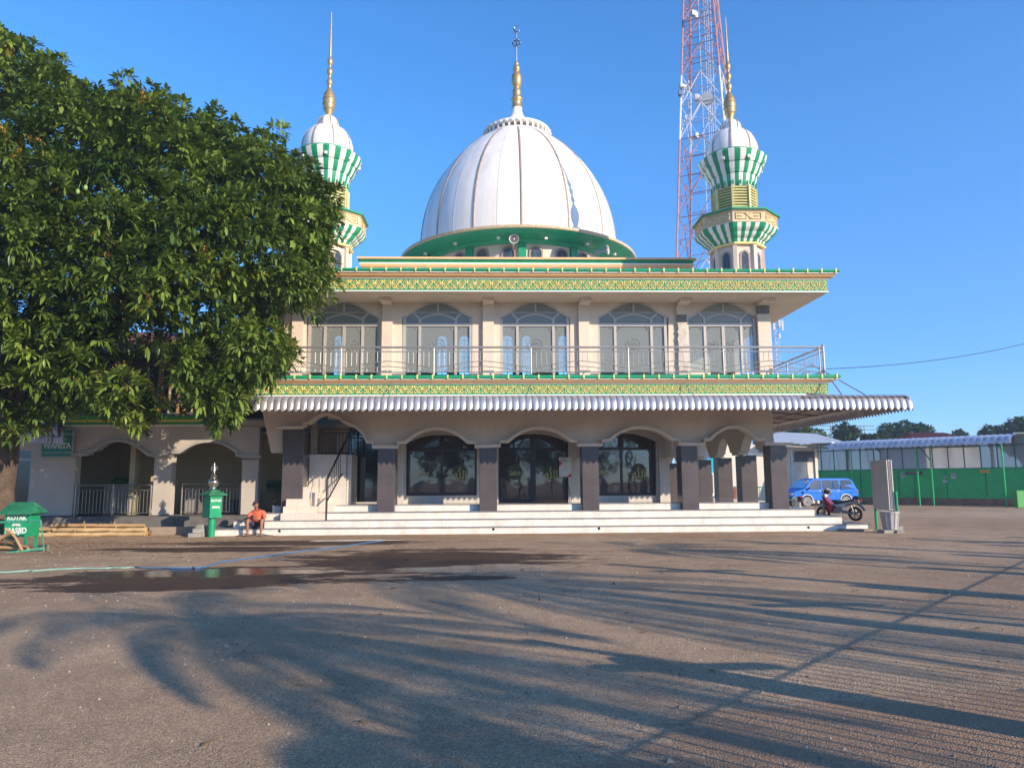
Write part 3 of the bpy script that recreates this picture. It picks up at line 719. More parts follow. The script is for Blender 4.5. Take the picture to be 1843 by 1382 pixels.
for k in range(24):
    g_=R_(-90+7.5)+k*2*PI/24;ca,sa=math.cos(g_),math.sin(g_)
    ctr=(c[0]+RDm*ca,c[1]+RDm*sa)
    def Q(u,d,z):return (c[0]+(RDm+d)*ca-u*sa,c[1]+(RDm+d)*sa+u*ca,z)
    hw=.24;z0=zd2-.35;z1=zdt-.42
    arc=[(-hw,z0),(-hw,z1)]+[(-hw*math.cos(PI*j/8),z1+hw*math.sin(PI*j/8)) for j in range(1,8)]+[(hw,z1),(hw,z0)]
    wp.add([Q(u,.01,z) for u,z in arc],[tuple(range(len(arc)))])
    for s_,dd_ in((1.0,.03),(1.28,.03)):pass
    o1=[(u*1.0,z) for u,z in arc];o2=[(u*1.3,z+(.07 if 1<j<len(arc)-2 or True else 0)) for j,(u,z) in enumerate(arc)]
    n=len(arc);vv=[Q(u,.05,z) for u,z in o1]+[Q(u,.05,z) for u,z in o2]+[Q(u,.0,z) for u,z in o1]+[Q(u,.0,z) for u,z in o2]
    wf.add(vv,[(j,j+1,n+j+1,n+j) for j in range(n-1)]+[(j,j+1,2*n+j+1,2*n+j) for j in range(n-1)]+[(n+j,n+j+1,3*n+j+1,3*n+j) for j in range(n-1)])
    if k%2==0:
        g2=R_(-90)+k*2*PI/24;ca,sa=math.cos(g2),math.sin(g2)
        pg.cbox((c[0]+(RDm+.05)*ca,c[1]+(RDm+.05)*sa,(zd2-.3+zdt)/2),(.16,.34,zdt-zd2+.3),rz=g2)
obj_each('drum_window',wp,M('drum_glass',(.07,.10,.12),.15,var=.4,scale=9),drum);obj_each('drum_arch',wf,M('mauve_trim',(.36,.24,.2),.6),drum);obj_each('drum_pilaster',pg,green,drum)
b=MB();
for k in range(16):
    g_=R_(-90+11)+k*2*PI/16;r=RR-.55;zz_=zrim-.28;b.cbox((c[0]+r*math.cos(g_),c[1]+r*math.sin(g_),zz_),(.1,.12,.1),rz=g_)
obj_each('soffit_lamp',b,white_paint,sk_)
# dome profile from silhouette
sil=[(403,176.),(380,172.5),(350,165),(320,152.5),(295,138),(272,120),(255,103),(243,88),(233,74)]
pr2=[(4.9,zrim+.1)]+[(4.9*(1-a**2.4)**.75,12.5+7.25*a) for a in [.03+.94*k/44 for k in range(45)]]
dome_m=M('dome_white',(.88,.83,.76),.45,var=.10,scale=1.5,streak=.10)
b=MB();b.lathe(c,pr2,112,rot=-PI/2);dome=P('dome',b,dome_m,smooth=60)
b=MB();sm=MB()
for k in range(28):
    g_=-PI/2+k*2*PI/28+R_(-.3)
    rib=k%2==0;wd=.055 if rib else .006;hh=.035 if rib else .008
    tgt=b if rib else sm
    ca,sa=math.cos(g_),math.sin(g_);v=[];n=len(pr2)-4
    for r,z in pr2[:n]:
        for u,d in((-wd,0),(-wd*.6,hh),(wd*.6,hh),(wd,0)):v.append((c[0]+(r+d)*ca-u*sa,c[1]+(r+d)*sa+u*ca,z+d*.4))
    tgt.add(v,[(4*i+j,4*i+j+1,4*i+j+5,4*i+j+4) for i in range(n-1) for j in range(3)])
obj_each('rib',b,M('rib_tan',(.42,.33,.25),.5,var=.2,scale=5),dome,smooth=60);obj('panel_seam',sm,M('seam',(.45,.45,.46),.5),dome)
# crown gallery of little arches
rc=(Xc_(994,YD,238)-Xc_(872,YD,238))/2*.94;zc0=Zc(250,YD)
b=MB();nb=34
for k in range(nb):
    g_=k*2*PI/nb;x,y=c[0]+rc*math.cos(g_),c[1]+rc*math.sin(g_)
    b.cbox((x,y,zc0+.06),(.055,.10,.26),rz=g_)
    g2=g_+PI/nb;x,y=c[0]+rc*math.cos(g2),c[1]+rc*math.sin(g2);b.sphere((x,y,zc0+.19),.145,10,6,sc=(1,1,.5))
b.lathe(c,[(rc-.06,zc0+.2),(rc+.07,zc0+.2),(rc+.07,zc0+.3),(rc-.06,zc0+.3),(rc-.06,zc0+.2)],64,cap=False)
b.lathe(c,[(rc-.02,zc0-.2),(rc+.05,zc0-.2),(rc+.05,zc0-.1),(rc-.02,zc0-.1)],64,cap=False)
P('crown_gallery',b,white_paint,smooth=40)
cz=lambda y:Zc(y,YD)
b=MB();b.lathe(c,[(rc-.1,zc0+.22),(1.1,zc0+.42),(.62,cz(221)),(.42,cz(214)),(.30,cz(206)),(.26,cz(199)),(.27,cz(196))],32);P('crown_cone',b,white_paint,smooth=60)
px=lambda r:r*YD*1.04/F
fin=[(10,196),(10,194),(8.5,193),(8,188),(9.5,183),(11,180),(10.5,178),(8,176),(6.5,174),(7.5,170),(8,166),(6.5,162),(5,160.5),(5,159.5),(7.5,156),(9.3,149),(9.5,143),(8.5,136),(6,132),(4.5,130.5),(4.5,129.5),(6,127.5),(6.6,124),(5.5,120.5),(3,118.5),(3.8,116.5),(3.6,114),(1.5,112)]
b=MB();b.lathe(c,[(px(r),cz(y)) for r,y in fin],28);fn_=P('finial',b,gold_m,smooth=60)
b=MB();b.tube([(c[0],c[1],cz(112)),(c[0],c[1],cz(58))],.035,8);zq=cz(78)
for ax in 'xyz':b.torus((c[0],c[1],zq),.2,.022,ax,20,5)
for k in range(6):
    g_=k*PI/3;b.sphere((c[0]+.2*math.cos(g_),c[1],zq+.2*math.sin(g_)),.05,8,5)
n=18
cr=[]
for k in range(n+1):
    a=R_(-60)+R_(300)*k/n;t=math.sin(PI*k/n);cr.append(((c[0]+.03+.15*math.cos(a+PI/2+R_(30)),c[1],cz(53)+.17*math.sin(a+PI/2+R_(30))),.008+.035*t))
b.tube([p_ for p_,_ in cr],[r for _,r in cr],6);b.sphere((c[0],c[1],cz(60)),.06,8,6)
obj('crescent_rod',b,M('blued_steel',(.12,.16,.25),.3,metal=.8),fn_,smooth=True)
# ---- minarets
def minaret(xc,ym):
    c=(xc,ym,0);zz=lambda y:at(1323,y,26.8).z
    zg=11.40;R8=PI/8
    def zn(y,ap):return at(1350,y,26.8-ap).z
    zbase=zn(438,.87)
    b=MB();b.lathe(c,[(.84,ztU-.1),(.84,zbase)],8,rot=R8,ap=True)
    for k in range(8):    # corner fins
        g_=R8+k*PI/4;r=.84/math.cos(PI/8)
        b.cbox((xc+r*math.cos(g_),ym+r*math.sin(g_),(ztU-.1+zbase)/2),(.16,.14,zbase-ztU+.09),rz=g_)
    root=P('minaret',b,wall_cream,label='cream octagonal minaret with green striped galleries and a small ribbed dome')
    fr=MB();gl_=MB()
    for k in range(8):
        g_=-PI/2+k*PI/4;ca,sa=math.cos(g_),math.sin(g_)
        def Q(u,d,z):return (xc+(.84+d)*ca-u*sa,ym+(.84+d)*sa+u*ca,z)
        z1=zbase-.45;arc=[(-.13,ztU),(-.13,z1),(-.08,z1+.1),(0,z1+.17),(.08,z1+.1),(.13,z1),(.13,ztU)]
        gl_.add([Q(u,.012,z) for u,z in arc],[tuple(range(7))]);n=7
        o2=[(u*1.4,z+.05) for u,z in arc]
        fr.add([Q(u,.04,z) for u,z in arc]+[Q(u,.04,z) for u,z in o2],[(j,j+1,n+j+1,n+j) for j in range(n-1)])
    obj_each('window_frame',fr,M('mauve_trim',(.36,.24,.2),.6),root);obj_each('window',gl_,M('drum_glass',(.07,.10,.12),.15),root)
    # lower striped gallery, stepped
    zf=zn(399,1.42);H_=zf-zbase
    def striped(prof,nseg,nstr,ap,rot,name,par_=root):
        b=MB();na=8 if ap else nseg
        if ap:
            for i in range(len(prof)-1):
                for s_ in range(8):
                    g0=rot+s_*PI/4
                    for j in range(nstr):
                        v=[]
                        for (r,z),t in((prof[i],j/nstr),(prof[i],(j+1)/nstr),(prof[i+1],(j+1)/nstr),(prof[i+1],j/nstr)):
                            R=r/math.cos(PI/8);a=Vector((R*math.cos(g0),R*math.sin(g0)));e=Vector((R*math.cos(g0+PI/4),R*math.sin(g0+PI/4)));q=a.lerp(e,t);v.append((xc+q.x,ym+q.y,z))
                        b.add(v,[(0,1,2,3)],j%2)
        else:
            b.lathe(c,prof,nseg,cap=False,rot=rot,mf=lambda i,k:(k//(nseg//nstr))%2)
        return obj(name,b,[green,white_paint],par_)
    pr=[(.86,zbase)];
    for k,(r1,t) in enumerate(((1.02,.30),(1.22,.62),(1.42,1.0))):
        r0=pr[-1][0];z0=pr[-1][1];z1=zbase+H_*t
        for q in(.35,.7,1.):pr.append((r0+(r1-r0)*q**.6*.92,z0+(z1-z0)*q))
        if k<2:pr.append((pr[-1][0]+.035,pr[-1][1]+.0))
    striped(pr,8,7,True,R8,'striped_corbel')
    b=MB();b.lathe(c,[(.9,zbase-.06),(.98,zbase-.04),(.98,zbase+.02),(.86,zbase+.02)],8,rot=R8,ap=True,cap=False);obj('gold_band',b,gold,root)
    b=MB();b.lathe(c,[(1.36,zf),(1.42,zf),(1.42,zf+.05),(1.385,zf+.05),(1.385,zg-.08),(1.42,zg-.08),(1.42,zg-.03),(1.2,zg-.03)],8,rot=R8,ap=True,cap=False)
    pan=obj('gallery_parapet',b,M('gallery_cream',(.66,.52,.33),.6),root)
    b=MB();h2=(zg-.08-zf-.05)/2;zm=zf+.05+h2
    for k in range(8):
        g_=-PI/2+k*PI/4;ca,sa=math.cos(g_),math.sin(g_);L_=.56
        def Q(u,z):return (xc+1.40*ca-u*sa,ym+1.40*sa+u*ca,z)
        for s_ in(-1,1):
            b.tube([Q(s_*.0,zm+s_*0),Q(s_*.16,zm+h2*.62),Q(s_*.46,zm+h2*.62),Q(s_*.46,zm-h2*.62),Q(s_*.16,zm-h2*.62),Q(0,zm)],.022,4)
            b.tube([Q(s_*.22,zm+.0),Q(s_*.38,zm)],.03,4);b.tube([Q(-.1,zm+s_*h2*.75),Q(.1,zm-s_*h2*.75)],.02,4)
    obj('gallery_strapwork',b,M('strap_gold',(.74,.58,.28),.5),pan)
    b=MB();b.lathe(c,[(1.2,zg-.03),(1.5,zg-.03),(1.5,zg+.03),(1.2,zg+.06),(.8,zg+.08)],8,rot=R8,ap=True,cap=False);obj('coping',b,green,root)
    # louvred gold drum
    zl0,zl1=zg,zn(333,.72);b=MB();nl=11;pr=[]
    for k in range(nl):
        z=zl0+(zl1-zl0)*k/nl;h=(zl1-zl0)/nl;pr+=[(.69,z),(.75,z+.015),(.75,z+h*.5),(.68,z+h*.6)]
    b.lathe(c,pr,8,rot=R8,ap=True,mf=lambda i,k:1 if i%4 in(2,3) else 0);b.lathe(c,[(.6,zl1-.02),(.6,zl1+.2)],8,rot=R8,ap=True)
    for k in range(8):
        g_=R8+k*PI/4;r=.75/math.cos(PI/8);b.cbox((xc+r*math.cos(g_),ym+r*math.sin(g_),(zl0+zl1)/2),(.09,.07,zl1-zl0),rz=g_)
    obj('louvre_drum',b,[M('louvre_gold',(.70,.62,.26),.5,var=.1),M('louvre_olive',(.22,.24,.07),.6)],root)
    # upper striped bowl
    s_=26.8/F*1.06;zt=zz(288);pr=[(.74,zl1-.02)]
    z0=zl1;Hh=zt+.02-z0
    for k,(r1,t) in enumerate(((.88,.34),(1.08,.62),(1.27,.90),(1.05,1.0))):
        r0=pr[-1][0];zq=pr[-1][1];z1=z0+Hh*t
        for q in(.33,.66,1.):pr.append((r0+(r1-r0)*(q**.75 if k<3 else q),zq+(z1-zq)*q))
        if k<2:pr.append((pr[-1][0]+.03,pr[-1][1]))
    striped(pr,72,36,False,-PI/2+PI/36,'striped_bowl')
    b=MB()
    for k in range(36):
        g_=-PI/2+k*2*PI/36
        if k%2==0:
            rr=.82;b.cbox((xc+rr*math.cos(g_),ym+rr*math.sin(g_),zl1+.09),(.05,.05,.16),rz=g_)
    for k in range(8):
        g_=-PI/2+R_(10)+k*PI/4;rr=1.17;b.cbox((xc+rr*math.cos(g_),ym+rr*math.sin(g_),z0+Hh*.7),(.12,.1,.1),rz=g_,mi=1)
    obj_each('bowl_ornament',b,[green,white_paint],root)
    b=MB();b.lathe(c,[(.98,zt-.05),(1.06,zt-.03),(1.08,zt+.04),(.96,zt+.07),(.9,zt+.06)],48);obj('green_rim',b,green,root,smooth=40)
    # small dome with a waist, then the spire
    dp=[(45,288),(45.5,280),(45,270),(42,260),(37,250),(30,243),(22,239),(17.5,237.5),(17.8,232),(17,226),(13.5,221),(8,217.5),(5,216)]
    k_=26.8*1.07/F;dpr=[(r*k_*.97,zz(y)) for r,y in dp]
    b=MB();b.lathe(c,dpr,48);dm_=obj('small_dome',b,dome_m,root,smooth=50)
    b=MB()
    for k in range(8):
        g_=-PI/2+PI/8*1.1+k*PI/4;ca,sa=math.cos(g_),math.sin(g_);v=[]
        for r,z in dpr:
            for u,d in((-.03,0),(-.02,.03),(.02,.03),(.03,0)):v.append((xc+(r+d)*ca-u*sa,ym+(r+d)*sa+u*ca,z))
        b.add(v,[(4*i+j,4*i+j+1,4*i+j+5,4*i+j+4) for i in range(len(dpr)-1) for j in range(3)])
    obj('rib',b,M('rib_tan',(.42,.33,.25)),dm_)
    sp=[(5,218),(5.5,214),(8.5,206),(10.6,197),(10.8,190),(9.5,181),(6,172.5),(3.2,168),(2.8,164),(4.6,161),(5.4,157),(4.6,153),(2.4,149.5),(2.4,146),(4.4,142.5),(5.1,138),(4.4,134),(2.2,131),(2.2,128),(4.2,125),(4.9,120.5),(4.2,116.5),(2.3,113),(2.4,110),(1.9,90),(1.2,60),(.8,32)]
    b=MB();b.lathe(c,[(r*k_,zz(y)) for r,y in sp],16);s2=obj('spire',b,gold_m,root,smooth=50)
    b=MB()
    for y in(205,196,187,178):
        r=dict(((205,8.9),(196,10.7),(187,10.5),(178,8.3)))[y];b.torus((xc,ym,zz(y)),r*k_,.02,'z',20,4)
    obj('spire_band',b,M('rib_tan',(.42,.33,.25)),s2)
    return root
m1=minaret(9.4,26.8);m2=minaret(at(590,262,26.8).x,26.8)
m1['label']='right hand minaret in front of the red and white lattice tower';m2['label']='left hand minaret whose shaft is half hidden by the mango tree'
# ---- balcony railing
YR=24.15;b=MB();ps=[520,614,781,956,1131,1302,1475]
XX=[Xc_(x,YR,650) for x in ps];XX[0]=XF0+.2
zt,z2,zb3=Zc(625,YR),Zc(633,YR),Zc(669.5,YR);zf_=ZB
bay=XX[2]-XX[1];XX=[XX[1]-bay*2,XX[1]-bay]+XX[1:]
XX=[x for x in XX if x>XF0]
XX=[XF0+.2]+XX
XE=XX[-1]+.14
b.tube([(XX[0],YR,zt),(XE,YR,zt)],.036,8);b.tube([(XX[0],YR,z2),(XE,YR,z2)],.018,6);b.tube([(XX[0],YR,zb3),(XE,YR,zb3)],.018,6)
rail=P('balcony_railing',b,steel,smooth=True);b=MB();bl_=MB()
def bay_fill(P0,P1,bars=9):
    P0=Vector(P0);P1=Vector(P1);L_=(P1-P0).length;n=18
    zh,zl=Zc(650,YR),Zc(663,YR)
    for off in(0,-.17):
        pts=[]
        for k in range(n+1):
            t=k/n;q=P0.lerp(P1,t);s=abs(2*t-1);q.z=zh+(zl-zh)*(s**1.5)+off;pts.append(q)
        bl_.tube(pts,.014,5)
    nb=int(L_/.165)
    for k in range(1,nb):
        t=k/nb;q=P0.lerp(P1,t);s=abs(2*t-1);z=zh+(zl-zh)*(s**1.5)
        if .30<abs(t-.5)or abs(t-.5)<.1 or k%3:
            bl_.tube([(q.x,q.y,z2),(q.x,q.y,z)],.009,5)
            if z-.17>zb3:bl_.tube([(q.x,q.y,z-.17),(q.x,q.y,zb3)],.009,5)
for i,x in enumerate(XX):
    b.tube([(x,YR,zf_),(x,YR,zt)],.022,8)
    if i:bay_fill((XX[i-1],YR,0),(x,YR,0))
b.tube([(XE,YR,zf_),(XE,YR,zt+.03)],.04,8);b.sphere((XE,YR,zt+.05),.055,8,6)
yy=YR;
while yy<44:
    y2=yy+bay;b.tube([(XE,y2,zf_),(XE,y2,zt)],.028,8);bay_fill((XE,yy,0),(XE,y2,0));yy=y2
for z,r in((zt,.036),(z2,.018),(zb3,.018)):b.tube([(XE,YR,z),(XE,yy,z)],r,8)
obj_each('post',b,steel,rail,smooth=True);tag(obj('baluster',bl_,steel,rail,smooth=True),kind='stuff')
# ---- corrugated awning
YA=22.4
def awning(mb,x0,x1,yf_,yb,zf1,zdrop,zback,pitch,side=True,mi=0,tooth=True):
    """corrugated sheet sloping back, its front rolled down and cut to points"""
    n=round((x1-x0)/pitch);sub=8
    prof=[]   # (outward, z)
    R=zdrop*.8
    prof=[(yb-yf_,zback),(.45,zf1+.03)]
    for k in range(1,8):
        a=PI/2*k/7;prof.append((R*.9*(1-math.sin(a))*.9,zf1-R*(1-math.cos(a))))
    prof.append((.0,zf1-zdrop*.86))
    cols_=[]
    for i in range(n*sub+1):
        t=(i%sub)/sub;bul=.045*abs(math.sin(PI*t))**.55
        x=x0+(x1-x0)*i/(n*sub);colv=[]
        for k,(o_,z) in enumerate(prof):
            if k<2:colv.append((x,yf_+o_,z+bul))
            else:
                nrm=(k-1)/(len(prof)-2);colv.append((x,yf_+o_-bul*nrm,z+bul*(1-nrm)))
        tt=1-abs(2*t-1)
        if tooth:colv.append((x,yf_-bul,zf1-zdrop*.86-zdrop*.22*tt))
        cols_.append(colv)
    m=len(cols_[0]);v=[p for cl in cols_ for p in cl]
    mb.add(v,[(i*m+j,(i+1)*m+j,(i+1)*m+j+1,i*m+j+1) for i in range(len(cols_)-1) for j in range(m-1)],mi)
zA1=Zc(713,YA);zA2=Zc(738,YA);XA0=Xc_(455,YA,725);XA1=Xc_(1643,YA,725)
tin=M('tin_sheet',(.56,.54,.54),.38,metal=.55,var=.18,scale=6,streak=.4)
b=MB();awning(b,XA0,XA1,YA,YF+1.6,zA1,zA1-zA2,zbL+.0,(XA1-XA0)/101)
sF=(zbL-zA1-.03)/(YF+1.6-YA-.45)
b.v=[(x,y,min(z,zA1+.05+max(0,XA1-.45-x)*sF)) if y>YF+1 else (x,y,z) for x,y,z in b.v]
aw=P('awning',b,tin,smooth=50)
# side run: same sheet turned to face right
b=MB();awning(b,0,16.6,0,XA1-XG1+1.6,zA1,zA1-zA2,zbL,.2)
vv=[]
for (x,y,z) in b.v: X_,Y_=XA1-y,YA+.02+x;vv.append((X_,Y_,(min(z,zA1-.03+max(0,Y_-YA-.3)*sF) if X_<XA1-.4 else z)-.012))
b.v=vv;b.f=[f_[::-1] for f_ in b.f];obj('side_sheet',b,tin,aw,smooth=50)
b=MB()
for i in range(12):
    x=XA0+.6+(XA1-XA0-1.2)*i/11;b.tube([(x,YA+.25,zA1-.07),(x,YW-.02 if x<XR else YF+2,zbL-.09)],.03,4)
for yy in(22.75,23.7,24.8):
    zz_=zA1-.09+(zbL-zA1)*(yy-YA)/(YF+1.6-YA);b.tube([(XA0+.1,yy,zz_),(XA1-.2,yy,zz_)],.025,4)
for i in range(9):
    y=YA+.4+i*1.9
    b.tube([(XA1-.25,y,zA1-.09),(XR+.0,y,zbL-.1)],.03,4)
for xx in(XA1-.4,XA1-1.5):b.tube([(xx,YA+.2,zA1-.08),(xx,38.5,zA1-.08)],.025,4)
obj('awning_frame',b,M('frame_steel',(.20,.17,.15),.6),aw)
b=MB()
for x0,x1,zu in ((956,966,.15),(1220,1250,.15),(712,700,.15)):
    p0=at(x0,672,YR-.05);p1=at(x1,714,YF-.4);b.tube([p0,p1],.014,5)
p0=at(1481,663,YR);b.tube([p0,at(1517,713,23.2)],.022,5);b.tube([(XE,YR+1,ZB+.6),at(1560,712,23.6)],.02,5)
obj_each('awning_stay',b,steel,aw)
# ================================================================= loudspeakers
horn_m=M('horn_grey',(.55,.55,.55),.45,var=.08);horn_d=M('horn_dark',(.10,.09,.09),.5)
def speaker(px,py,Y,az,label,r=.22):
    p=at(px,py,Y);t=empty('loudspeaker',p,label,'loudspeaker','horn loudspeakers on the dome rim',rz=az)
    # horn opens to local -Y
    b=MB();n=24;v=[];prof=[(.05,.42),(.06,.3),(.10,.16),(.16,.05),(r,0),(r+.012,.0),(r+.012,.03),(r-.02,.03)]
    for rr,y in prof:
        for k in range(n):a=2*PI*k/n;v.append((rr*math.cos(a),y,rr*math.sin(a)))
    b.add(v,[(i*n+k,i*n+(k+1)%n,(i+1)*n+(k+1)%n,(i+1)*n+k) for i in range(len(prof)-1) for k in range(n)])
    obj('horn',b,horn_m,t,smooth=40,local=True)
    b=MB();b.add([(.165*math.cos(2*PI*k/n),.045,.165*math.sin(2*PI*k/n)) for k in range(n)],[tuple(range(n))]);b.sphere((0,.03,0),.035,8,6,mi=1);obj('throat',b,[horn_d,white_paint],t,local=True)
    b=MB();b.tube([(0,.4,0),(0,.62,0)],.09,10);b.tube([(0,.3,-.05),(0,.5,-.2),(0,.9,-.2)],.02,5);obj('driver',b,horn_m,t,smooth=True,local=True)
speaker(925,430,30.6,R_(2),'round horn loudspeaker at the middle of the dome rim, facing the yard',.20)
speaker(773,455,33.5,R_(-25),'horn loudspeaker at the left end of the dome rim',.20)
speaker(1094,450,31.8,R_(62),'horn loudspeaker at the right of the dome rim, turned sideways',.21)
# ================================================================= left building
LB=empty('annex_building',(-13.5,26.6,0),'low cream annex with two arches and a green yellow cornice behind the mango tree','building')
def Lp(name,b,m,smooth=False,parent=None,**k):return obj(name,b,m,parent or LB,smooth,**k)
YB=26.4;ZF=.60
wall_an=M('annex_wall',(.50,.45,.39),.85,var=.06,scale=1.2)
XL0=-26.;XLR=Xc_(470,YB,850)
zcor=Zc(767,YB,250)
AA=[(160,818),(160,812),(172,811)]+par(172,811,213,793,263,814,16)[1:]+[(268,818),(277,820)]
AB=[(311,820),(311,814),(325,814)]+par(325,814,377,794,428,814,16)[1:]+[(428,820),(436,821)]
def wb(p):return [XZ(x,y,YB) for x,y in p]
qa=wb(AA);qb=wb(AB)
out=[(XL0,ZF),(Xc_(-6,YB,850),ZF)]
dz=Zc(807,YB,50);dx0,dx1=Xc_(-6,YB,850),Xc_(56,YB,850)
out+=[(dx0,dz),(dx1,dz),(dx1,ZF),(Xc_(135,YB,850),ZF),(Xc_(135,YB,850),qa[0][1])]+qa+[(Xc_(277,YB,850),qa[-1][1]-.0),(Xc_(277,YB,850),ZF),(Xc_(309,YB,850),ZF),(Xc_(309,YB,850),qb[0][1])]+qb+[(Xc_(436,YB,850),ZF),(Xc_(465,YB,850),ZF),(Xc_(465,YB,850),zcor),(XL0,zcor)]
b=MB();b.prism(out,YB,YB+.35);Lp('wall',b,wall_an)
b=MB()
mp=wb([(100+30,818.5)]+AA+[(268+20,821)]+[(308,820)]+AB+[(472,822)]);b.strip([(x,z) for x,z in mp],.10,YB-.12,YB);Lp('arch_moulding',b,M('annex_trim',(.42,.40,.36),.7))
b=MB();XR_=Xc_(520,YB+.35,850)
b.box(XL0,XR_,29.4,29.6,0,3.9);b.box(XL0,XR_,YB+.35,29.4,3.4,3.5)
b.box(Xc_(272,YB+1.6,850)-.2,Xc_(272,YB+1.6,850)-.02,YB+.35,29.4,ZF,3.4)
Lp('back_wall',b,M('back_wall_y',(.42,.38,.25),.85,var=.05))
b=MB();b.box(XL0,Xc_(470,YB-.4,930),25.75,29.6,-.05,ZF-.02);b.box(XL0,Xc_(352,25.5,930),25.3,25.75,-.05,.22);Lp('plinth',b,M('plinth',(.16,.15,.14),.85,var=.2,bump=.3))
b=MB();b.box(Xc_(270,25.3,950),Xc_(352,25.28,950),25.24,25.3,-.03,.26);Lp('kerb',b,M('kerb_brown',(.33,.27,.2),.9))
# cornice: green and yellow mouldings
zt_=Zc(747,YB-.5,250)
gy=M('annex_yellow',(.62,.55,.10),.5);gg=M('annex_green',(.03,.30,.06),.45)
b=MB();h=zt_-zcor;x1_=Xc_(365,YB-.4,755)
pr=[(0,zcor),(.08,zcor),(.10,zcor+.12*h),(.16,zcor+.2*h),(.18,zcor+.38*h),(.26,zcor+.45*h),(.28,zcor+.6*h),(.38,zcor+.66*h),(.40,zcor+.95*h),(.38,zt_),(-.3,zt_)]
mids=[0,0,1,1,2,2,1,1,1,3]
for i in range(len(pr)-1):
    a,c_=pr[i],pr[i+1];b.add([(XL0,YB-a[0],a[1]),(x1_,YB-a[0],a[1]),(x1_,YB-c_[0],c_[1]),(XL0,YB-c_[0],c_[1])],[(0,1,2,3)],mids[i])
Lp('cornice',b,[white_paint,gg,gy,wall_an])
b=MB();b.box(XL0,XR_,YB+.3,40,zcor-.05,zt_-.06);b.box(x1_,XR_,YB+.0,YB+.3,zcor-.02,zt_-.15);Lp('terrace_slab',b,wall_an)
# door
b=MB();dxa=dx0+.05;z1=Zc(825,YB,30);z2_=Zc(829,YB,30)
b.box(dx1-.09,dx1,YB+.08,YB+.2,ZF,dz);b.box(dx0,dx0+.09,YB+.08,YB+.2,ZF,dz);b.box(dx0+.09,dx1-.09,YB+.08,YB+.2,dz-.08,dz);b.box(dx0+.09,dx1-.09,YB+.08,YB+.2,z2_,z1)
d_=Lp('door',b,M('door_frame',(.45,.46,.47),.4));b=MB();b.box(dx0+.09,dx1-.09,YB+.14,YB+.15,ZF,dz-.08);obj('pane',b,glass('door_glass',(.08,.2,.25),refl=.06,rough=.08,clear=.25),d_)
def fence_rail(x0,x1,Y,z0,z1,name,par_,m,step=.12,post=1.3,r=.012):
    b=MB();
    for z,rr in((z1,.028),(z1-.17,.016),(z0,.016)):b.tube([(x0,Y,z),(x1,Y,z)],rr,6)
    n=int((x1-x0)/step)
    for i in range(n+1):
        x=x0+(x1-x0)*i/n;b.tube([(x,Y,z0),(x,Y,z1-.17)],r,5)
    n=max(1,round((x1-x0)/post))
    for i in range(n+1):
        x=x0+(x1-x0)*i/n;b.tube([(x,Y,z0-.1),(x,Y,z1)],.03,8)
    b.torus(((x0+x1)/2-.1,Y,z1-.085),.06,.01,'y',14,4)
    return obj(name,b,m,par_,smooth=True)
fence_rail(Xc_(140,YB+.1,900),Xc_(275,YB+.1,900),YB-.06,ZF+.08,Zc(873,YB,200),'railing',LB,M('dull_steel',(.35,.34,.32),.35,metal=.7))
fence_rail(Xc_(327,YB+.5,900),Xc_(432,YB+.5,900),YB+.5,ZF+.08,Zc(870,YB+.5,400),'railing',LB,M('dull_steel',(.35,.34,.32)))
b=MB();b.box(Xc_(192,28.2,880),Xc_(265,28.2,880),28.0,28.7,ZF,Zc(870,28.,230));Lp('counter',b,wall_an)
b=MB();p=at(218,865,28.1);b.sphere((p.x,p.y,p.z),.34,14,8,sc=(1,.7,.42));p2=at(250,868,28.1)
o=obj('covered_bundle',b,M('cover_green',(.02,.12,.03),.8,bump=.5),smooth=True);tag(o,'dark green bundle on the annex counter behind the left railing','bundle')
b=MB();b.cbox((p2.x,28.2,p2.z-.02),(.55,.3,.12));o=bevel(obj('folded_cloth',b,M('cloth_dark',(.03,.03,.04),.9)),.03,2);tag(o,'dark folded cloth on the annex counter','cloth')
# dark wardrobe board
b=MB();X0,X1=Xc_(331,27.6,900),Xc_(358,27.6,900);b.box(X0,X1,27.6,28.0,ZF,Zc(878,27.6,345));b.box(X0+.03,X1-.03,27.58,27.6,ZF+.06,Zc(880,27.6,345))
o=bevel(obj('shoe_cupboard',b,M('cupboard_grey',(.30,.29,.27),.6)),.01);tag(o,'pale grey cupboard inside the second annex arch','cupboard')
b=MB();X0,X1=Xc_(410,27.4,900),Xc_(422,27.4,900);b.box(X0,X1,27.4,27.8,ZF,ZF+.5);b.box(X0+.02,X1-.02,27.38,27.4,ZF+.05,ZF+.45);o=bevel(obj('storage_box',b,M('box_teal',(.05,.10,.11),.6)),.02);tag(o,'small dark teal box behind the railing in the second arch','box')
# red flower plaque on the end pillar
b=MB();p=at(450,826,YB-.01)
for i in range(7):
    b.sphere((p.x-.24+.08*i,YB-.005,p.z+.015*(-1)**i),.032,7,5,sc=(1,.35,1),mi=i%2)
b.box(p.x-.27,p.x+.27,YB-.008,YB,p.z-.012,p.z+.0,mi=2)
o=obj('pillar_ornament',b,[M('orn_red',(.35,.04,.03),.6),M('orn_dark',(.05,.03,.02),.6),M('orn_yellow',(.4,.25,.05),.6)]);tag(o,'small red ornament near the top of the right annex pillar','ornament')
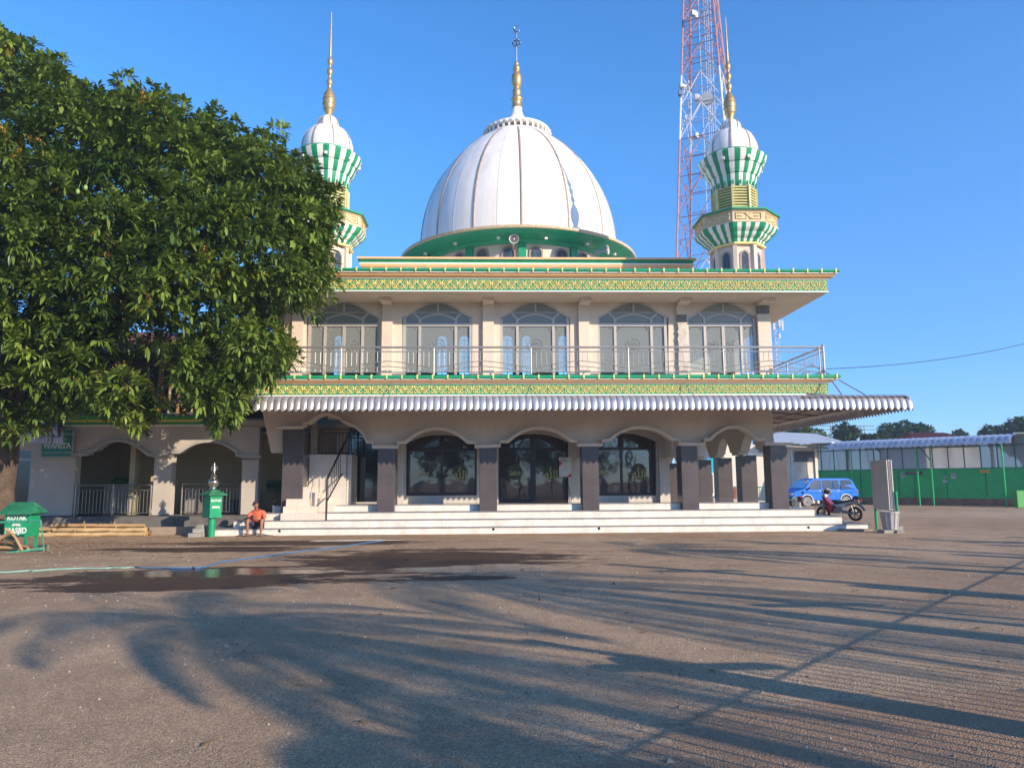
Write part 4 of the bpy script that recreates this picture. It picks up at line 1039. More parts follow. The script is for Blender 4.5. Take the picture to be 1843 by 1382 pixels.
# sign MASUK deep in the passage + bench
b=MB();X0,X1=Xc_(481,28.4,870),Xc_(520,28.4,870);zc_=Zc(874,28.4,500);b.box(X0,X1,28.38,28.42,zc_-.22,zc_+.22)
t=empty('entrance_sign',((X0+X1)/2,28.4,zc_-.22),'green sign in the dark passage left of the first mosque column','sign');obj('board',b,M('sign_green',(.02,.16,.09),.5),t);text('lettering','MASUK',.22,(Xc_(496,28.3,870),28.375,zc_),M('sign_dark',(.01,.03,.02),.6),t,bold=.01)
t=empty('folding_chair',(Xc_(478,27.2,900),27.2,ZF),'wooden folding chair in the dark passage behind the seated man','chair');b=MB();x=Xc_(480,27.2,900)
for i in range(4):b.box(x-.2,x+.2,27.2,27.23,ZF+.18+.16*i,ZF+.24+.16*i)
obj('backrest',b,M('chair_wood',(.30,.22,.12),.6),t)
for s_ in(-.24,.22):
    b=MB();b.box(x+s_,x+s_+.04,27.18,27.24,ZF,ZF+.85);obj('leg',b,M('chair_wood',(.3,.22,.12)),t)
    b=MB();b.box(x+s_,x+s_+.04,27.5,27.55,ZF,ZF+.42);obj('leg',b,M('chair_wood',(.3,.22,.12)),t)
b=MB();b.box(x-.2,x+.2,27.24,27.6,ZF+.40,ZF+.44);obj('seat',b,M('chair_wood',(.3,.22,.12)),t)
# WANITA sign and banner
YS=YB-.12;X0,X1=Xc_(78,YS,790),Xc_(131.5,YS,790);z0,z1=Zc(821.5,YS,100),Zc(774,YS,100)
t=empty('toilet_sign',((X0+X1)/2,YS,z0),'green sign reading WANITA on the annex wall, partly behind the banner','sign')
b=MB();b.box(X0,X1,YS-.03,YS,z0,z1);obj('board',b,M('sign_teal',(.0,.20,.11),.45),t)
b=MB();e=.035
b.box(X0-.01,X1+.01,YS-.045,YS+.01,z0-e,z0);b.box(X0-.01,X1+.01,YS-.045,YS+.01,z1,z1+e);b.box(X0-.03,X0,YS-.044,YS+.01,z0,z1);b.box(X1,X1+.03,YS-.044,YS+.01,z0,z1);obj('frame',b,M('sign_frame',(.35,.40,.36),.5),t)
sw=M('sign_letter',(.55,.60,.56),.6);H_=z1-z0;xm=(X0+X1)/2
text('lettering','TEMPAT WUDHU',.13,(xm,YS-.035,z1-H_*.16),sw,t);text('lettering','DAN TOILET',.12,(xm,YS-.035,z1-H_*.36),sw,t)
text('lettering','WANITA',.27,(xm-.0,YS-.035,z1-H_*.60),sw,t,bold=.012,sx=.86);text('lettering','TOILET & KAMAR MANDI',.085,(xm,YS-.035,z0+H_*.14),sw,t)
YS2=25.3;b=MB();n=14;a,b_=at(22,792,YS2),at(113,799,YS2);ht=.80
for i in range(n):
    for j in range(4):
        def q(i,j):t_=i/n;return (a.x+(b_.x-a.x)*t_,YS2+.03*math.sin(9*t_+j*.6),a.z+(b_.z-a.z)*t_+ht*j/4-.02*math.sin(PI*t_))
        b.add([q(i,j),q(i+1,j),q(i+1,j+1),q(i,j+1)],[(0,1,2,3)],[0,0,1,2][j])
t=empty('banner',(a.x,YS2,a.z),'white and blue cloth banner with orange band hanging beside the tree trunk','banner');bn=obj('cloth',b,[M('ban_white',(.55,.60,.75),.7),M('ban_orange',(.62,.28,.10),.7),M('ban_blue',(.10,.30,.62),.7)],t)
m_=bn.modifiers.new('solid','SOLIDIFY');m_.thickness=.004
b=MB();x=a.x+.55
r_=random.Random(3)
while x<b_.x-.55:
    wd=r_.uniform(.02,.06);b.box(x,x+wd,YS2-.05,YS2-.046,a.z+.22,a.z+.27+r_.choice((0,.02,.03)));x+=wd+r_.choice((.015,.015,.05))
obj('small_print',b,M('ban_print',(.05,.12,.45),.7),t)
b=MB();b.box(b_.x-.36,b_.x-.06,YS2-.055,YS2-.05,b_.z+.22,b_.z+.6);b.box(b_.x-.32,b_.x-.1,YS2-.06,YS2-.056,b_.z+.26,b_.z+.56,mi=1);obj('emblem_box',b,[M('ban_print',(.05,.12,.45)),M('ban_white',(.55,.6,.75))],t)
b=MB();b.tube([(a.x-.6,YS2,a.z+ht),(a.x,YS2,a.z+ht)],.006,4);b.tube([(b_.x,YS2,b_.z+ht),(b_.x+.3,YB,b_.z+ht+.4)],.006,4);obj('cord',b,M('rope',(.4,.4,.38),.8),t)
# dark timber shed on the annex roof, with props
t=empty('roof_shed',(-14,30,zt_),'dark timber shed with wooden posts on the annex terrace, glimpsed through leaves','shed')
b=MB();b.box(-26,-7.6,31,31.2,zt_-.06,7.4);obj('wall',b,M('shed_dark',(.05,.035,.03),.9,var=.3,streak=.2),t)
b=MB();b.add([(-26,27.5,6.6),(-8,27.5,6.6),(-8,33,8.4),(-26,33,8.4),(-26,27.5,6.5),(-8,27.5,6.5),(-8,33,8.3),(-26,33,8.3)],[(0,1,2,3),(7,6,5,4),(0,4,5,1),(1,5,6,2),(2,6,7,3),(3,7,4,0)]);obj('roof',b,M('rust_roof',(.28,.10,.05),.8,var=.3),t)
pm=[M('post_orange',(.42,.22,.10),.8,var=.2,streak=.2),M('post_pale',(.50,.40,.26),.8,var=.2,streak=.2),M('brick_red',(.36,.13,.09),.9,var=.2)]
for i,(px_,top,mi_,r) in enumerate(((205,640,1,.08),(222,640,2,.12),(236,655,1,.05),(262,650,1,.05),(281,690,0,.07),(292,700,0,.05),(303,705,1,.05),(318,715,0,.06),(169,650,0,.07),(180,660,1,.06),(330,690,0,.07),(345,700,1,.05))):
    b=MB();x=Xc_(px_,28.6,740);b.tube([(x,28.6,zt_-.06),(x+.12*math.sin(i*2.1),28.65,6.55)],r,7);obj('post',b,pm[mi_],t,smooth=True)
b=MB();b.tube([(-17,28.5,zt_+.75),(-9,28.5,zt_+.75)],.03,5);b.tube([(-17,28.5,zt_+.3),(-9,28.5,zt_+.3)],.03,5);obj('rail',b,M('dull_steel',(.35,.34,.32)),t)
# ================================================================= log stack
lg=[M('log_tan',(.50,.32,.16),.7,var=.2,scale=3),M('log_pale',(.62,.44,.22),.65,var=.2,scale=3),M('log_brown',(.30,.18,.10),.8,var=.3)]
def log(x0,x1,Y0,Y1,z0,z1,r0_,r1_,m,label,group=None,n=9,name='timber_pole'):
    b=MB();pts=[];rs=[];rr=random.Random(int(x0*100)+int(z0*1000))
    for k in range(n+1):
        t=k/n;pts.append((x0+(x1-x0)*t,Y0+(Y1-Y0)*t+rr.uniform(-.02,.02),z0+(z1-z0)*t+rr.uniform(-.012,.012)));rs.append((r0_+(r1_-r0_)*t)*rr.uniform(.93,1.07))
    b.tube(pts,rs,10)
    for k in(3,6):
        p=pts[k];b.tube([p,(p[0]+.05,p[1]-.03,p[2]+rs[k]+.07)],.018,5)
    o=obj(name,b,m,smooth=50);tag(o,label,'log',group);return o
Xa,Xb=Xc_(96,25.,945),Xc_(268,25.,945);G='long timber poles stacked at the annex kerb'
log(Xa-.3,Xb+.02,24.75,24.7,.07,.07,.075,.07,lg[1],'pale peeled pole at the front bottom of the timber stack',G)
log(Xa-.1,Xb+.0,24.92,24.9,.085,.08,.08,.08,lg[0],'tan pole lying second in the bottom row of the timber stack',G)
log(Xa,Xb+.04,25.08,25.06,.09,.085,.085,.08,lg[2],'brown barked pole at the back of the bottom row',G)
log(Xa+.1,Xb-.0,24.83,24.8,.21,.2,.07,.07,lg[1],'pale pole resting on the front two of the timber stack',G)
log(Xa-.4,Xb-.05,25.0,24.98,.235,.22,.075,.065,lg[0],'tan pole in the middle row at the back of the stack',G)
log(Xa+.0,Xb-.1,24.93,24.9,.36,.33,.065,.06,lg[0],'knotty tan pole on the very top of the timber stack',G)
# ================================================================= donation post box
p=gnd(380,966);t=empty('donation_box',(p.x,p.y,0),'green donation box on a post with silver crescent finial, lettered KOTAK AMAL','donation box',rz=R_(50))
x,y=p.x,p.y;zb1,zb2_=Zc(930,y,380),Zc(891,y,380)
b=MB();b.lathe((x,y),[(.11,0),(.11,zb1)],20);obj('post',b,green,t,smooth=True)
b=MB();b.box(-.2,.2,-.2,.2,zb1+.02,zb2_);b.box(-.22,.22,-.22,.22,zb1-.02,zb1+.02);b.box(-.13,.13,-.206,-.2,zb2_-.09,zb2_-.075,mi=1);obj('box',b,[green,dark],t,local=True)
b=MB();zr1=Zc(881,y,383);v=[(-.31,-.31,zb2_),(.31,-.31,zb2_),(.31,.31,zb2_),(-.31,.31,zb2_),(-.31,-.31,zb2_+.025),(.31,-.31,zb2_+.025),(.31,.31,zb2_+.025),(-.31,.31,zb2_+.025),(-.07,-.07,zr1),(.07,-.07,zr1),(.07,.07,zr1),(-.07,.07,zr1)]
b.add(v,[(3,2,1,0),(0,1,5,4),(1,2,6,5),(2,3,7,6),(3,0,4,7),(4,5,9,8),(5,6,10,9),(6,7,11,10),(7,4,8,11),(8,9,10,11)]);obj('roof',b,M('box_roof_green',(.03,.22,.11),.5,var=.3),t,local=True)
zz=lambda yy:Zc(yy,y,383);b=MB();k_=y/F
b.lathe((x,y),[(.06,zr1-.02),(.10,zr1+.03),(.085,zz(877.5)),(.1,zz(876)),(.15,zz(873)),(.178,zz(868)),(.15,zz(863)),(.08,zz(860.5)),(.07,zz(859.5)),(.1,zz(857)),(.045,zz(851)),(.03,zz(843)),(.02,zz(838)),(.004,zz(832))],24)
f1=obj('finial',b,M('polished_steel',(.62,.58,.54),.22,metal=.95),t,smooth=60)
b=MB();b.torus((x,y,zz(842.5)),.10,.013,'y',20,5);b.torus((x,y,zz(842.5)),.055,.01,'y',14,4);obj('crescent',b,M('polished_steel',(.62,.58,.54)),f1,smooth=True)
lt=M('hand_paint_white',(.75,.78,.74),.6)
ca,sa=math.cos(R_(50)),math.sin(R_(50))
for s_,zf2 in(('KOTAK',.25),('AMAL',.55)):
    z=zb2_-(zb2_-zb1)*zf2;text('lettering',s_,.105,(x+.205*sa,y-.205*ca,z),lt,t,rz=R_(50),ext=.002,bold=.003)
# concrete blocks beside it
blk=M('concrete_block',(.33,.32,.29),.95,var=.15,bump=.5)
def block(px,py,Y,z,rz,label,d=(.38,.2,.13)):
    p=at(px,py,Y);b=MB();b.cbox((0,0,d[2]/2),d);o=obj('concrete_block',b,blk,local=True);bevel(o,.008);o.location=(p.x,Y,z);o.rotation_euler=(0,0,rz);tag(o,label,'concrete block','concrete blocks by the green donation box')
block(351,962,24.05,.0,R_(3),'front left concrete block on the ground by the donation post')
block(361,962,24.22,.0,R_(-5),'concrete block on the ground just behind the front one',(.3,.2,.13))
block(358,950,24.15,.13,R_(10),'concrete block lying across two others by the donation post',(.34,.2,.13))
block(362,940,24.2,.26,R_(-8),'small topmost concrete block of the little pile',(.2,.18,.12))
block(372,962,24.4,.0,R_(80),'upright concrete block right behind the green post',(.2,.18,.34))
b=MB()
for i in range(9):
    a=gnd(424+i*2.5,965,0);b.tube([(a.x,a.y+.02,.01),(a.x+.25,a.y+.02+.03*i,.02+.07*math.sin(1+i)),(a.x+.5+.04*i,a.y+.1,.012)],.008,4)
o=obj('wire_scraps',b,M('rusty_wire',(.16,.10,.07),.7));tag(o,'tangle of rusty wire on the ground left of the man','wire')
# ================================================================= big donation box
p=gnd(24,988);X=p.x;Y=p.y
t=empty('donation_box',(X,Y,0),'green pitched-roof donation box hand lettered KOTAK AMAL MASJID','donation box')
z0,z1=Zc(966,Y-.0,30),Zc(924,Y,30);x0,x1=Xc_(8,Y,945),Xc_(51,Y,945);dp_=.5
b=MB();b.box(x0,x1,Y,Y+dp_,z0,z1+.1);obj('box',b,green,t)
b=MB();zr_=Zc(905.5,Y+.25,30);ex0,ex1=x0-.12,x1+.14
for s_ in(0,1):
    ya,ye=Y+dp_/2,(Y-.14 if s_==0 else Y+dp_+.14)
    b.add([(ex0,ye,z1-.02),(ex1,ye,z1-.02),(ex1-.18,ya,zr_),(ex0+.1,ya,zr_),(ex0,ye,z1+.01),(ex1,ye,z1+.01),(ex1-.18,ya,zr_+.03),(ex0+.1,ya,zr_+.03)],[(0,1,2,3),(4,5,6,7),(0,4,5,1),(1,5,6,2),(2,6,7,3),(0,3,7,4)])
for a_,b__ in((ex0,ex0+.1),(ex1,ex1-.18)):b.add([(a_,Y-.14,z1),(a_,Y+dp_+.14,z1),(b__,Y+dp_/2,zr_)],[(0,1,2)])
obj('roof',b,M('box_roof_green',(.03,.22,.11)),t)
for lx in(x0+.03,x1-.05):
    for ly in(Y+.03,Y+dp_-.03):b=MB();b.cbox((lx,ly,z0/2),(.055,.055,z0));obj('leg',b,green,t)
for s_,yy,sz in(('KOTAK',932,.17),('AMAL',944.5,.085),('MASJID',955,.205)):
    text('lettering',s_,sz,((x0+x1)/2,Y-.003,Zc(yy,Y,30)),lt,t,bold=.006,sx=.86 if s_!='AMAL' else 1)
# tubular barrier frame in front
p0=gnd(80,986);Yb=gnd(80,990).y-.4
t=empty('barrier_frame',(Xc_(40,Yb,960),Yb,0),'chipped green steel barrier frame standing in front of the lettered box','barrier')
gm=M('barrier_green',(.06,.36,.22),.5,var=.3,scale=6)
b=MB();a=at(-30,941,Yb);a2=at(73.5,937,Yb);c1=at(79,987,Yb);c0=at(-30,1000,Yb-.3)
b.tube([a,a2,c1,c0],.035,6);obj('frame',b,gm,t)
for s_,nm in((0,'foot'),):
    b=MB();b.tube([(c1.x-.35,Yb+.35,.12),(c1.x+.10,Yb+.0,.14),(c1.x+.16,Yb-.1,.0)],.03,6);b.tube([c1,(c1.x,Yb,.0)],.03,6);obj(nm,b,M('barrier_rust',(.14,.17,.11),.6),t)
# fire wood heap
G='cut branches heaped under the barrier'
fw2=[('thick pale branch pointing at the yard from the heap',10,952,40,990,.035,0),('short bright cut log at the front of the heap',38,998,50,1003,.045,0),('long branch lying flat at the foot of the heap',-20,1000,40,992,.05,0),('reddish branch at the bottom left of the heap',-25,1005,28,1002,.06,2),('forked branch leaning up against the barrier',-20,985,22,945,.05,0),('dark twisted branch at the back of the heap',-20,975,50,985,.045,2),('slim branch across the middle of the heap',-10,962,40,988,.035,0),('stubby log behind the barrier foot',20,996,34,999,.055,2)]
for i,(lb,xa,ya,xb,yb_,r,mi_) in enumerate(fw2):
    Yw=Yb-.15+.12*(i%4);pa=at(xa,ya,Yw+.2);pb_=at(xb,yb_,Yw);pa.z=max(pa.z,r);pb_.z=max(min(pb_.z,.5),r)
    mid=(pa+pb_)/2+Vector((0,.05,.05));b=MB();b.tube([pa,pa.lerp(mid,.5)+Vector((0,0,.02)),mid,pb_],[r,r*1.1,r,r*.9],8);o=obj('cut_branch',b,lg[mi_],smooth=50);tag(o,lb,'branch',G)
# ================================================================= hose
hp=[(-60,1034),(0,1031),(60,1028),(130,1024.5),(200,1023),(240,1022)]
hb=[(240,1022),(300,1023),(352,1022.5),(375,1020),(395,1013),(440,1006.5),(490,1000.5),(540,993),(600,986.5),(650,979),(690,974)]
def gp(l,z):return [Vector((gnd(*q_).x,gnd(*q_).y,z)) for q_ in l]
def smooth_path(P_,n=6):
    P_=[P_[0]]+P_+[P_[-1]];o=[]
    for i in range(1,len(P_)-2):
        a,b_,c_,d_=P_[i-1:i+3]
        for k in range(n):
            t=k/n;o.append(.5*((2*b_)+(c_-a)*t+(2*a-5*b_+4*c_-d_)*t*t+(3*b_-a-3*c_+d_)*t**3)+Vector((.03*math.sin(i*2.3+k),.05*math.sin(i*1.7+k*.9),0)))
    return o+[P_[-2]]
b=MB();b.tube(smooth_path(gp(hp,.015)),.014,6,mi=0);b.tube(smooth_path(gp(hb,.016)),.015,6,mi=1);o=obj('garden_hose',b,[M('hose_green',(.25,.50,.40),.5),M('hose_blue',(.05,.17,.34),.5)],smooth=True);tag(o,'thin blue and pale green hose lying across the wet yard','hose')
# ================================================================= sign slab and bin
Yp=23.9;X0=Xc_(1597.5,Yp,868);X1=Xc_(1606.5,Yp,868)+.02;zt=Zc(827.5,Yp,1600);zb_=Zc(918,Yp,1600)
t=empty('notice_stand',(X0,Yp,0),'tall grey display panel with lace patterned edge on green legs','panel')
b=MB();b.box(X0,X1,Yp,Yp+1.02,zb_,zt);bevel(obj('board',b,M('panel_grey',(.58,.55,.50),.7,var=.08),t),.006)
b=MB();n=22;hh=(zt-zb_)/n;xm=(X0+X1)/2
for i in range(n):
    z=zb_+hh*(i+.5)
    b.torus((xm,Yp-.006,z),.052,.010,'y',10,4)
    b.box(xm-.012,xm+.012,Yp-.008,Yp-.001,z-.012,z+.012)
    for s_ in(-1,1):b.tube([(xm+s_*.065,Yp-.005,z-hh/2),(xm+s_*.035,Yp-.005,z),(xm+s_*.065,Yp-.005,z+hh/2)],.007,4)
b.box(X0+.004,X1-.004,Yp-.0025,Yp-.0005,zb_+.01,zt-.01,mi=1)
obj('lace_edge',b,[M('lace_dark',(.10,.10,.11),.6),M('lace_white',(.70,.67,.60),.6)],t)
for i,(yy,xx) in enumerate(((Yp+.12,X1-.03),(Yp+.98,X0+.05))):
    b=MB();b.tube([(xx,yy,-.02),(xx,yy,zb_+.02+(.5 if i==0 else .0))],.045,10);obj('leg',b,green,t,smooth=True)
b=MB();b.tube([(X1+.05,Yp-.02,.6),(X1+.05,Yp-.02,1.28)],.045,10);obj('leg_sleeve',b,green,t,smooth=True)
b=MB();b.box(X0-.02,X1+.25,Yp+.05,Yp+.25,-.02,.16);obj('footing',b,blk,t)
pbn=gnd(1602,957);Yb2=23.35;xb=Xc_(1602,Yb2,940)
t=empty('rubbish_bin',(xb,Yb2,.04),'open grey plastic rubbish bin beside the display panel','bin')
z0=.10;z1=Zc(920,Yb2,1602);b=MB();pr=[(.20,z0),(.205,z0+.03),(.27,z1-.06),(.29,z1-.055),(.295,z1),(.275,z1+.004),(.262,z1-.02),(.20,z0+.05)]
b.lathe((xb,Yb2),pr,12,rot=R_(8));bevel(obj('bin_body',b,M('bin_grey',(.40,.39,.38),.5,var=.06),t),.008)
b=MB()
for k in range(12):
    g_=R_(8)+k*PI/6;b.tube([(xb+.207*math.cos(g_),Yb2+.207*math.sin(g_),z0+.04),(xb+.272*math.cos(g_),Yb2+.272*math.sin(g_),z1-.07)],.011,5)
obj('bin_rib',b,M('bin_grey',(.4,.39,.38)),t)
for i,(px_,rz,lb) in enumerate(((1598,5,'concrete slab under the grey bin'),(1613,-12,'broken brick leaning at the right foot of the bin'))):
    b=MB();b.cbox((0,0,.05),(.5 if i==0 else .22,.36 if i==0 else .14,.10));o=obj('paving_slab' if i==0 else 'broken_brick',b,blk,local=True);bevel(o,.012);o.location=(Xc_(px_,Yb2,955),Yb2-(0 if i==0 else .2),-.005);o.rotation_euler=(0,0,R_(rz));tag(o,lb,'slab' if i==0 else 'brick')
# poster with red corners on the mosque window
Yq=YI-.24;X0,X1=Xc_(1006,Yq,840),Xc_(1028,Yq,840);z0,z1=Zc(858,Yq,1017),Zc(823,Yq,1017)
t=empty('notice_poster',((X0+X1)/2,Yq,z0),'white notice with red corner marks hung by the middle door','poster')
b=MB();b.box(X0,X1,Yq-.012,Yq,z0,z1);obj('board',b,M('poster_white',(.75,.73,.70),.5),t)
b=MB();m_=(z0+z1)/2;b.add([(X0,Yq-.015,m_+.02),(X0+.13,Yq-.015,m_+.13),(X0,Yq-.015,m_+.25)],[(0,1,2)]);b.add([(X1-.17,Yq-.015,z0),(X1,Yq-.015,z0),(X1,Yq-.015,z0+.15)],[(0,1,2)]);obj('red_mark',b,M('poster_red',(.65,.05,.06),.5),t)
b=MB();r_=random.Random(5)
for rw,(zz_,n) in enumerate(((z1-.07,4),(z1-.12,6),(z1-.16,5))):
    x=X0+.06
    for i in range(n):
        wd=r_.uniform(.02,.05);b.box(x,x+wd,Yq-.016,Yq-.013,zz_,zz_+.018);x+=wd+.012
obj('small_print',b,M('print_grey',(.15,.15,.16),.6),t)
b=MB();b.tube([((X0+X1)/2,Yq-.005,z1),((X0+X1)/2-.02,Yq,z1+.15)],.004,4);b.tube([(X1+.02,YI-.05,zs[3]+.02),(X1-.1,YI-.06,zs[3]+.6),(X1-.3,YI-.05,zs[3]+1.)],.012,5);obj('cord',b,dark,t)
# ================================================================= seated man
def skin(name,verts,edges,mat,parent,sub=2,root=0):
    me=bpy.data.meshes.new(name);org,_=ORG[parent.name]
    me.from_pydata([tuple(Vector(v[:3])-org) for v in verts],edges,[]);o=bpy.data.objects.new(name,me);COL.objects.link(o);o.parent=parent
    m=o.modifiers.new('skin','SKIN');m.use_smooth_shade=True
    sv=me.skin_vertices[0].data
    for i,v in enumerate(verts):
        r=v[3];sv[i].radius=(r,r) if not isinstance(r,tuple) else r;sv[i].use_root=(i==root)
    s=o.modifiers.new('sub','SUBSURF');s.levels=sub;s.render_levels=sub
    me.materials.append(mat)
    for p in me.polygons:p.use_smooth=True
    ORG[o.name]=(org,0);return o
mx=Xc_(464,24.6,935);my=24.66
t=empty('person',(mx,my,0),'man in orange shirt, dark shorts and dark cap sitting on the lowest step','person')
sk_m=M('skin_brown',(.30,.145,.085),.5,var=.08);sh=M('shirt_orange',(.80,.15,.075),.85,var=.08,scale=9,bump=.3,bscale=12);so_=M('shorts_navy',(.045,.04,.085),.85,var=.15)
hipz=.33;xk=[-.215,.235]
def V(x,y,z,r):return (mx+x,my+y,z,r)
vs=[V(0,0,hipz,.12),V(-.01,-.02,.50,.12),V(-.01,-.08,.68,.13),V(-.02,-.12,.80,.085),V(-.03,-.135,.865,.05),V(-.035,-.15,.90,.045)]
ed=[(0,1),(1,2),(2,3),(3,4),(4,5)]
def chain(root,pts):
    p=root
    for q in pts:vs.append(V(*q));ed.append((p,len(vs)-1));p=len(vs)-1
    return p
for s_,k in((-1,xk[0]),(1,xk[1])):
    chain(0,[(s_*.10,-.04,hipz,.095),(k*.8,-.24,.43,.08),(k,-.40,.52,.062),(k,-.43,.40,.052),(k*.97,-.42,.25,.05),(k*.93,-.41,.10,.034),(k*.93,-.43,.055,.038),(k*1.0,-.53,.03,.03),(k*1.03,-.60,.022,.018)])
# arms: hands meeting in front of the chest
rh=chain(2,[(-.19,-.10,.73,.062),(-.25,-.16,.62,.05),(-.27,-.26,.52,.042),(-.20,-.34,.57,.036),(-.12,-.40,.63,.026),(-.09,-.42,.645,.024)])
lh=chain(2,[(.18,-.10,.73,.062),(.24,-.16,.60,.05),(.25,-.24,.50,.044),(.15,-.33,.52,.036),(.05,-.38,.56,.026),(.02,-.395,.575,.024)])
body=skin('body',vs,ed,sk_m,t)
# head with face, ears
hc=Vector((mx-.045,my-.185,.985))
hd=MB();n=20;m=16
Rz=Matrix.Rotation(R_(-22),3,'Z')@Matrix.Rotation(R_(18),3,'X')
def headpt(a,g_):
    x=math.cos(a)*math.sin(g_);y=-math.cos(a)*math.cos(g_);z=math.sin(a)
    w_=.074;d_=.092;h_=.112
    if z<0:w_*=1-.28*z*z;d_*=1-.1*z*z
    p=Vector((x*w_,y*d_,z*h_))
    fr_=max(0,-y)
    nose=math.exp(-((x*w_)/.012)**2)*math.exp(-((p.z+.012)/.026)**2)*fr_;p.y-=.024*nose
    for ex in(-.03,.03):p.y+=.010*math.exp(-((p.x-ex)/.014)**2-((p.z-.018)/.011)**2)*fr_
    p.y-=.006*math.exp(-(p.x/.022)**2-((p.z+.048)/.008)**2)*fr_
    p.y+=.004*math.exp(-(p.x/.02)**2-((p.z+.06)/.006)**2)*fr_
    p.y-=.008*math.exp(-(p.x/.02)**2-((p.z+.085)/.014)**2)*fr_
    return hc+Rz@p
v=[];f_=[]
for i in range(m+1):
    for k in range(n):v.append(headpt(-PI/2+PI*i/m,2*PI*k/n))
for i in range(m):
    for k in range(n):f_.append((i*n+k,i*n+(k+1)%n,(i+1)*n+(k+1)%n,(i+1)*n+k))
hd.add(v,f_)
for s_ in(-1,1):
    q=hc+Rz@Vector((s_*.076,.01,-.002));hd.sphere(q,.022,8,6,sc=(.4,.7,1.2))
obj('head',hd,sk_m,t,smooth='all')
b=MB()
for s_ in(-1,1):b.sphere(hc+Rz@Vector((s_*.03,-.083,.018)),.010,8,6)
b.tube([hc+Rz@Vector((-.022,-.094,-.052)),hc+Rz@Vector((.022,-.094,-.052))],.003,4)
for s_ in(-1,1):b.tube([hc+Rz@Vector((s_*.045,-.084,.036)),hc+Rz@Vector((s_*.018,-.093,.036))],.004,4)
obj('face_feature',b,M('face_dark',(.04,.02,.02),.5),t,smooth='all')
b=MB();v=[];f_=[];n=20
for i in range(7):
    a=R_(12)+R_(78)*i/6
    for k in range(n):
        g_=2*PI*k/n;v.append(hc+Rz@Vector((.083*math.cos(a)*math.sin(g_),-.100*math.cos(a)*math.cos(g_),.022+.108*math.sin(a))))
for i in range(6):
    for k in range(n):f_.append((i*n+k,i*n+(k+1)%n,(i+1)*n+(k+1)%n,(i+1)*n+k))
b.add(v,f_)
br=[];
for i in range(9):
    g_=R_(-62+124*i/8);br.append((.080*math.sin(g_),-.098*math.cos(g_)))
v=[]
for x,y in br:v.append(hc+Rz@Vector((x,y,.052)))
for x,y in br:v.append(hc+Rz@Vector((x*.85,y-.075*max(.1,math.cos(math.atan2(x,-y)*1.4)),.038)))
b.add(v,[(i,i+1,10+i,9+i) for i in range(8)])
cap_=obj('cap',b,M('cap_dark',(.05,.02,.035),.8),t,smooth='all');mo=cap_.modifiers.new('s','SOLIDIFY');mo.thickness=.006
# five fingers and a thumb on each hand, curled about a phone
def hand(base,dirv,up,sg,name):
    d=Vector(dirv).normalized();u=Vector(up).normalized();s=d.cross(u).normalized()*sg
    vs2=[(*(base-d*.03),.022),(*(base+d*.03),.026)];e2=[(0,1)]
    for j,(off,L_) in enumerate(((-.028,.062),(-.010,.072),(.009,.068),(.027,.055))):
        p0=base+d*.05+s*off;i0=len(vs2)
        vs2+= [(*p0,.0095),(*(p0+d*L_*.45-u*.008),.0085),(*(p0+d*L_*.65-u*.03),.008),(*(p0+d*L_*.5-u*.048),.007)];e2+=[(1,i0),(i0,i0+1),(i0+1,i0+2),(i0+2,i0+3)]
    i0=len(vs2);p0=base-s*.028+d*.005;vs2+=[(*p0,.011),(*(p0-s*.014+d*.028-u*.012),.010),(*(p0-s*.004+d*.05-u*.028),.008)];e2+=[(0,i0),(i0,i0+1),(i0+1,i0+2)]
    return skin(name,vs2,e2,sk_m,t,1)
hand(Vector(V(-.085,-.425,.65,0)[:3]),(.8,-.3,.1),(0,-.4,.9),1,'hand')
hand(Vector(V(.01,-.40,.578,0)[:3]),(-.8,-.3,.15),(0,-.4,.9),-1,'hand')
b=MB();b.cbox((mx-.04,my-.455,.615),(.10,.012,.06),rz=R_(-10),rx=R_(-40));o=bevel(obj('mobile_phone',b,M('phone_black',(.02,.02,.025),.2)),.004);tag(o,'small dark phone in the hands of the seated man','phone')
# shirt
v2=[V(0,.0,.36,.145),V(-.01,-.02,.50,.145),V(-.01,-.08,.66,.155),V(-.02,-.115,.78,.10),V(-.025,-.125,.825,.06),
 V(-.19,-.10,.74,.082),V(-.25,-.16,.62,.078),V(-.265,-.2,.565,.075),V(.18,-.10,.74,.082),V(.24,-.16,.61,.078),V(.25,-.2,.55,.075),V(-.01,-.16,.40,.10)]
skin('shirt',v2,[(0,1),(1,2),(2,3),(3,4),(2,5),(5,6),(6,7),(2,8),(8,9),(9,10),(0,11)],sh,t,2,1)
v3=[V(0,.01,hipz-.01,.135),V(-.10,-.06,hipz,.11),V(xk[0]*.8,-.24,.425,.098),V(xk[0]*.95,-.35,.485,.085),V(.10,-.06,hipz,.11),V(xk[1]*.8,-.24,.425,.098),V(xk[1]*.95,-.35,.485,.085)]
skin('shorts',v3,[(0,1),(1,2),(2,3),(0,4),(4,5),(5,6)],so_,t,2,0)
for k in xk:
    b=MB();b.cbox((mx+k*1.0,my-.51,.008),(.10,.25,.016));bevel(obj('sandal',b,M('sandal',(.06,.04,.04),.7),t),.01)
    b=MB();b.torus((mx+k*1.0,my-.54,.02),.045,.008,'y',12,4);obj('sandal_strap',b,M('sandal',(.06,.04,.04)),t)
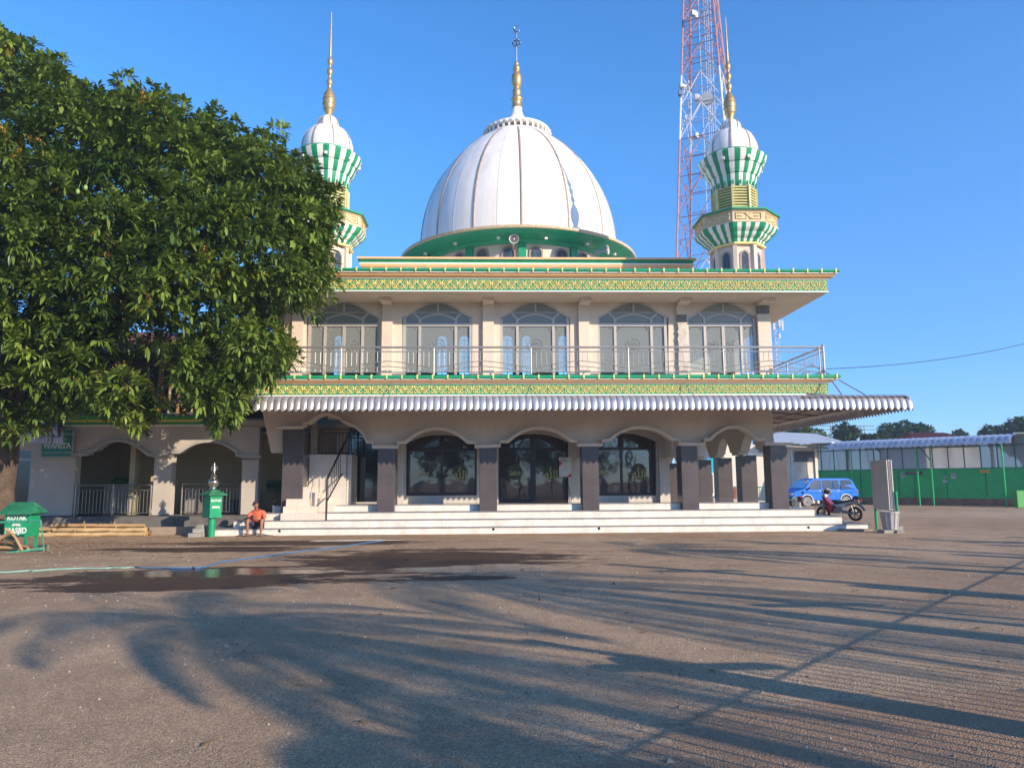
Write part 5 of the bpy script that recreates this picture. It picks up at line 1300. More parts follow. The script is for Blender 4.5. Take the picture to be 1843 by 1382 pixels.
# ================================================================= blue van (local: +X = nose)
p=at(1483,905,48.6);t=empty('blue_van',(p.x-.22,48.8,0),'bright blue van parked behind the mosque steps before the green fence','van',rz=R_(180+12))
vb=M('van_blue',(.0,.15,.62),.55,var=.04,spec=.25);vg=glass('van_glass',(.25,.33,.38),refl=.08,rough=.04,clear=.25,gcol=(.6,.66,.72));tyre=M('tyre',(.02,.02,.02),.85)
L=4.35;prof=[(-2.12,.42),(-2.17,.62),(-2.15,1.0),(-2.08,1.10),(-1.86,1.62),(-1.72,1.74),(-1.4,1.79),(.2,1.79),(.75,1.75),(.95,1.66),(1.42,1.14),(1.62,1.06),(2.05,.96),(2.16,.86),(2.2,.6),(2.18,.42)]
low=[(2.18,.42)]+[]
def arch(cx,r=.36):return [(cx+r*math.cos(PI*k/10),.32+.05+r*math.sin(PI*k/10)) for k in range(0,11)]
poly=prof+[(1.3+.36,.37)]+arch(1.3)[1:]+[(-1.3+.36,.37)]+arch(-1.3)[1:]+[(-2.1,.37)]
b=MB();b.prism(poly,-.80,.80);
# taper the greenhouse
b.v=[(x,y*(1-.17*max(0,(z-1.05))/.74) ,z) for x,y,z in b.v]
bd=obj('body',b,vb,t,local=True);bevel(bd,.035,2)
def side_pane(pts,s_,name='window'):
    b=MB();v=[]
    for x,z in pts:v.append((x,s_*(.80*(1-.17*max(0,z-1.05)/.74)+.006),z))
    b.add(v,[tuple(range(len(v)))] if s_<0 else [tuple(range(len(v)-1,-1,-1))]);o=obj(name,b,vg,t,local=True)
    fr=MB();fr.tube([Vector(q) for q in v+v[:1]],.012,4);obj('trim',fr,M('van_rubber',(.03,.03,.035),.6),o,local=True);return o
for s_ in(-1,1):
    side_pane([(.30,1.10),(1.22,1.10),(.86,1.56),(.72,1.65),(.30,1.66)],s_)
    side_pane([(-.42,1.10),(.18,1.10),(.18,1.66),(-.42,1.66)],s_)
    side_pane([(-.86,1.10),(-.50,1.10),(-.50,1.66),(-.86,1.66)],s_)
    side_pane([(-1.92,1.12),(-1.0,1.10),(-1.0,1.66),(-1.68,1.65)],s_)
    b=MB()
    for x0,x1,z0,z1 in((.24,1.30,.45,1.06),(-.92,.20,.45,1.06)):b.tube([(x0,s_*.806,z1),(x0,s_*.806,z0),(x1,s_*.806,z0),(x1,s_*.806,z1)],.006,4)
    b.tube([(-2.1,s_*.806,.86),(1.95,s_*.806,.86)],.008,4);obj('door_line',b,M('van_dark_blue',(.0,.07,.3),.4),t,local=True)
    b=MB();b.cbox((.42,s_*.82,.98),(.16,.03,.03));b.cbox((-.78,s_*.82,.98),(.16,.03,.03));obj('handle',b,steel,t,local=True)
    for cx in(-1.3,1.3):
        b=MB();b.v=[];v=[];n=20
        for rr,yy in((.30,.62),(.315,.64),(.315,.78),(.30,.80),(.19,.80),(.17,.785),(.05,.79)):
            for k in range(n):v.append((cx+rr*math.cos(2*PI*k/n),s_*yy,.315+rr*math.sin(2*PI*k/n)))
        b.add(v,[(i*n+k,i*n+(k+1)%n,(i+1)*n+(k+1)%n,(i+1)*n+k) for i in range(3) for k in range(n)],0)
        b.add(v,[(i*n+k,i*n+(k+1)%n,(i+1)*n+(k+1)%n,(i+1)*n+k) for i in range(3,6) for k in range(n)],1)
        obj('wheel',b,[tyre,M('van_rim',(.16,.16,.17),.5,metal=.4)],t,local=True)
        b=MB();a_=arch(cx,.375);b.tube([(x,s_*.81,z) for x,z in a_],.028,5);obj('wheel_arch',b,white_paint,t,local=True)
b=MB();v=[(.96,-.68,1.655),(.96,.68,1.655),(1.43,.77,1.15),(1.43,-.77,1.15)];v=[(x+.012,y,z+.012) for x,y,z in v];b.add(v,[(0,1,2,3)]);obj('windscreen',b,vg,t,local=True)
b=MB();v=[(-1.87,-.66,1.60),(-1.87,.66,1.60),(-2.07,.72,1.13),(-2.07,-.72,1.13)];v=[(x-.014,y,z) for x,y,z in v];b.add(v,[(3,2,1,0)]);obj('rear_window',b,vg,t,local=True)
for s_ in(-1,1):
    b=MB();b.cbox((2.17,s_*.6,.78),(.06,.3,.16));obj('headlight',b,M('lamp_clear',(.7,.7,.7),.1),t,local=True)
    b=MB();b.cbox((-2.15,s_*.7,.88),(.05,.14,.3));obj('tail_lamp',b,M('lamp_red',(.5,.02,.02),.2),t,local=True)
    b=MB();b.cbox((1.2,s_*.93,1.14),(.08,.16,.12));obj('mirror',b,M('van_rubber',(.03,.03,.035)),t,local=True)
b=MB();b.cbox((2.2,0,.45),(.12,1.5,.16));b.cbox((-2.17,0,.45),(.12,1.5,.16));obj('bumper',b,M('bumper_grey',(.35,.35,.36),.5),t,local=True)
t.scale=(1.12,1,1)
# ================================================================= motorbikes (local: +X = front)
def wheel(t,cx,cz,r,w_=.05):
    b=MB();b.torus((cx,0,cz),r-.045,.045,'y',28,8);wh=obj('wheel',b,tyre,t,smooth=True,local=True)
    b=MB();b.torus((cx,0,cz),r-.095,.014,'y',24,5);b.tube([(cx,-.05,cz),(cx,.05,cz)],.04,10)
    for k in range(5):
        g_=k*2*PI/5
        for dg in(-.16,.16):b.tube([(cx+.03*math.cos(g_),0,cz+.03*math.sin(g_)),(cx+(r-.1)*math.cos(g_+dg),0,cz+(r-.1)*math.sin(g_+dg))],.011,4)
    b.torus((cx,.045,cz),.10,.006,'y',16,4);obj('rim',b,M('rim_dark',(.05,.05,.055),.35,metal=.6),wh,smooth=True,local=True)
def motorbike(loc,rz,label,c1,c2,c3,group,lean=0):
    t=empty('motorbike',loc,label,'motorbike',group,rz=rz)
    r=.285;wheel(t,-.62,r,r);wheel(t,.64,r,r)
    blk_=M('moto_black',(.015,.015,.018),.35);gr=M('moto_grey',(.28,.28,.30),.35,metal=.5)
    b=MB();b.prism([(-.18,.42),(.12,.34),(.20,.42),(.06,.56),(-.16,.56)],-.13,.13);b.cbox((.1,0,.40),(.34,.2,.2));b.tube([(.0,-.15,.32),(-.3,-.17,.27),(-.75,-.2,.34)],[.03,.04,.045],8);b.tube([(-.62,.07,r),(-.1,.08,.40)],.035,6);b.tube([(-.62,-.08,r),(-.1,-.09,.40)],.03,6);bevel(obj('engine',b,gr,t,local=True),.02)
    # body shell along the spine
    b=MB();b.prism([(-.86,.80),(-.80,.72),(-.35,.55),(-.10,.50),(.05,.52),(.12,.62),(-.05,.68),(-.45,.74),(-.85,.86)],-.12,.12);bevel(obj('tail_fairing',b,c1,t,local=True),.03,2)
    b=MB();b.prism([(-.84,.755),(-.3,.60),(-.3,.64),(-.84,.80)],-.128,.128);obj('side_stripe',b,c2,t,local=True)
    b=MB();b.prism([(-.70,.80),(-.05,.69),(.10,.66),(.12,.70),(-.02,.76),(-.30,.80),(-.68,.87)],-.11,.11);bevel(obj('seat',b,blk_,t,local=True),.03,2)
    b=MB();b.prism([(.10,.60),(.22,.34),(.36,.32),(.46,.50),(.50,.72),(.58,.92),(.46,.98),(.36,.80),(.24,.66)],-.17,.17);b.v=[(x,y*(1-.35*max(0,(z-.5))),z) for x,y,z in b.v];bevel(obj('leg_shield',b,c2,t,local=True),.03,2)
    b=MB();b.prism([(.16,.62),(.24,.40),(.34,.40),(.38,.66)],-.185,.185);bevel(obj('side_panel',b,c3,t,local=True),.02)
    b=MB();b.prism([(.42,.52),(.62,.50),(.74,.60),(.66,.64),(.50,.62)],-.06,.06);b.prism([(.36,.56),(.56,.60),(.72,.62),(.94,.52),(.98,.46),(.9,.53),(.72,.585),(.58,.56)],-.075,.075);bevel(obj('front_mudguard',b,c1,t,local=True),.015)
    b=MB()
    for s_ in(-1,1):b.tube([(.64,s_*.07,r),(.54,s_*.07,.66),(.48,s_*.05,.9)],.022,6)
    obj('fork',b,gr,t,smooth=True,local=True)
    b=MB();b.prism([(.44,.92),(.56,.88),(.62,.98),(.52,1.06),(.42,1.04)],-.13,.13);hb_=bevel(obj('handlebar_cowl',b,c1,t,local=True),.03,2)
    b=MB();b.tube([(.40,-.33,1.0),(.46,-.18,1.0),(.48,0,.99),(.46,.18,1.0),(.40,.33,1.0)],.016,6);b.tube([(.40,-.34,1.0),(.43,-.22,1.0)],.024,6);b.tube([(.40,.34,1.0),(.43,.22,1.0)],.024,6)
    for s_ in(-1,1):b.tube([(.44,s_*.2,1.0),(.47,s_*.27,1.16)],.008,4);b.sphere((.47,s_*.29,1.2),.06,8,6,sc=(.3,1,.75))
    obj('handlebar',b,blk_,t,smooth=True,local=True)
    b=MB();b.sphere((.61,0,.95),.07,10,8,sc=(.5,1.1,.8));obj('headlight',b,M('lamp_clear',(.7,.7,.7)),t,smooth=True,local=True)
    b=MB();b.cbox((-.88,0,.82),(.06,.14,.07));obj('tail_lamp',b,M('lamp_red',(.5,.02,.02)),t,local=True)
    b=MB();b.prism([(-.80,.72),(-.98,.50),(-1.02,.42),(-.98,.42),(-.90,.54),(-.74,.68)],-.07,.07);obj('rear_mudguard',b,blk_,t,local=True)
    b=MB();b.tube([(-.62,-.1,r+.02),(-.52,-.13,.66)],.028,8);b.tube([(-.62,.1,r+.02),(-.52,.13,.66)],.028,8);obj('shock_absorber',b,gr,t,smooth=True,local=True)
    b=MB();b.tube([(-.95,-.10,.86),(-.70,-.11,.90),(-.55,-.10,.84)],.012,5);b.tube([(-.95,.10,.86),(-.70,.11,.90),(-.55,.10,.84)],.012,5);b.tube([(-.95,-.1,.86),(-.95,.1,.86)],.012,5);obj('grab_rail',b,blk_,t,smooth=True,local=True)
    b=MB();b.tube([(-.05,-.1,.34),(-.12,-.26,.0)],.014,5);obj('side_stand',b,gr,t,local=True)
    t.rotation_euler=(R_(lean),0,rz);return t
def helmet(loc,rz,cm,label):
    t=empty('helmet',loc,label,'helmet','motorbike helmets',rz=rz)
    b=MB();v=[];f_=[];n=20;m=10
    for i in range(m+1):
        a=R_(-48)+R_(138)*i/m
        for k in range(n):
            g_=2*PI*k/n;v.append((.145*math.cos(a)*math.cos(g_),.125*math.cos(a)*math.sin(g_),.135*math.sin(a)))
    for i in range(m):
        for k in range(n):
            g_=2*PI*(k+.5)/n
            if math.cos(g_)>.45 and 1<=i<=4:continue
            f_.append((i*n+k,i*n+(k+1)%n,(i+1)*n+(k+1)%n,(i+1)*n+k))
    b.add(v,f_);o=obj('shell',b,cm,t,smooth=True,local=True);mo=o.modifiers.new('s','SOLIDIFY');mo.thickness=.012
    b=MB();v=[];n=8
    for z in(-.06,.07):
        for k in range(n+1):
            g_=R_(-65+130*k/n);q=.15 if z<0 else .146;v.append((q*math.cos(g_),q*.86*math.sin(g_),z))
    b.add(v,[(k,k+1,n+2+k,n+1+k) for k in range(n)]);obj('visor',b,M('visor_dark',(.03,.03,.04),.1),t,local=True);return t
mr=M('moto_red',(.60,.03,.025),.3,coat=.5);mw_=M('moto_white',(.62,.60,.57),.35);mdk=M('moto_plum',(.22,.02,.03),.3,coat=.4)
mb_=motorbike((Xc_(1512,26.4,900),26.5,.22),R_(132),'black and silver motorbike with a red leg panel parked on the lowest step',mw_,mdk,mr,'motorbikes by the mosque steps',lean=-6);mb_.scale=(.9,.9,.9)
hp_=at(1488,885,26.9);helmet((hp_.x,26.85,hp_.z),R_(-120),M('helmet_print',(.60,.56,.52),.35,var=.35,scale=22),'grey and white patterned helmet resting on the motorbike handlebar')
hp_=at(1540,899,26.2);helmet((hp_.x,26.15,hp_.z),R_(-40),M('helmet_black',(.02,.02,.025),.25),'black helmet on the rear seat of the motorbike')
mg_=M('moto_green',(.32,.48,.30),.45,var=.3,scale=14)
motorbike((Xc_(1437,30.2,905),30.3,-.05),R_(250),'pale green scooter half hidden behind the right end of the steps',mg_,mw_,mg_,'motorbikes by the mosque steps',lean=4)
hp_=at(1439.5,898,29.8);helmet((hp_.x,29.75,hp_.z),R_(-100),M('helmet_red',(.50,.06,.05),.35,var=.4,scale=9),'red and white helmet on the pale green scooter')
# things glimpsed through the side arcade
t=empty('display_cabinet',(11.0,37,0),'white framed cabinet glimpsed between the two right hand columns','cabinet')
Yk=37.5;X0,X1=Xc_(1264,Yk,870),Xc_(1286,Yk,870);z0,z1=Zc(893,Yk,1270),Zc(851,Yk,1270)
b=MB();b.box(X0,X0+.07,Yk,Yk+.4,z0,z1);b.box(X1-.07,X1,Yk,Yk+.4,z0,z1);b.box(X0+.07,X1-.07,Yk,Yk+.4,z1-.07,z1);b.box(X0+.07,X1-.07,Yk,Yk+.4,z0,z0+.14)
for xx in(X0,X1-.05):b.box(xx,xx+.05,Yk,Yk+.05,zs[3],z0)
obj('frame',b,white_paint,t);b=MB();b.box(X0+.07,X1-.07,Yk+.1,Yk+.11,z0+.14,z1-.07);obj('pane',b,glass('cab_glass',(.3,.4,.45)),t)
t=empty('turquoise_banner',(14,52,0),'turquoise hanging banner glimpsed deep behind the arcade columns','banner')
Yk=51;X0,X1=Xc_(1273,Yk,840),Xc_(1284,Yk,840);b=MB()
for i in range(5):
    z0=Zc(856-i*6,Yk,1278);z1=Zc(851-i*6,Yk,1278);b.box(X0,X1,Yk,Yk+.03,z0,z1+.02 if i<4 else z1,mi=i%2)
b.box(X0,X1,Yk-.01,Yk,Zc(856,Yk,1278),Zc(825,Yk,1278));obj('cloth',b,[M('turquoise',(.0,.45,.62),.7),white_paint],t)
t=empty('low_fence',(15,50,0),'low green and brown fence behind the arcade columns','fence')
b=MB();
x=Xc_(1262,47,890)
while x<Xc_(1384,47,890):b.tube([(x,47,0),(x,47,1.25)],.02,4);x+=.22
b.tube([(Xc_(1262,47,890),47,1.25),(Xc_(1384,47,890),47,1.25)],.03,4);b.tube([(Xc_(1262,47,890),47,.3),(Xc_(1384,47,890),47,.3)],.03,4);obj('rail',b,M('barrier_green',(.06,.36,.22)),t)
b=MB();b.box(Xc_(1312,47.5,890),Xc_(1325,47.5,890),47.4,47.7,0,1.3);obj('pier',b,M('brick_red',(.36,.13,.09)),t)
# ================================================================= far right: white shed, green fence
t=empty('white_outbuilding',(22,56,0),'cream outbuilding with a pale corrugated roof beyond the blue van','building')
Yw=54.;X0,X1=Xc_(1300,Yw,860),Xc_(1477,Yw,860);zt=Zc(800,Yw,1440)
b=MB();b.box(X0,X1,Yw,Yw+7,-.05,zt);obj('wall',b,M('out_cream',(.72,.66,.55),.8,var=.06),t)
for px_ in(1425,1468):b=MB();b.box(Xc_(px_,Yw-.1,850),Xc_(px_+3,Yw-.1,850),Yw-.12,Yw,0,zt-.1);obj('pilaster',b,M('out_pale',(.75,.73,.68),.7),t)
b=MB();b.box(Xc_(1429,Yw,820),Xc_(1464,Yw,820),Yw-.05,Yw-.002,Zc(831,Yw,1440),Zc(812,Yw,1440));obj('window',b,M('win_dark',(.05,.06,.08),.3),t)
def cor(x0,y0,z0,x1,y1,z1,ex,ez,n,nm,mm,par_,amp=.03):
    """corrugated sheet between a front edge (x0..x1) and a back edge offset by ex,ez"""
    b=MB();v=[];N_=n*6
    for i in range(N_+1):
        t_=i/N_;a=amp*math.sin(2*PI*n*t_)
        x,y,z=x0+(x1-x0)*t_,y0+(y1-y0)*t_,z0+(z1-z0)*t_
        v+=[(x,y,z+a),(x+ex[0],y+ex[1],z+a+ez)]
    b.add(v,[(2*i,2*i+2,2*i+3,2*i+1) for i in range(N_)]);return obj(nm,b,mm,par_,smooth=60)
ra=at(1388,796.5,52.6);rb=at(1548,803,52.6)
cor(ra.x,52.6,ra.z,rb.x,52.6,rb.z,(0,7),1.35,46,'roof',M('roof_white',(.95,.90,.80),.8,var=.08,streak=.3),t)
b=MB();b.tube([(rb.x-.3,52.8,rb.z-.2),(ra.x,52.8,ra.z-.2)],.06,5);obj('gutter',b,M('gutter',(.3,.3,.29),.6),t)
# green fence
pA=(Xc_(1474,53.5,868),53.5);pB=(Xc_(1850,43.8,868)+.6,43.5)
fx=lambda t_:pA[0]+(pB[0]-pA[0])*t_;fy=lambda t_:pA[1]+(pB[1]-pA[1])*t_
flen=math.hypot(pB[0]-pA[0],pB[1]-pA[1]);fa=math.atan2(pB[1]-pA[1],pB[0]-pA[0])
t=empty('green_fence',(*pA,0),'long bright green sheet fence with clear plastic upper screen and striped awning','fence',rz=fa)
GF=t
gfm=M('fence_green',(.01,.43,.13),.5,var=.12,scale=1.2)
z_gt=Zc(844.5,48,1660);z_gb=Zc(896,48,1680);z_aw=Zc(803,52.5,1560)
b=MB();b.box(0,flen,-.02,.02,z_gb,z_gt);b.box(0,flen,-.05,-.02,z_gt-.06,z_gt);b.box(0,flen,-.05,-.02,z_gb,z_gb+.12);obj('green_panel',b,gfm,t,local=True)
b=MB()
for s_ in(.18,.22,.405,.48,.62,.785):b.box(flen*s_,flen*s_+.05,-.045,-.02,z_gb+.12,z_gt-.06)
obj('seam',b,M('fence_green_d',(.008,.18,.06),.5),t,local=True)
b=MB();b.box(0,flen,-.1,.15,-.05,z_gb);obj('base_wall',b,M('base_brown',(.28,.17,.12),.9,var=.25),t,local=True)
pl=bpy.data.materials.new('clear_plastic');pl.use_nodes=True;nt=pl.node_tree
for n_ in list(nt.nodes):nt.nodes.remove(n_)
o_=nt.nodes.new('ShaderNodeOutputMaterial');tr=nt.nodes.new('ShaderNodeBsdfTransparent');tr.inputs[0].default_value=(.5,.56,.66,1);gl=nt.nodes.new('ShaderNodeBsdfDiffuse');gl.inputs[0].default_value=(.42,.45,.50,1)
nz=nt.nodes.new('ShaderNodeTexNoise');nz.inputs['Scale'].default_value=.7;mr_=nt.nodes.new('ShaderNodeMapRange');mr_.inputs[3].default_value=.35;mr_.inputs[4].default_value=.85;nt.links.new(nz.outputs['Fac'],mr_.inputs[0])
mx_=nt.nodes.new('ShaderNodeMixShader');nt.links.new(mr_.outputs[0],mx_.inputs[0]);nt.links.new(tr.outputs[0],mx_.inputs[1]);nt.links.new(gl.outputs[0],mx_.inputs[2]);nt.links.new(mx_.outputs[0],o_.inputs[0])
b=MB();n=40
for i in range(n):
    x0,x1=flen*i/n,flen*(i+1)/n;b.add([(x0,.05*math.sin(i*1.3)*.3,z_gt),(x1,.05*math.sin(i*1.3+1.3)*.3,z_gt),(x1,.05*math.sin(i*1.3+1.3)*.3,z_aw+.25),(x0,.05*math.sin(i*1.3)*.3,z_aw+.25)],[(0,1,2,3)])
obj('plastic_screen',b,pl,t,smooth=True,local=True)
fg=M('frame_green',(.01,.13,.10),.5)
for i in range(15):
    b=MB();x=flen*(i+.3)/14.6;b.box(x-.03,x+.03,-.05,-.01,z_gt,z_aw+.25);obj('mullion',b,fg,t,local=True)
b=MB();b.box(0,flen,-.049,-.011,z_aw-.35,z_aw-.29);b.box(0,flen,-.049,-.011,z_gt+.0,z_gt+.05);obj('screen_rail',b,fg,t,local=True)
for px_,dy,lo in((1562,-1.5,0),(1680,-1.6,0),(1698,-1.,0),(1813,-1.6,0),(1838,-.3,0)):
    # project onto the awning line
    s_=(px_-1474)/(1855-1474);x=flen*s_**1.02;b=MB();b.tube([(x,dy,0),(x,dy,z_aw+.05)],.045,8);obj('post',b,gfm,t,smooth=True,local=True)
    if px_==1698:b=MB();b.tube([(x,dy,z_aw-1.2),(x-.8,dy,z_aw)],.035,6);obj('brace',b,fg,t,local=True)
b=MB();x=flen*.985;b.cbox((x-.55,-1.6,.22),(.3,.3,.44));obj('post_base',b,white_paint,t,local=True)
b=MB();awning(b,flen*.12,flen*.93,-1.8,.1,z_aw+.12,.42,z_aw+.32,.36);obj('awning_sheet',b,M('tin_blue',(.50,.54,.62),.4,metal=.5,var=.15),t,smooth=50,local=True)
b=MB();b.box(0,flen*.12,-1.2,.3,z_aw+.2,z_aw+.26);b.box(flen*.93,flen*1.0,-1.2,.3,z_aw+.30,z_aw+.36);obj('roof_edge',b,M('roof_white',(.72,.70,.66)),t,local=True)
def fsign(px0,px1,py0,py1,name,label,cat,mat_,marks=None,mm=None):
    s0,s1=(px0-1474)/(1855-1474),(px1-1474)/(1855-1474)
    x0,x1=flen*s0**1.02,flen*s1**1.02;Yv=fy(s0);z0,z1=Zc(py1,Yv,px0),Zc(py0,Yv,px0)
    o=empty(name,(fx(x0/flen),fy(x0/flen),z0),label,cat,rz=fa)
    b=MB();b.box(0,x1-x0,-.075,-.055,0,z1-z0);obj('board',b,mat_,o,local=True)
    b=MB();rr=random.Random(int(px0))
    for rw in range(marks or 2):
        z=(z1-z0)*(1-(rw+.8)/((marks or 2)+.6));x=.06*(x1-x0)+.02
        while x<(x1-x0)*.88:
            wd=(x1-x0)*rr.uniform(.04,.11);b.box(x,min(x+wd,x1-x0-.02),-.08,-.076,z,z+(z1-z0)*.16);x+=wd+(x1-x0)*.03
    obj('small_print',b,mm or M('print_grey',(.15,.15,.16)),o,local=True)
fsign(1646,1674,848.5,854,'fence_sign','long black sign with pale print on the green fence','sign',M('sign_black',(.03,.03,.03),.5),2,M('print_pale',(.4,.4,.4),.6))
fsign(1768,1783,845.5,850.5,'fence_sign','small yellow sign high on the green fence near its right end','sign',M('sign_yellow',(.65,.42,.06),.5),1,M('print_red',(.4,.08,.03),.6))
fsign(1637,1643,850,860,'fence_notice','white paper notice left of the long black fence sign','notice',M('paper',(.55,.56,.52),.6),4)
fsign(1707,1715,863,868,'fence_notice','wide white paper notice lowest on the green fence','notice',M('paper',(.55,.56,.52)),2)
fsign(1709.5,1715,855,860.5,'fence_notice','small pale notice just above the wide one on the fence','notice',M('paper2',(.25,.42,.32),.6),3)
fsign(1722,1729.5,851.5,861,'fence_notice','white framed notice right of the fence door','notice',M('paper',(.55,.56,.52)),3)
# yard bits right of the fence end
b=MB();q=at(1838,880,42.5);b.cbox((q.x+.5,42.8,.5),(1.4,.3,1.0));o=obj('orange_barrier',b,M('bright_green',(.05,.32,.06),.5));o.name='green_gate';bevel(o,.03);tag(o,'bright green gate leaf at the far right edge','gate')
# ================================================================= leaves
def leafmat(name,c1,c2,rough=.42,tr=.22,spec=.45):
    m=bpy.data.materials.new(name);m.use_nodes=True;nt=m.node_tree;N=nt.nodes;L=nt.links;b=N['Principled BSDF'];out=N['Material Output']
    at_=N.new('ShaderNodeAttribute');at_.attribute_name='tint';r=N.new('ShaderNodeValToRGB');r.color_ramp.elements[0].color=(*c1,1);r.color_ramp.elements[1].color=(*c2,1)
    L.new(at_.outputs['Fac'],r.inputs[0]);L.new(r.outputs[0],b.inputs['Base Color']);b.inputs['Roughness'].default_value=rough;b.inputs['Specular IOR Level'].default_value=spec
    t=N.new('ShaderNodeBsdfTranslucent');L.new(r.outputs[0],t.inputs[0]);mx=N.new('ShaderNodeMixShader');mx.inputs[0].default_value=tr;L.new(b.outputs[0],mx.inputs[1]);L.new(t.outputs[0],mx.inputs[2]);L.new(mx.outputs[0],out.inputs[0]);return m
def leaf_mesh(name,P0,D,Ln,Wd,droop,tint,mat,parent):
    """P0 base points, D unit directions, Ln lengths; each leaf is folded along its midrib and droops"""
    n=len(P0);Zv=np.array([0,0,1.]);side=np.cross(D,Zv);side/=np.linalg.norm(side,axis=1,keepdims=True)+1e-9
    side+=rng.normal(0,.25,side.shape);up=np.cross(side,D);up/=np.linalg.norm(up,axis=1,keepdims=True)+1e-9
    L_=Ln[:,None];W_=Wd[:,None];dr=np.zeros((n,3));dr[:,2]=-(Ln*droop)
    mid=P0+D*L_*.5+dr*.25;tip=P0+D*L_+dr
    l=mid+side*W_*.5+up*W_*.18;r=mid-side*W_*.5+up*W_*.18;l2=P0+D*L_*.8+dr*.65+side*W_*.33;r2=P0+D*L_*.8+dr*.65-side*W_*.33
    V_=np.stack([P0,l,mid,r,l2,r2,tip],axis=1).reshape(-1,3)
    if parent:V_=V_-np.array(ORG[parent.name][0])
    idx=np.arange(n)[:,None]*7
    F_=np.stack([idx+np.array([0,2,1,1]),],0)
    faces=np.concatenate([idx+np.array([[0,2,1]]),idx+np.array([[0,3,2]])],1).reshape(-1,3)
    q1=idx+np.array([[1,2,6,4]]);q2=idx+np.array([[2,3,5,6]])
    nt_,nq=len(faces),2*n
    loops=np.concatenate([faces.reshape(-1),np.concatenate([q1,q2],1).reshape(-1)])
    me=bpy.data.meshes.new(name);me.vertices.add(len(V_));me.vertices.foreach_set('co',V_.astype(np.float32).reshape(-1))
    me.loops.add(len(loops));me.loops.foreach_set('vertex_index',loops.astype(np.int32))
    ls=np.concatenate([np.arange(nt_)*3,nt_*3+np.arange(nq)*4]);me.polygons.add(nt_+nq);me.polygons.foreach_set('loop_start',ls.astype(np.int32))
    at_=me.attributes.new('tint','FLOAT','POINT');at_.data.foreach_set('value',np.repeat(tint,7).astype(np.float32))
    me.update();me.validate();me.materials.append(mat)
    o=bpy.data.objects.new(name,me);COL.objects.link(o)
    if parent:o.parent=parent
    return o
def unit(v):return v/(np.linalg.norm(v,axis=-1,keepdims=True)+1e-9)
bark=M('bark',(.12,.085,.06),.95,var=.3,scale=4,bump=.9,bscale=18)
# ================================================================= mango tree
MT=empty('mango_tree',(-13.75,21.6,0),'large broad mango tree with dark leathery leaves filling the left of the yard','tree')
edge=[(-330,300),(-250,90),(-120,20),(0,62),(45,78),(80,112),(150,148),(215,188),(240,170),(270,172),(300,190),(350,208),(420,240),(455,262),(480,246),(505,262),(528,298),(545,330),(575,352),(592,400),(584,450),(590,500),(574,536),(535,552),(500,545),(462,560),(500,588),(515,635),(492,665),(455,690),(432,722),(412,758),(385,758),(345,730),(300,720),(262,728),(228,754),(195,752),(160,730),(130,720),(100,750),(60,772),(0,765),(-150,780),(-300,760),(-380,560)]
YT0=20.5
poly=[XZ(x,y,YT0) for x,y in edge]
pa=np.array(poly)
def inside(X,Z):
    c=np.zeros(X.shape,bool);j=len(pa)-1
    for i in range(len(pa)):
        xi,zi=pa[i];xj,zj=pa[j];m=((zi>Z)!=(zj>Z))&(X<(xj-xi)*(Z-zi)/(zj-zi+1e-12)+xi);c^=m;j=i
    return c
VOID=[[XZ(x,y,YT0) for x,y in q] for q in ([(165,600),(240,585),(345,600),(338,700),(300,746),(240,748),(236,690),(165,690)],[(-120,640),(60,610),(60,655),(20,700),(130,712),(120,760),(95,742),(40,752),(-120,770)],[(200,345),(262,335),(268,372),(210,385)],[(322,420),(380,425),(372,455),(330,452)],[(-60,150),(48,165),(56,235),(20,270),(-60,260)])]
def invoid(X,Z):
    m=np.zeros(X.shape,bool)
    for q in VOID:
        c=np.zeros(X.shape,bool);j=len(q)-1
        for i in range(len(q)):
            xi,zi=q[i];xj,zj=q[j];mm_=((zi>Z)!=(zj>Z))&(X<(xj-xi)*(Z-zi)/(zj-zi+1e-12)+xi);c^=mm_;j=i
        m|=c
    return m
def dist(X,Z):
    d=np.full(X.shape,1e9)
    for i in range(len(pa)):
        a=pa[i];b=pa[(i+1)%len(pa)];ab=b-a;t=np.clip(((X-a[0])*ab[0]+(Z-a[1])*ab[1])/(ab@ab),0,1)
        d=np.minimum(d,np.hypot(X-a[0]-t*ab[0],Z-a[1]-t*ab[1]))
    return d
def lobes(N_,rmin,rmax,front,sp_=.70,back=0):
    out=[];tries=0
    x0,z0=pa.min(0);x1,z1=pa.max(0)
    while len(out)<N_ and tries<60:
        tries+=1
        X=rng.uniform(x0,x1,600);Z=rng.uniform(z0,z1,600);ok=inside(X,Z)&~invoid(X,Z);X=X[ok];Z=Z[ok];d=dist(X,Z)
        r=np.minimum(rng.uniform(rmin,rmax,len(X)),d*1.02)
        for x,z,dd,rr in zip(X,Z,d,r):
            if rr<.28:continue
            th=min(4.6,1.05*math.sqrt(dd)*1.35);th=max(th-rr*.5,0)
            y=YT0+(-th if front else th*rng.uniform(.2,1))
            y+=rng.uniform(-.75,.55) if front else rng.uniform(-.2,.4)
            y+=back
            sx_=(y/YT0);x_,z_=x,z
            # keep the measured outline: the near lobes move towards the trunk a little
            if y<YT0:x_=x*(1-(1-sx_)*.85);z_=EYE+(z-EYE)*(1-(1-sx_)*.85)
            if all((x_-a)**2+(z_-c)**2+(y-b_)**2>(sp_*(rr+q))**2 for a,b_,c,q in out[-400:]):
                out.append((x_,y,z_,rr))
            if len(out)>=N_:break
    return out
LF=lobes(330,.42,.85,True,.80)+lobes(190,.6,.95,True,.6,1.7)+lobes(330,.7,1.2,False)
small=[l for l in lobes(200,.28,.5,True)];LF+=small
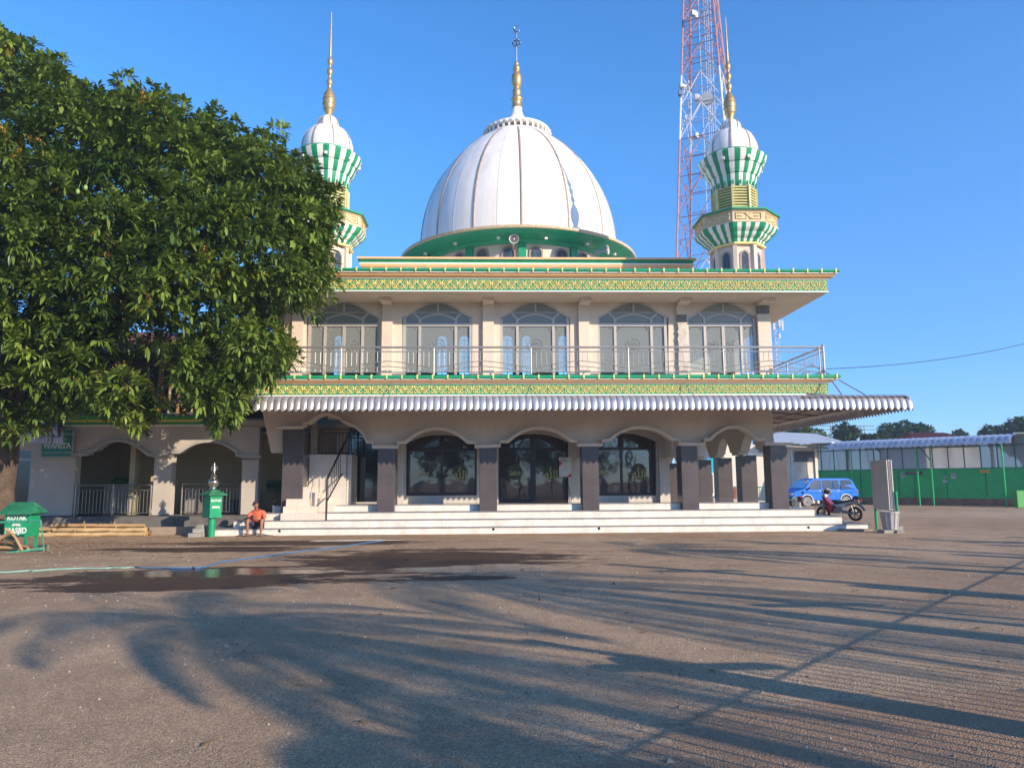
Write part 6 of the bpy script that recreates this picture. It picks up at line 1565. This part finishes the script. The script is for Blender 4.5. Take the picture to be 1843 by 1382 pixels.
for i in range(150):   # loose sprigs breaking the outline
    k=rng.integers(len(pa));a=pa[k];b_=pa[(k+1)%len(pa)];q=a+(b_-a)*rng.random();LF.append((q[0]+rng.normal(0,.16),YT0+rng.uniform(-.6,.8),q[1]+rng.normal(0,.15)-.04,rng.uniform(.16,.30)))
print('lobes',len(LF))
PO=[];DI=[];OUT=[]
for x,y,z,r in LF:
    n=int(27*(r/.7)**2)+5
    d=unit(rng.normal(size=(n,3))+np.array([0,-.25,.35]));q=np.array([x,y,z])+d*r*rng.uniform(.72,1.08,(n,1))*np.array([1,1,.8])
    PO.append(q);OUT.append(d)
PO=np.concatenate(PO);OUT=np.concatenate(OUT)
# keep rosettes whose projected place stays inside the crown outline
NR=len(PO);K=10
axis=unit(OUT*1.0+np.array([.1,-.25,.45]))
t1=unit(np.cross(axis,np.array([.3,.2,.9])));t2=np.cross(axis,t1)
ph=rng.uniform(0,6.28,(NR,1))+np.arange(K)[None]*2.4;tilt=rng.uniform(.15,1.15,(NR,K))
D=axis[:,None]*np.cos(tilt)[...,None]*.75+(t1[:,None]*np.cos(ph)[...,None]+t2[:,None]*np.sin(ph)[...,None])*np.sin(tilt)[...,None]
D=unit(D);P0=PO[:,None]+D*.03
ln=rng.uniform(.17,.33,(NR,K));wd=ln*rng.uniform(.24,.33,(NR,K));dr=rng.uniform(.05,.5,(NR,K))
LO=np.concatenate([np.full(int(26*0)+int(27*(l[3]/.7)**2)+5,rng.normal(0,.2)) for l in LF])[:,None]
tb=np.clip(LO+rng.normal(.42,.13,(NR,1))+rng.normal(0,.12,(NR,K)),0,1);
P0=P0.reshape(-1,3);D=D.reshape(-1,3)
print('leaves',len(P0))
leaf_mesh('crown',P0,D,ln.reshape(-1),wd.reshape(-1),dr.reshape(-1),tb.reshape(-1),leafmat('mango_leaf',(.040,.085,.014),(.25,.35,.06),.36,.22,.5),MT)
# new bronze-yellow shoots and flower panicles
sel=rng.choice(NR,230,replace=False);fp=[];fd=[]
cl=rng.choice(NR,60,replace=False)
for i in sel[:0]:pass
Q=[];
for i in cl:
    near=np.where(np.linalg.norm(PO-PO[i],axis=1)<.55)[0][:7]
    for j in near:
        for k in range(26):
            h=rng.uniform(0,1);Q.append((PO[j]+axis[j]*(.12+.26*h)+rng.normal(0,.05*(1.2-h),3)))
Q=np.array(Q);leaf_mesh('blossom',Q,unit(rng.normal(size=Q.shape)+np.array([0,0,.6])),rng.uniform(.04,.09,len(Q)),rng.uniform(.02,.035,len(Q)),np.zeros(len(Q)),rng.uniform(0,1,len(Q)),leafmat('blossom',(.34,.17,.03),(.55,.38,.08),.7,.2,.2),MT)
# trunk and limbs
b=MB();T0=Vector((-13.75,21.6,-.1))
tr_=[T0,T0+Vector((.06,0,.7)),T0+Vector((-.02,.0,1.6)),T0+Vector((.05,0,2.6)),T0+Vector((-.05,0,3.6)),T0+Vector((.1,0,4.6))]
b.tube(tr_,[.46,.34,.30,.29,.33,.30],14)
rr=random.Random(11)
def limb(a,e,r0_,r1_,n=7):
    a=Vector(a);e=Vector(e);pts=[];rs=[]
    for k in range(n+1):
        t=k/n;p=a.lerp(e,t);p.z+=math.sin(PI*t)*(e-a).length*.12;p+=Vector((rr.uniform(-.1,.1),rr.uniform(-.1,.1),rr.uniform(-.08,.08)))*(0 if k==0 else 1);pts.append(p);rs.append(r0_+(r1_-r0_)*t)
    b.tube(pts,rs,7);return pts
tops=[(-9,20.5,6.5),(-7.2,20.5,9),(-11,19.5,9.5),(-15.5,20,11),(-13,22,12),(-18,20,8),(-10,22.5,10),(-5.8,20.8,8),(-8,21,5.2),(-16,23,9),(-17,21,5.5),(-11,20,5)]
for e in tops:
    pts=limb(tr_[3].lerp(tr_[5],rr.random()),e,.17,.05)
    for k in range(4):
        j=rr.randint(3,7);q=pts[j];limb(q,q+Vector((rr.uniform(-1.8,1.8),rr.uniform(-1.5,1.5),rr.uniform(-.3,1.6))),.05,.015,4)
obj('trunk',b,bark,MT,smooth=60)
# dangling mangoes
b=MB()
for px_,py_,Y in((154,338,16.9),(140,345,17.2)):
    q=at(px_,py_,Y);b.sphere(q,.055,10,8,sc=(.85,.8,1.25));b.tube([q,q+Vector((0,.1,.3))],.004,4)
obj('mango_fruit',b,M('mango_green',(.25,.38,.10),.4),MT,smooth=True)
# ================================================================= generic distant tree
def tree(px,py_top,py_bot,halfw,Y,label,c1,c2,group='trees beyond the fence',n=2600,ls=.3,name='broadleaf_tree',nl=14,seed=0,zt0=None):
    r_=np.random.default_rng(seed+int(px));top=at(px,py_top,Y);k=Y/F;hw=halfw*k;zb=max(1.2,Zc(py_bot,Y,px));zt=top.z
    t=empty(name,(top.x,Y,0),label,'tree',group)
    b=MB();b.tube([(top.x,Y,-.1),(top.x+.1,Y,zb),(top.x,Y,(zb+zt)/2)],[.28,.2,.1],8)
    cz_=(zb+zt)/2;hz=(zt-zb)/2
    lc=[]
    for i in range(nl):
        d=unit(r_.normal(size=3));rr_=r_.uniform(.45,.8);lc.append((top.x+d[0]*hw*rr_,Y+d[1]*hw*.8*rr_,cz_+d[2]*hz*rr_*.85,r_.uniform(.28,.45)*min(hw,hz*1.3)))
    for c_ in lc[:7]:b.tube([(top.x,Y,zb*.9),(c_[0],c_[1],c_[2])],[.09,.03],5)
    obj('trunk',b,bark,t,smooth=True)
    A=[];Dn=[]
    for x,y,z,r in lc:
        m=n//nl;d=unit(r_.normal(size=(m,3))+np.array([0,0,.15]));A.append(np.array([x,y,z])+d*r*r_.uniform(.6,1.1,(m,1))*np.array([1,1,.75]));Dn.append(d)
    A=np.concatenate(A);Dn=unit(np.concatenate(Dn)+r_.normal(0,.5,(len(A),3))+np.array([0,0,-.2]))
    leaf_mesh('crown',A,Dn,r_.uniform(.7,1.3,len(A))*ls,r_.uniform(.45,.7,len(A))*ls,r_.uniform(0,.4,len(A)),r_.uniform(0,1,len(A)),leafmat('far_leaf_%d'%int(px+seed*7+500),c1,c2,.6,.2,.2),t)
    return t
dk,mdg=(.015,.05,.022),(.06,.12,.045)
tree(1625,755,800,62,95,'wide flat-topped dark green tree behind the middle of the green fence',dk,(.05,.13,.05),n=5200,ls=.42,nl=24)
tree(1520,757,800,26,90,'pointed green tree just left of the flat-topped one',dk,mdg,n=2200,ls=.4)
tree(1448,766,800,55,85,'pale green tree rising over the white outbuilding roof',(.05,.11,.03),(.17,.25,.08),n=3600,ls=.4,nl=20)
tree(1582,778,806,40,88,'low dark tree in front of the flat-topped one',dk,mdg,n=2200,ls=.38)
tree(1725,771,795,18,110,'small dark tree peeping over the red tiled roof',dk,mdg,n=1100,ls=.4,nl=8)
tree(1780,765,800,26,95,'rounded dark tree at the right end of the red roof',dk,mdg,n=1800,ls=.42)
tree(1832,742,830,38,85,'tall dark tree at the right edge of the view',dk,(.05,.12,.06),n=4200,ls=.4,nl=20)
tree(1895,700,830,45,80,'tall tree just leaving the right edge of the view',dk,mdg,n=3000,ls=.4,nl=16)
# red roofed house
t=empty('tiled_house',(Xc_(1735,75,868),75,0),'house with an orange red pantile roof beyond the green fence','house')
Y=72;x0,x1=Xc_(1668,Y,868),Xc_(1785,Y,868);z0=Zc(799,Y,1730);z1=Zc(779,Y+5,1730)
b=MB();b.box(x0+.5,x1-.5,Y+.6,Y+9,0,z0);obj('wall',b,M('out_cream',(.72,.66,.55)),t)
b=MB();n=130;v=[]
for i in range(n+1):
    t_=i/n;a=.05*math.sin(2*PI*i/4)
    for j in range(9):
        s_=j/8;v.append((x0+(x1-x0)*t_+(1.3*s_ if t_<.5 else -1.3*s_)*(abs(2*t_-1)),Y+5*s_,z0+(z1-z0)*s_+a+.04*(j%2)))
b.add(v,[(i*9+j,(i+1)*9+j,(i+1)*9+j+1,i*9+j+1) for i in range(n) for j in range(8)]);b.add([(x0,Y+10,z0),(x1,Y+10,z0),(x1-1.3,Y+5,z1),(x0+1.3,Y+5,z1)],[(0,1,2,3)])
obj('roof',b,M('pantile',(.42,.10,.055),.8,var=.35,scale=6,col2=(.22,.06,.05)),t)
# ================================================================= lattice tower
Yt=62.
t=empty('lattice_tower',(at(1281,455,Yt).x,Yt,0),'tall red and white lattice telecom tower behind the right minaret','tower')
xc0=at(1281,455,Yt).x;zA,zB=at(1281,455,Yt).z,at(1263,0,Yt).z
hA,hB=(at(1354,455,Yt).x-at(1213,455,Yt).x)/2,(at(1298,0,Yt).x-at(1228,0,Yt).x)/2
def hw_(z):return hA+(hB-hA)*(z-zA)/(zB-zA)
ztop=zB+7
ro=R_(16)
def leg(k,z):a=ro+k*PI/2;h=hw_(z);return Vector((xc0+(at(1263,0,Yt).x-xc0)*0+h*math.cos(a),Yt+h*math.sin(a),z))
zw0,zw1=Zc(292,Yt,1250),Zc(128,Yt,1250)
red=M('tower_red',(.36,.17,.19),.5);wht=M('tower_white',(.58,.60,.66),.45)
def mi_(z):
    return 1 if zw0<z<zw1 else (0 if z>zw0-11 else 1)
lev=[];z=0.
while z<ztop:lev.append(z);z+=max(1.6,hw_(z)*1.15)
lb=MB();br=MB();hz_=MB()
for i in range(len(lev)-1):
    z0,z1=lev[i],lev[i+1];m=mi_((z0+z1)/2)
    for k in range(4):
        a,c_=leg(k,z0),leg(k,z1)
        d,e=leg((k+1)%4,z0),leg((k+1)%4,z1)
        hz_.tube([c_,e],.04,4,mi=m);hz_.tube([(a+c_)/2,(d+e)/2],.028,4,mi=m);hz_.tube([(a+d)/2,leg((k+1)%4,z0).lerp(leg((k+2)%4,z0),.5)],.022,4,mi=m);mid=(c_+e)/2;br.tube([a,mid],.045,4,mi=m);br.tube([d,mid],.045,4,mi=m)
        q1=a.lerp(mid,.5);br.tube([q1,a.lerp(c_,.5)],.022,4,mi=m);br.tube([q1,c_],.02,4,mi=m);q2=d.lerp(mid,.5);br.tube([q2,d.lerp(e,.5)],.022,4,mi=m);br.tube([q2,e],.02,4,mi=m)
for q_ in range(4):
    lb=MB()
    for i in range(len(lev)-1):lb.tube([leg(q_,lev[i]),leg(q_,lev[i+1])],.085,6,mi=mi_((lev[i]+lev[i+1])/2))
    obj('tower_leg',lb,[red,wht],t,smooth=60)
obj('bracing',br,[red,wht],t);obj('cross_member',hz_,[red,wht],t)
b=MB()
for dx,dy in((-.25,0),(.25,0),(.7,.3),(.95,.3),(.6,.5)):b.tube([(xc0+dx,Yt+dy,0),(xc0+dx,Yt+dy,ztop)],.035,5)
z=0
while z<ztop:b.tube([(xc0-.25,Yt,z),(xc0+.25,Yt,z)],.015,4);b.tube([(xc0+.6,Yt+.3,z),(xc0+.95,Yt+.3,z)],.02,4);z+=.35
obj('ladder',b,M('tower_grey',(.50,.52,.55),.5,metal=.3),t)
def dish(px_,py_,r,Yd_,rz,nm='microwave_dish',lbl=None,rx=0):
    q=at(px_,py_,Yd_);o=empty(nm,q,lbl,'dish','microwave dishes on the lattice tower',rz=rz)
    b=MB();n=24;v=[]
    for rr_,y in((0.001,-.0),(r*.6,-.01),(r,-.0),(r,.32),(r*.7,.5),(r*.2,.62)):
        for k in range(n):v.append((rr_*math.cos(2*PI*k/n),y,rr_*math.sin(2*PI*k/n)))
    b.add(v,[(i*n+k,(i+1)*n+k,(i+1)*n+(k+1)%n,i*n+(k+1)%n) for i in range(5) for k in range(n)]);obj('drum',b,M('dish_white',(.48,.51,.53),.5),o,smooth=40,local=True)
    b=MB();b.tube([(0,.5,0),(0,.9,0)],.08,6);b.tube([(0,.9,-.6),(0,.9,.6)],.05,6);obj('mount',b,M('tower_grey',(.5,.52,.55)),o,local=True)
dish(1274,176,.56,60.2,R_(-25),lbl='largest round dish in the middle of the lattice tower')
dish(1223,155,.22,61,R_(-80),lbl='small dish sticking out on the left side of the tower')
dish(1250,177,.36,62.5,R_(-100),lbl='dish seen edge on beside the largest one')
dish(1256,243,.24,60.8,R_(20),lbl='small round antenna below the largest dish')
b=MB();q=at(1248,25,60.6);b.cbox(q,(.5,.35,.45),rz=.4);b.cbox(q+Vector((.25,0,-.15)),(.25,.2,.5),rz=.2);b.tube([q,q+Vector((.8,.6,0))],.04,5);o=obj('radio_unit',b,M('dish_white',(.62,.64,.64)));tag(o,'boxy white radio unit near the top of the lattice tower','antenna')
b=MB();q=at(1224,168,61);
for i in range(4):b.tube([q+Vector((-.1+.07*i,0,-.4)),q+Vector((.1-.05*i,0,.3))],.03,4)
b.cbox(q,(.3,.3,.4));o=obj('antenna_bracket',b,M('tower_dark',(.15,.17,.2),.5));tag(o,'dark bracket cluster under the small left dish','antenna')
# second mast, farther
Yk=75;t=empty('slim_mast',(Xc_(1397,Yk,868),Yk,0),'slim pale mast with panel antennas beside the upper right corner','mast')
xk_=at(1396,610,Yk).x;zt=Zc(572,Yk,1396);b=MB();h=.33
z=0
while z<zt-.3:
    for k in range(3):
        a=k*2.094;a2=(k+1)*2.094;p1=(xk_+h*math.cos(a),Yk+h*math.sin(a),z);p2=(xk_+h*math.cos(a2),Yk+h*math.sin(a2),z+.6);b.tube([p1,p2],.025,4);b.tube([p1,(p1[0],p1[1],z+.6)],.035,4)
    z+=.6
obj('lattice',b,wht,t);b=MB()
for dx,dz_ in((.35,-.5),(.65,-.9),(-.25,-.8),(.3,-2.)):b.cbox((xk_+dx,Yk-.3,zt+dz_),(.22,.15,1.1 if dz_>-1.5 else .5));b.tube([(xk_,Yk,zt+dz_),(xk_+dx,Yk-.3,zt+dz_)],.03,4)
obj('panel_antenna',b,M('dish_white',(.62,.64,.64)),t)
# overhead cable
b=MB();a=at(1484,664,24.6);e=at(1900,604,30);pts=[]
for k in range(17):
    q=k/16;p=a.lerp(e,q);p.z-=.55*4*q*(1-q)*.5;pts.append(p)
b.tube(pts,.012,5);o=obj('overhead_cable',b,M('cable',(.03,.03,.03),.6));tag(o,'single black cable running from the balcony corner to the right','cable')
# pylons far off
b=MB()
for px_ in(1497,1552):
    q=at(px_,765,160);
    for s_ in(-1,1):b.tube([(q.x+s_*1.4,160,0),(q.x+s_*.3,160,q.z)],.09,4)
    for dz_ in(.2,1.0):b.tube([(q.x-2.6,160,q.z-dz_),(q.x+2.6,160,q.z-dz_+.0)],.09,4)
    if px_==1497:o=obj('pylon',b,M('pylon',(.22,.25,.28),.6));tag(o,'faint power pylon left of the flat-topped tree','pylon');b=MB()
o=obj('pylon',b,M('pylon',(.22,.25,.28)));tag(o,'faint power pylon touching the left side of the flat-topped tree','pylon')
# ================================================================= behind the camera: fence, palms, trees (they throw the shadows on the yard)
ct=1/math.tan(EL);shv=Vector((math.sin(AZ)*ct,-math.cos(AZ)*ct))   # ground offset per metre of height towards the sun
hp=2.0;t=empty('boundary_fence',(3.1,1,0),'brick and iron boundary fence with round topped pillars on the road side','fence')
base0=Vector((-1.1,4.87))+shv*hp;dirf=Vector((.70,.714))
# keep clear of the camera
brk=M('fence_wall',(.45,.42,.38),.9,var=.1)
pts=[]
for k in range(-5,9):
    q=base0+dirf*3.27*k;pts.append(q)
    b=MB();b.cbox((q.x,q.y,(hp-.18)/2),(.38,.38,hp-.18),rz=R_(45));b.sphere((q.x,q.y,hp-.18),.2,12,8);obj('pillar',b,brk,t)
for k in range(len(pts)-1):
    a,c_=pts[k],pts[k+1];b=MB();m=(a+c_)/2;L_=(c_-a).length-.4;b.cbox((m.x,m.y,.2),(L_,.15,.4),rz=math.atan2(dirf.y,dirf.x));obj('base_wall',b,brk,t)
    b=MB();
    for z in(1.5,.5):b.tube([(a.x,a.y,z),(c_.x,c_.y,z)],.013,5)
    n=int(L_/.125)
    for i in range(1,n):
        q=a.lerp(c_,(i+.0)/n);b.tube([(q.x,q.y,.4),(q.x,q.y,1.6)],.015,4)
    obj('iron_panel',b,M('iron_black',(.03,.03,.03),.5),t)
def palm(gx,gy,h,label,nf=22,Lf=3.2,seed=1,trunk_r=.16,tilt=.0):
    """coconut palm placed so that its crown shadow falls at gx,gy on the yard"""
    r_=random.Random(seed);c_=Vector((gx,gy))+shv*h;t=empty('coconut_palm',(c_.x,c_.y,0),label,'tree','palms behind the photographer')
    b=MB();pts=[];rs=[]
    for k in range(10):
        s_=k/9;pts.append((c_.x+tilt*math.sin(s_*2)*(1-s_),c_.y,h*s_-.05));rs.append(trunk_r*(1.25-.5*s_))
    b.tube(pts,rs,9);obj('trunk',b,bark,t,smooth=True)
    A=[];Dn=[];Ln=[]
    st=MB()
    for i in range(nf):
        a=2.4*i+r_.uniform(-.2,.2);el=R_(65-115*(i/nf)+r_.uniform(-8,8));d=Vector((math.cos(a)*math.cos(el),math.sin(a)*math.cos(el),math.sin(el)));pp=[];L_=Lf*r_.uniform(.85,1.1);p=Vector((c_.x,c_.y,h));seg=14
        for k in range(seg+1):
            pp.append(p.copy());d=(d+Vector((0,0,-.085-.02*k*.5))).normalized();p=p+d*L_/seg
        st.tube(pp,[.03*(1-k/seg*.8) for k in range(seg+1)],4)
        for k in range(2,seg*2):
            q=k/2;i0=min(int(q),seg-1);p=pp[i0].lerp(pp[i0+1],q-i0);dd=(pp[i0+1]-pp[i0]).normalized();sd=dd.cross(Vector((0,0,1))).normalized()
            for s_ in(-1,1):
                v_=(sd*s_+dd*.55+Vector((0,0,-.35))).normalized();A.append(tuple(p));Dn.append(tuple(v_));Ln.append(Lf*.2*math.sin(PI*min(.95,.12+.85*q/seg))**.7)
    obj('frond_stalk',st,M('palm_stalk',(.12,.14,.05),.6),t)
    A=np.array(A);Dn=np.array(Dn);Ln=np.array(Ln);leaf_mesh('crown',A,Dn,Ln,np.full(len(A),.042),np.full(len(A),.45),rng.uniform(0,1,len(A)),leafmat('palm_leaf_%d'%seed,(.02,.06,.012),(.08,.15,.03),.5,.15,.3),t)
palm(-3.1,9.2,8.6,'coconut palm whose feathery crown shadow lies across the left of the yard',seed=3,Lf=2.7,nf=34)
palm(-.3,5.0,5.6,'low palm nearest the photographer',seed=6,Lf=1.5,nf=16,trunk_r=.12)
palm(-.2,13.0,9.6,'taller coconut palm a few metres beyond the first',seed=2,Lf=3.6,nf=26,trunk_r=.18)
palm(4.8,18.3,8.8,'slender coconut palm farthest along the fence',seed=5,Lf=2.4,nf=14,tilt=.6)
def pole(gx,gy,h,r,label):
    c_=Vector((gx,gy))+shv*h;b=MB();b.tube([(c_.x,c_.y,-.1),(c_.x,c_.y,h)],[r*1.2,r],10);b.box(c_.x-.8,c_.x+.8,c_.y-.05,c_.y+.05,h-.7,h-.6);o=obj('utility_pole',b,M('pole_grey',(.3,.3,.29),.8),smooth=40);tag(o,label,'pole','poles behind the photographer')
pole(12.0,20.8,3.6,.17,'short thick concrete pole behind the photographer to the right')
pole(.4,8.1,3.0,.06,'thin garden post by the fence, nearer the photographer')
pole(3.0,11.3,3.3,.08,'stouter garden post by the fence, farther along')
pole(2.5,15.2,8.0,.12,'tall grey utility pole between the palms')
pole(6.5,21.0,7.0,.13,'grey utility pole farthest along the road')
# road-side greenery and houses mirrored in the dark windows
def back_tree(x,y,h,w_,label,seed):
    r_=np.random.default_rng(seed);t=empty('roadside_tree',(x,y,0),label,'tree','roadside trees behind the photographer')
    b=MB();b.tube([(x,y,-.1),(x,y,h*.4),(x+.2,y,h*.7)],[.25,.18,.08],8);obj('trunk',b,bark,t,smooth=True)
    A=[];Dn=[]
    for i in range(12):
        d=unit(r_.normal(size=3));c_=np.array([x,y,h*.68])+d*np.array([w_,w_,h*.26])*.6;m=190;e=unit(r_.normal(size=(m,3)));A.append(c_+e*w_*.42*r_.uniform(.5,1.1,(m,1)));Dn.append(e)
    A=np.concatenate(A);Dn=np.concatenate(Dn);leaf_mesh('crown',A,Dn,r_.uniform(.3,.6,len(A)),r_.uniform(.2,.35,len(A)),np.full(len(A),.2),r_.uniform(0,1,len(A)),leafmat('road_leaf_%d'%seed,(.02,.05,.02),(.07,.13,.04),.6,.2,.2),t)
for i,(x,y,h,w_) in enumerate(((-12,-24,6.5,3.2),(-5,-26,7.5,3.5),(-21,-25,8,4),(1.5,-22,5.5,2.6),(8,-40,8,4),(14,-42,7.5,4))):
    back_tree(x,y,h,w_,['leafy tree on the far side of the road, second from the west','taller leafy tree across the road behind the photographer','broad leafy tree across the road at the west end','low bushy tree directly behind the photographer','distant round tree across the road','distant tree at the east end of the road'][i],40+i)
# power lines across the road, seen mirrored in the windows
b=MB()
for i in range(7):
    z=5.6+.42*i;pts=[(-40+8*k,-14-.3*i,z-.9*(1-((k-5)/5)**2)+.1*math.sin(i)) for k in range(11)];b.tube(pts,.012,4)
o=obj('power_lines',b,M('cable',(.03,.03,.03)));tag(o,'bundle of sagging power lines along the road behind the photographer','cable')
# palm seen mirrored in the middle door
c0=Vector((2.9,-11));palm(c0.x-shv.x*7.0,c0.y-shv.y*7.0,7.0,'coconut palm directly behind the photographer, mirrored in the middle door',seed=12,Lf=2.8,nf=20)

hz=MB();hz.box(-70,150,-60,175,-1.2,ztop+3)
hm=bpy.data.materials.new('morning_haze');hm.use_nodes=True;nt=hm.node_tree
for n_ in list(nt.nodes):nt.nodes.remove(n_)
o_=nt.nodes.new('ShaderNodeOutputMaterial');vv_=nt.nodes.new('ShaderNodeVolumePrincipled');vv_.inputs['Density'].default_value=.0009;vv_.inputs['Color'].default_value=(.75,.86,1,1);vv_.inputs['Anisotropy'].default_value=.2;nt.links.new(vv_.outputs[0],o_.inputs['Volume'])
o=obj('haze',hz,hm);tag(o,'thin bluish morning haze over the yard and the far trees','haze',kind='stuff')
S.cycles.volume_bounces=0;S.cycles.volume_step_rate=4

n=420;X=rng.normal(-11.5,3.4,n);Y=rng.uniform(13,24.2,n);k=90;X=np.concatenate([X,rng.uniform(-3,9,k)]);Y=np.concatenate([Y,rng.uniform(4.5,22,k)])
Pq=np.stack([X,Y,np.full(len(X),.012)],1);Dq=unit(np.stack([rng.normal(size=len(X)),rng.normal(size=len(X)),np.full(len(X),.12)],1))
o=leaf_mesh('fallen_leaves',Pq,Dq,rng.uniform(.07,.15,len(X)),rng.uniform(.03,.045,len(X)),np.zeros(len(X)),rng.uniform(0,1,len(X)),leafmat('dry_leaf',(.16,.08,.03),(.36,.24,.09),.8,.1,.2),None);tag(o,'dry fallen leaves scattered over the yard','leaves',kind='stuff')
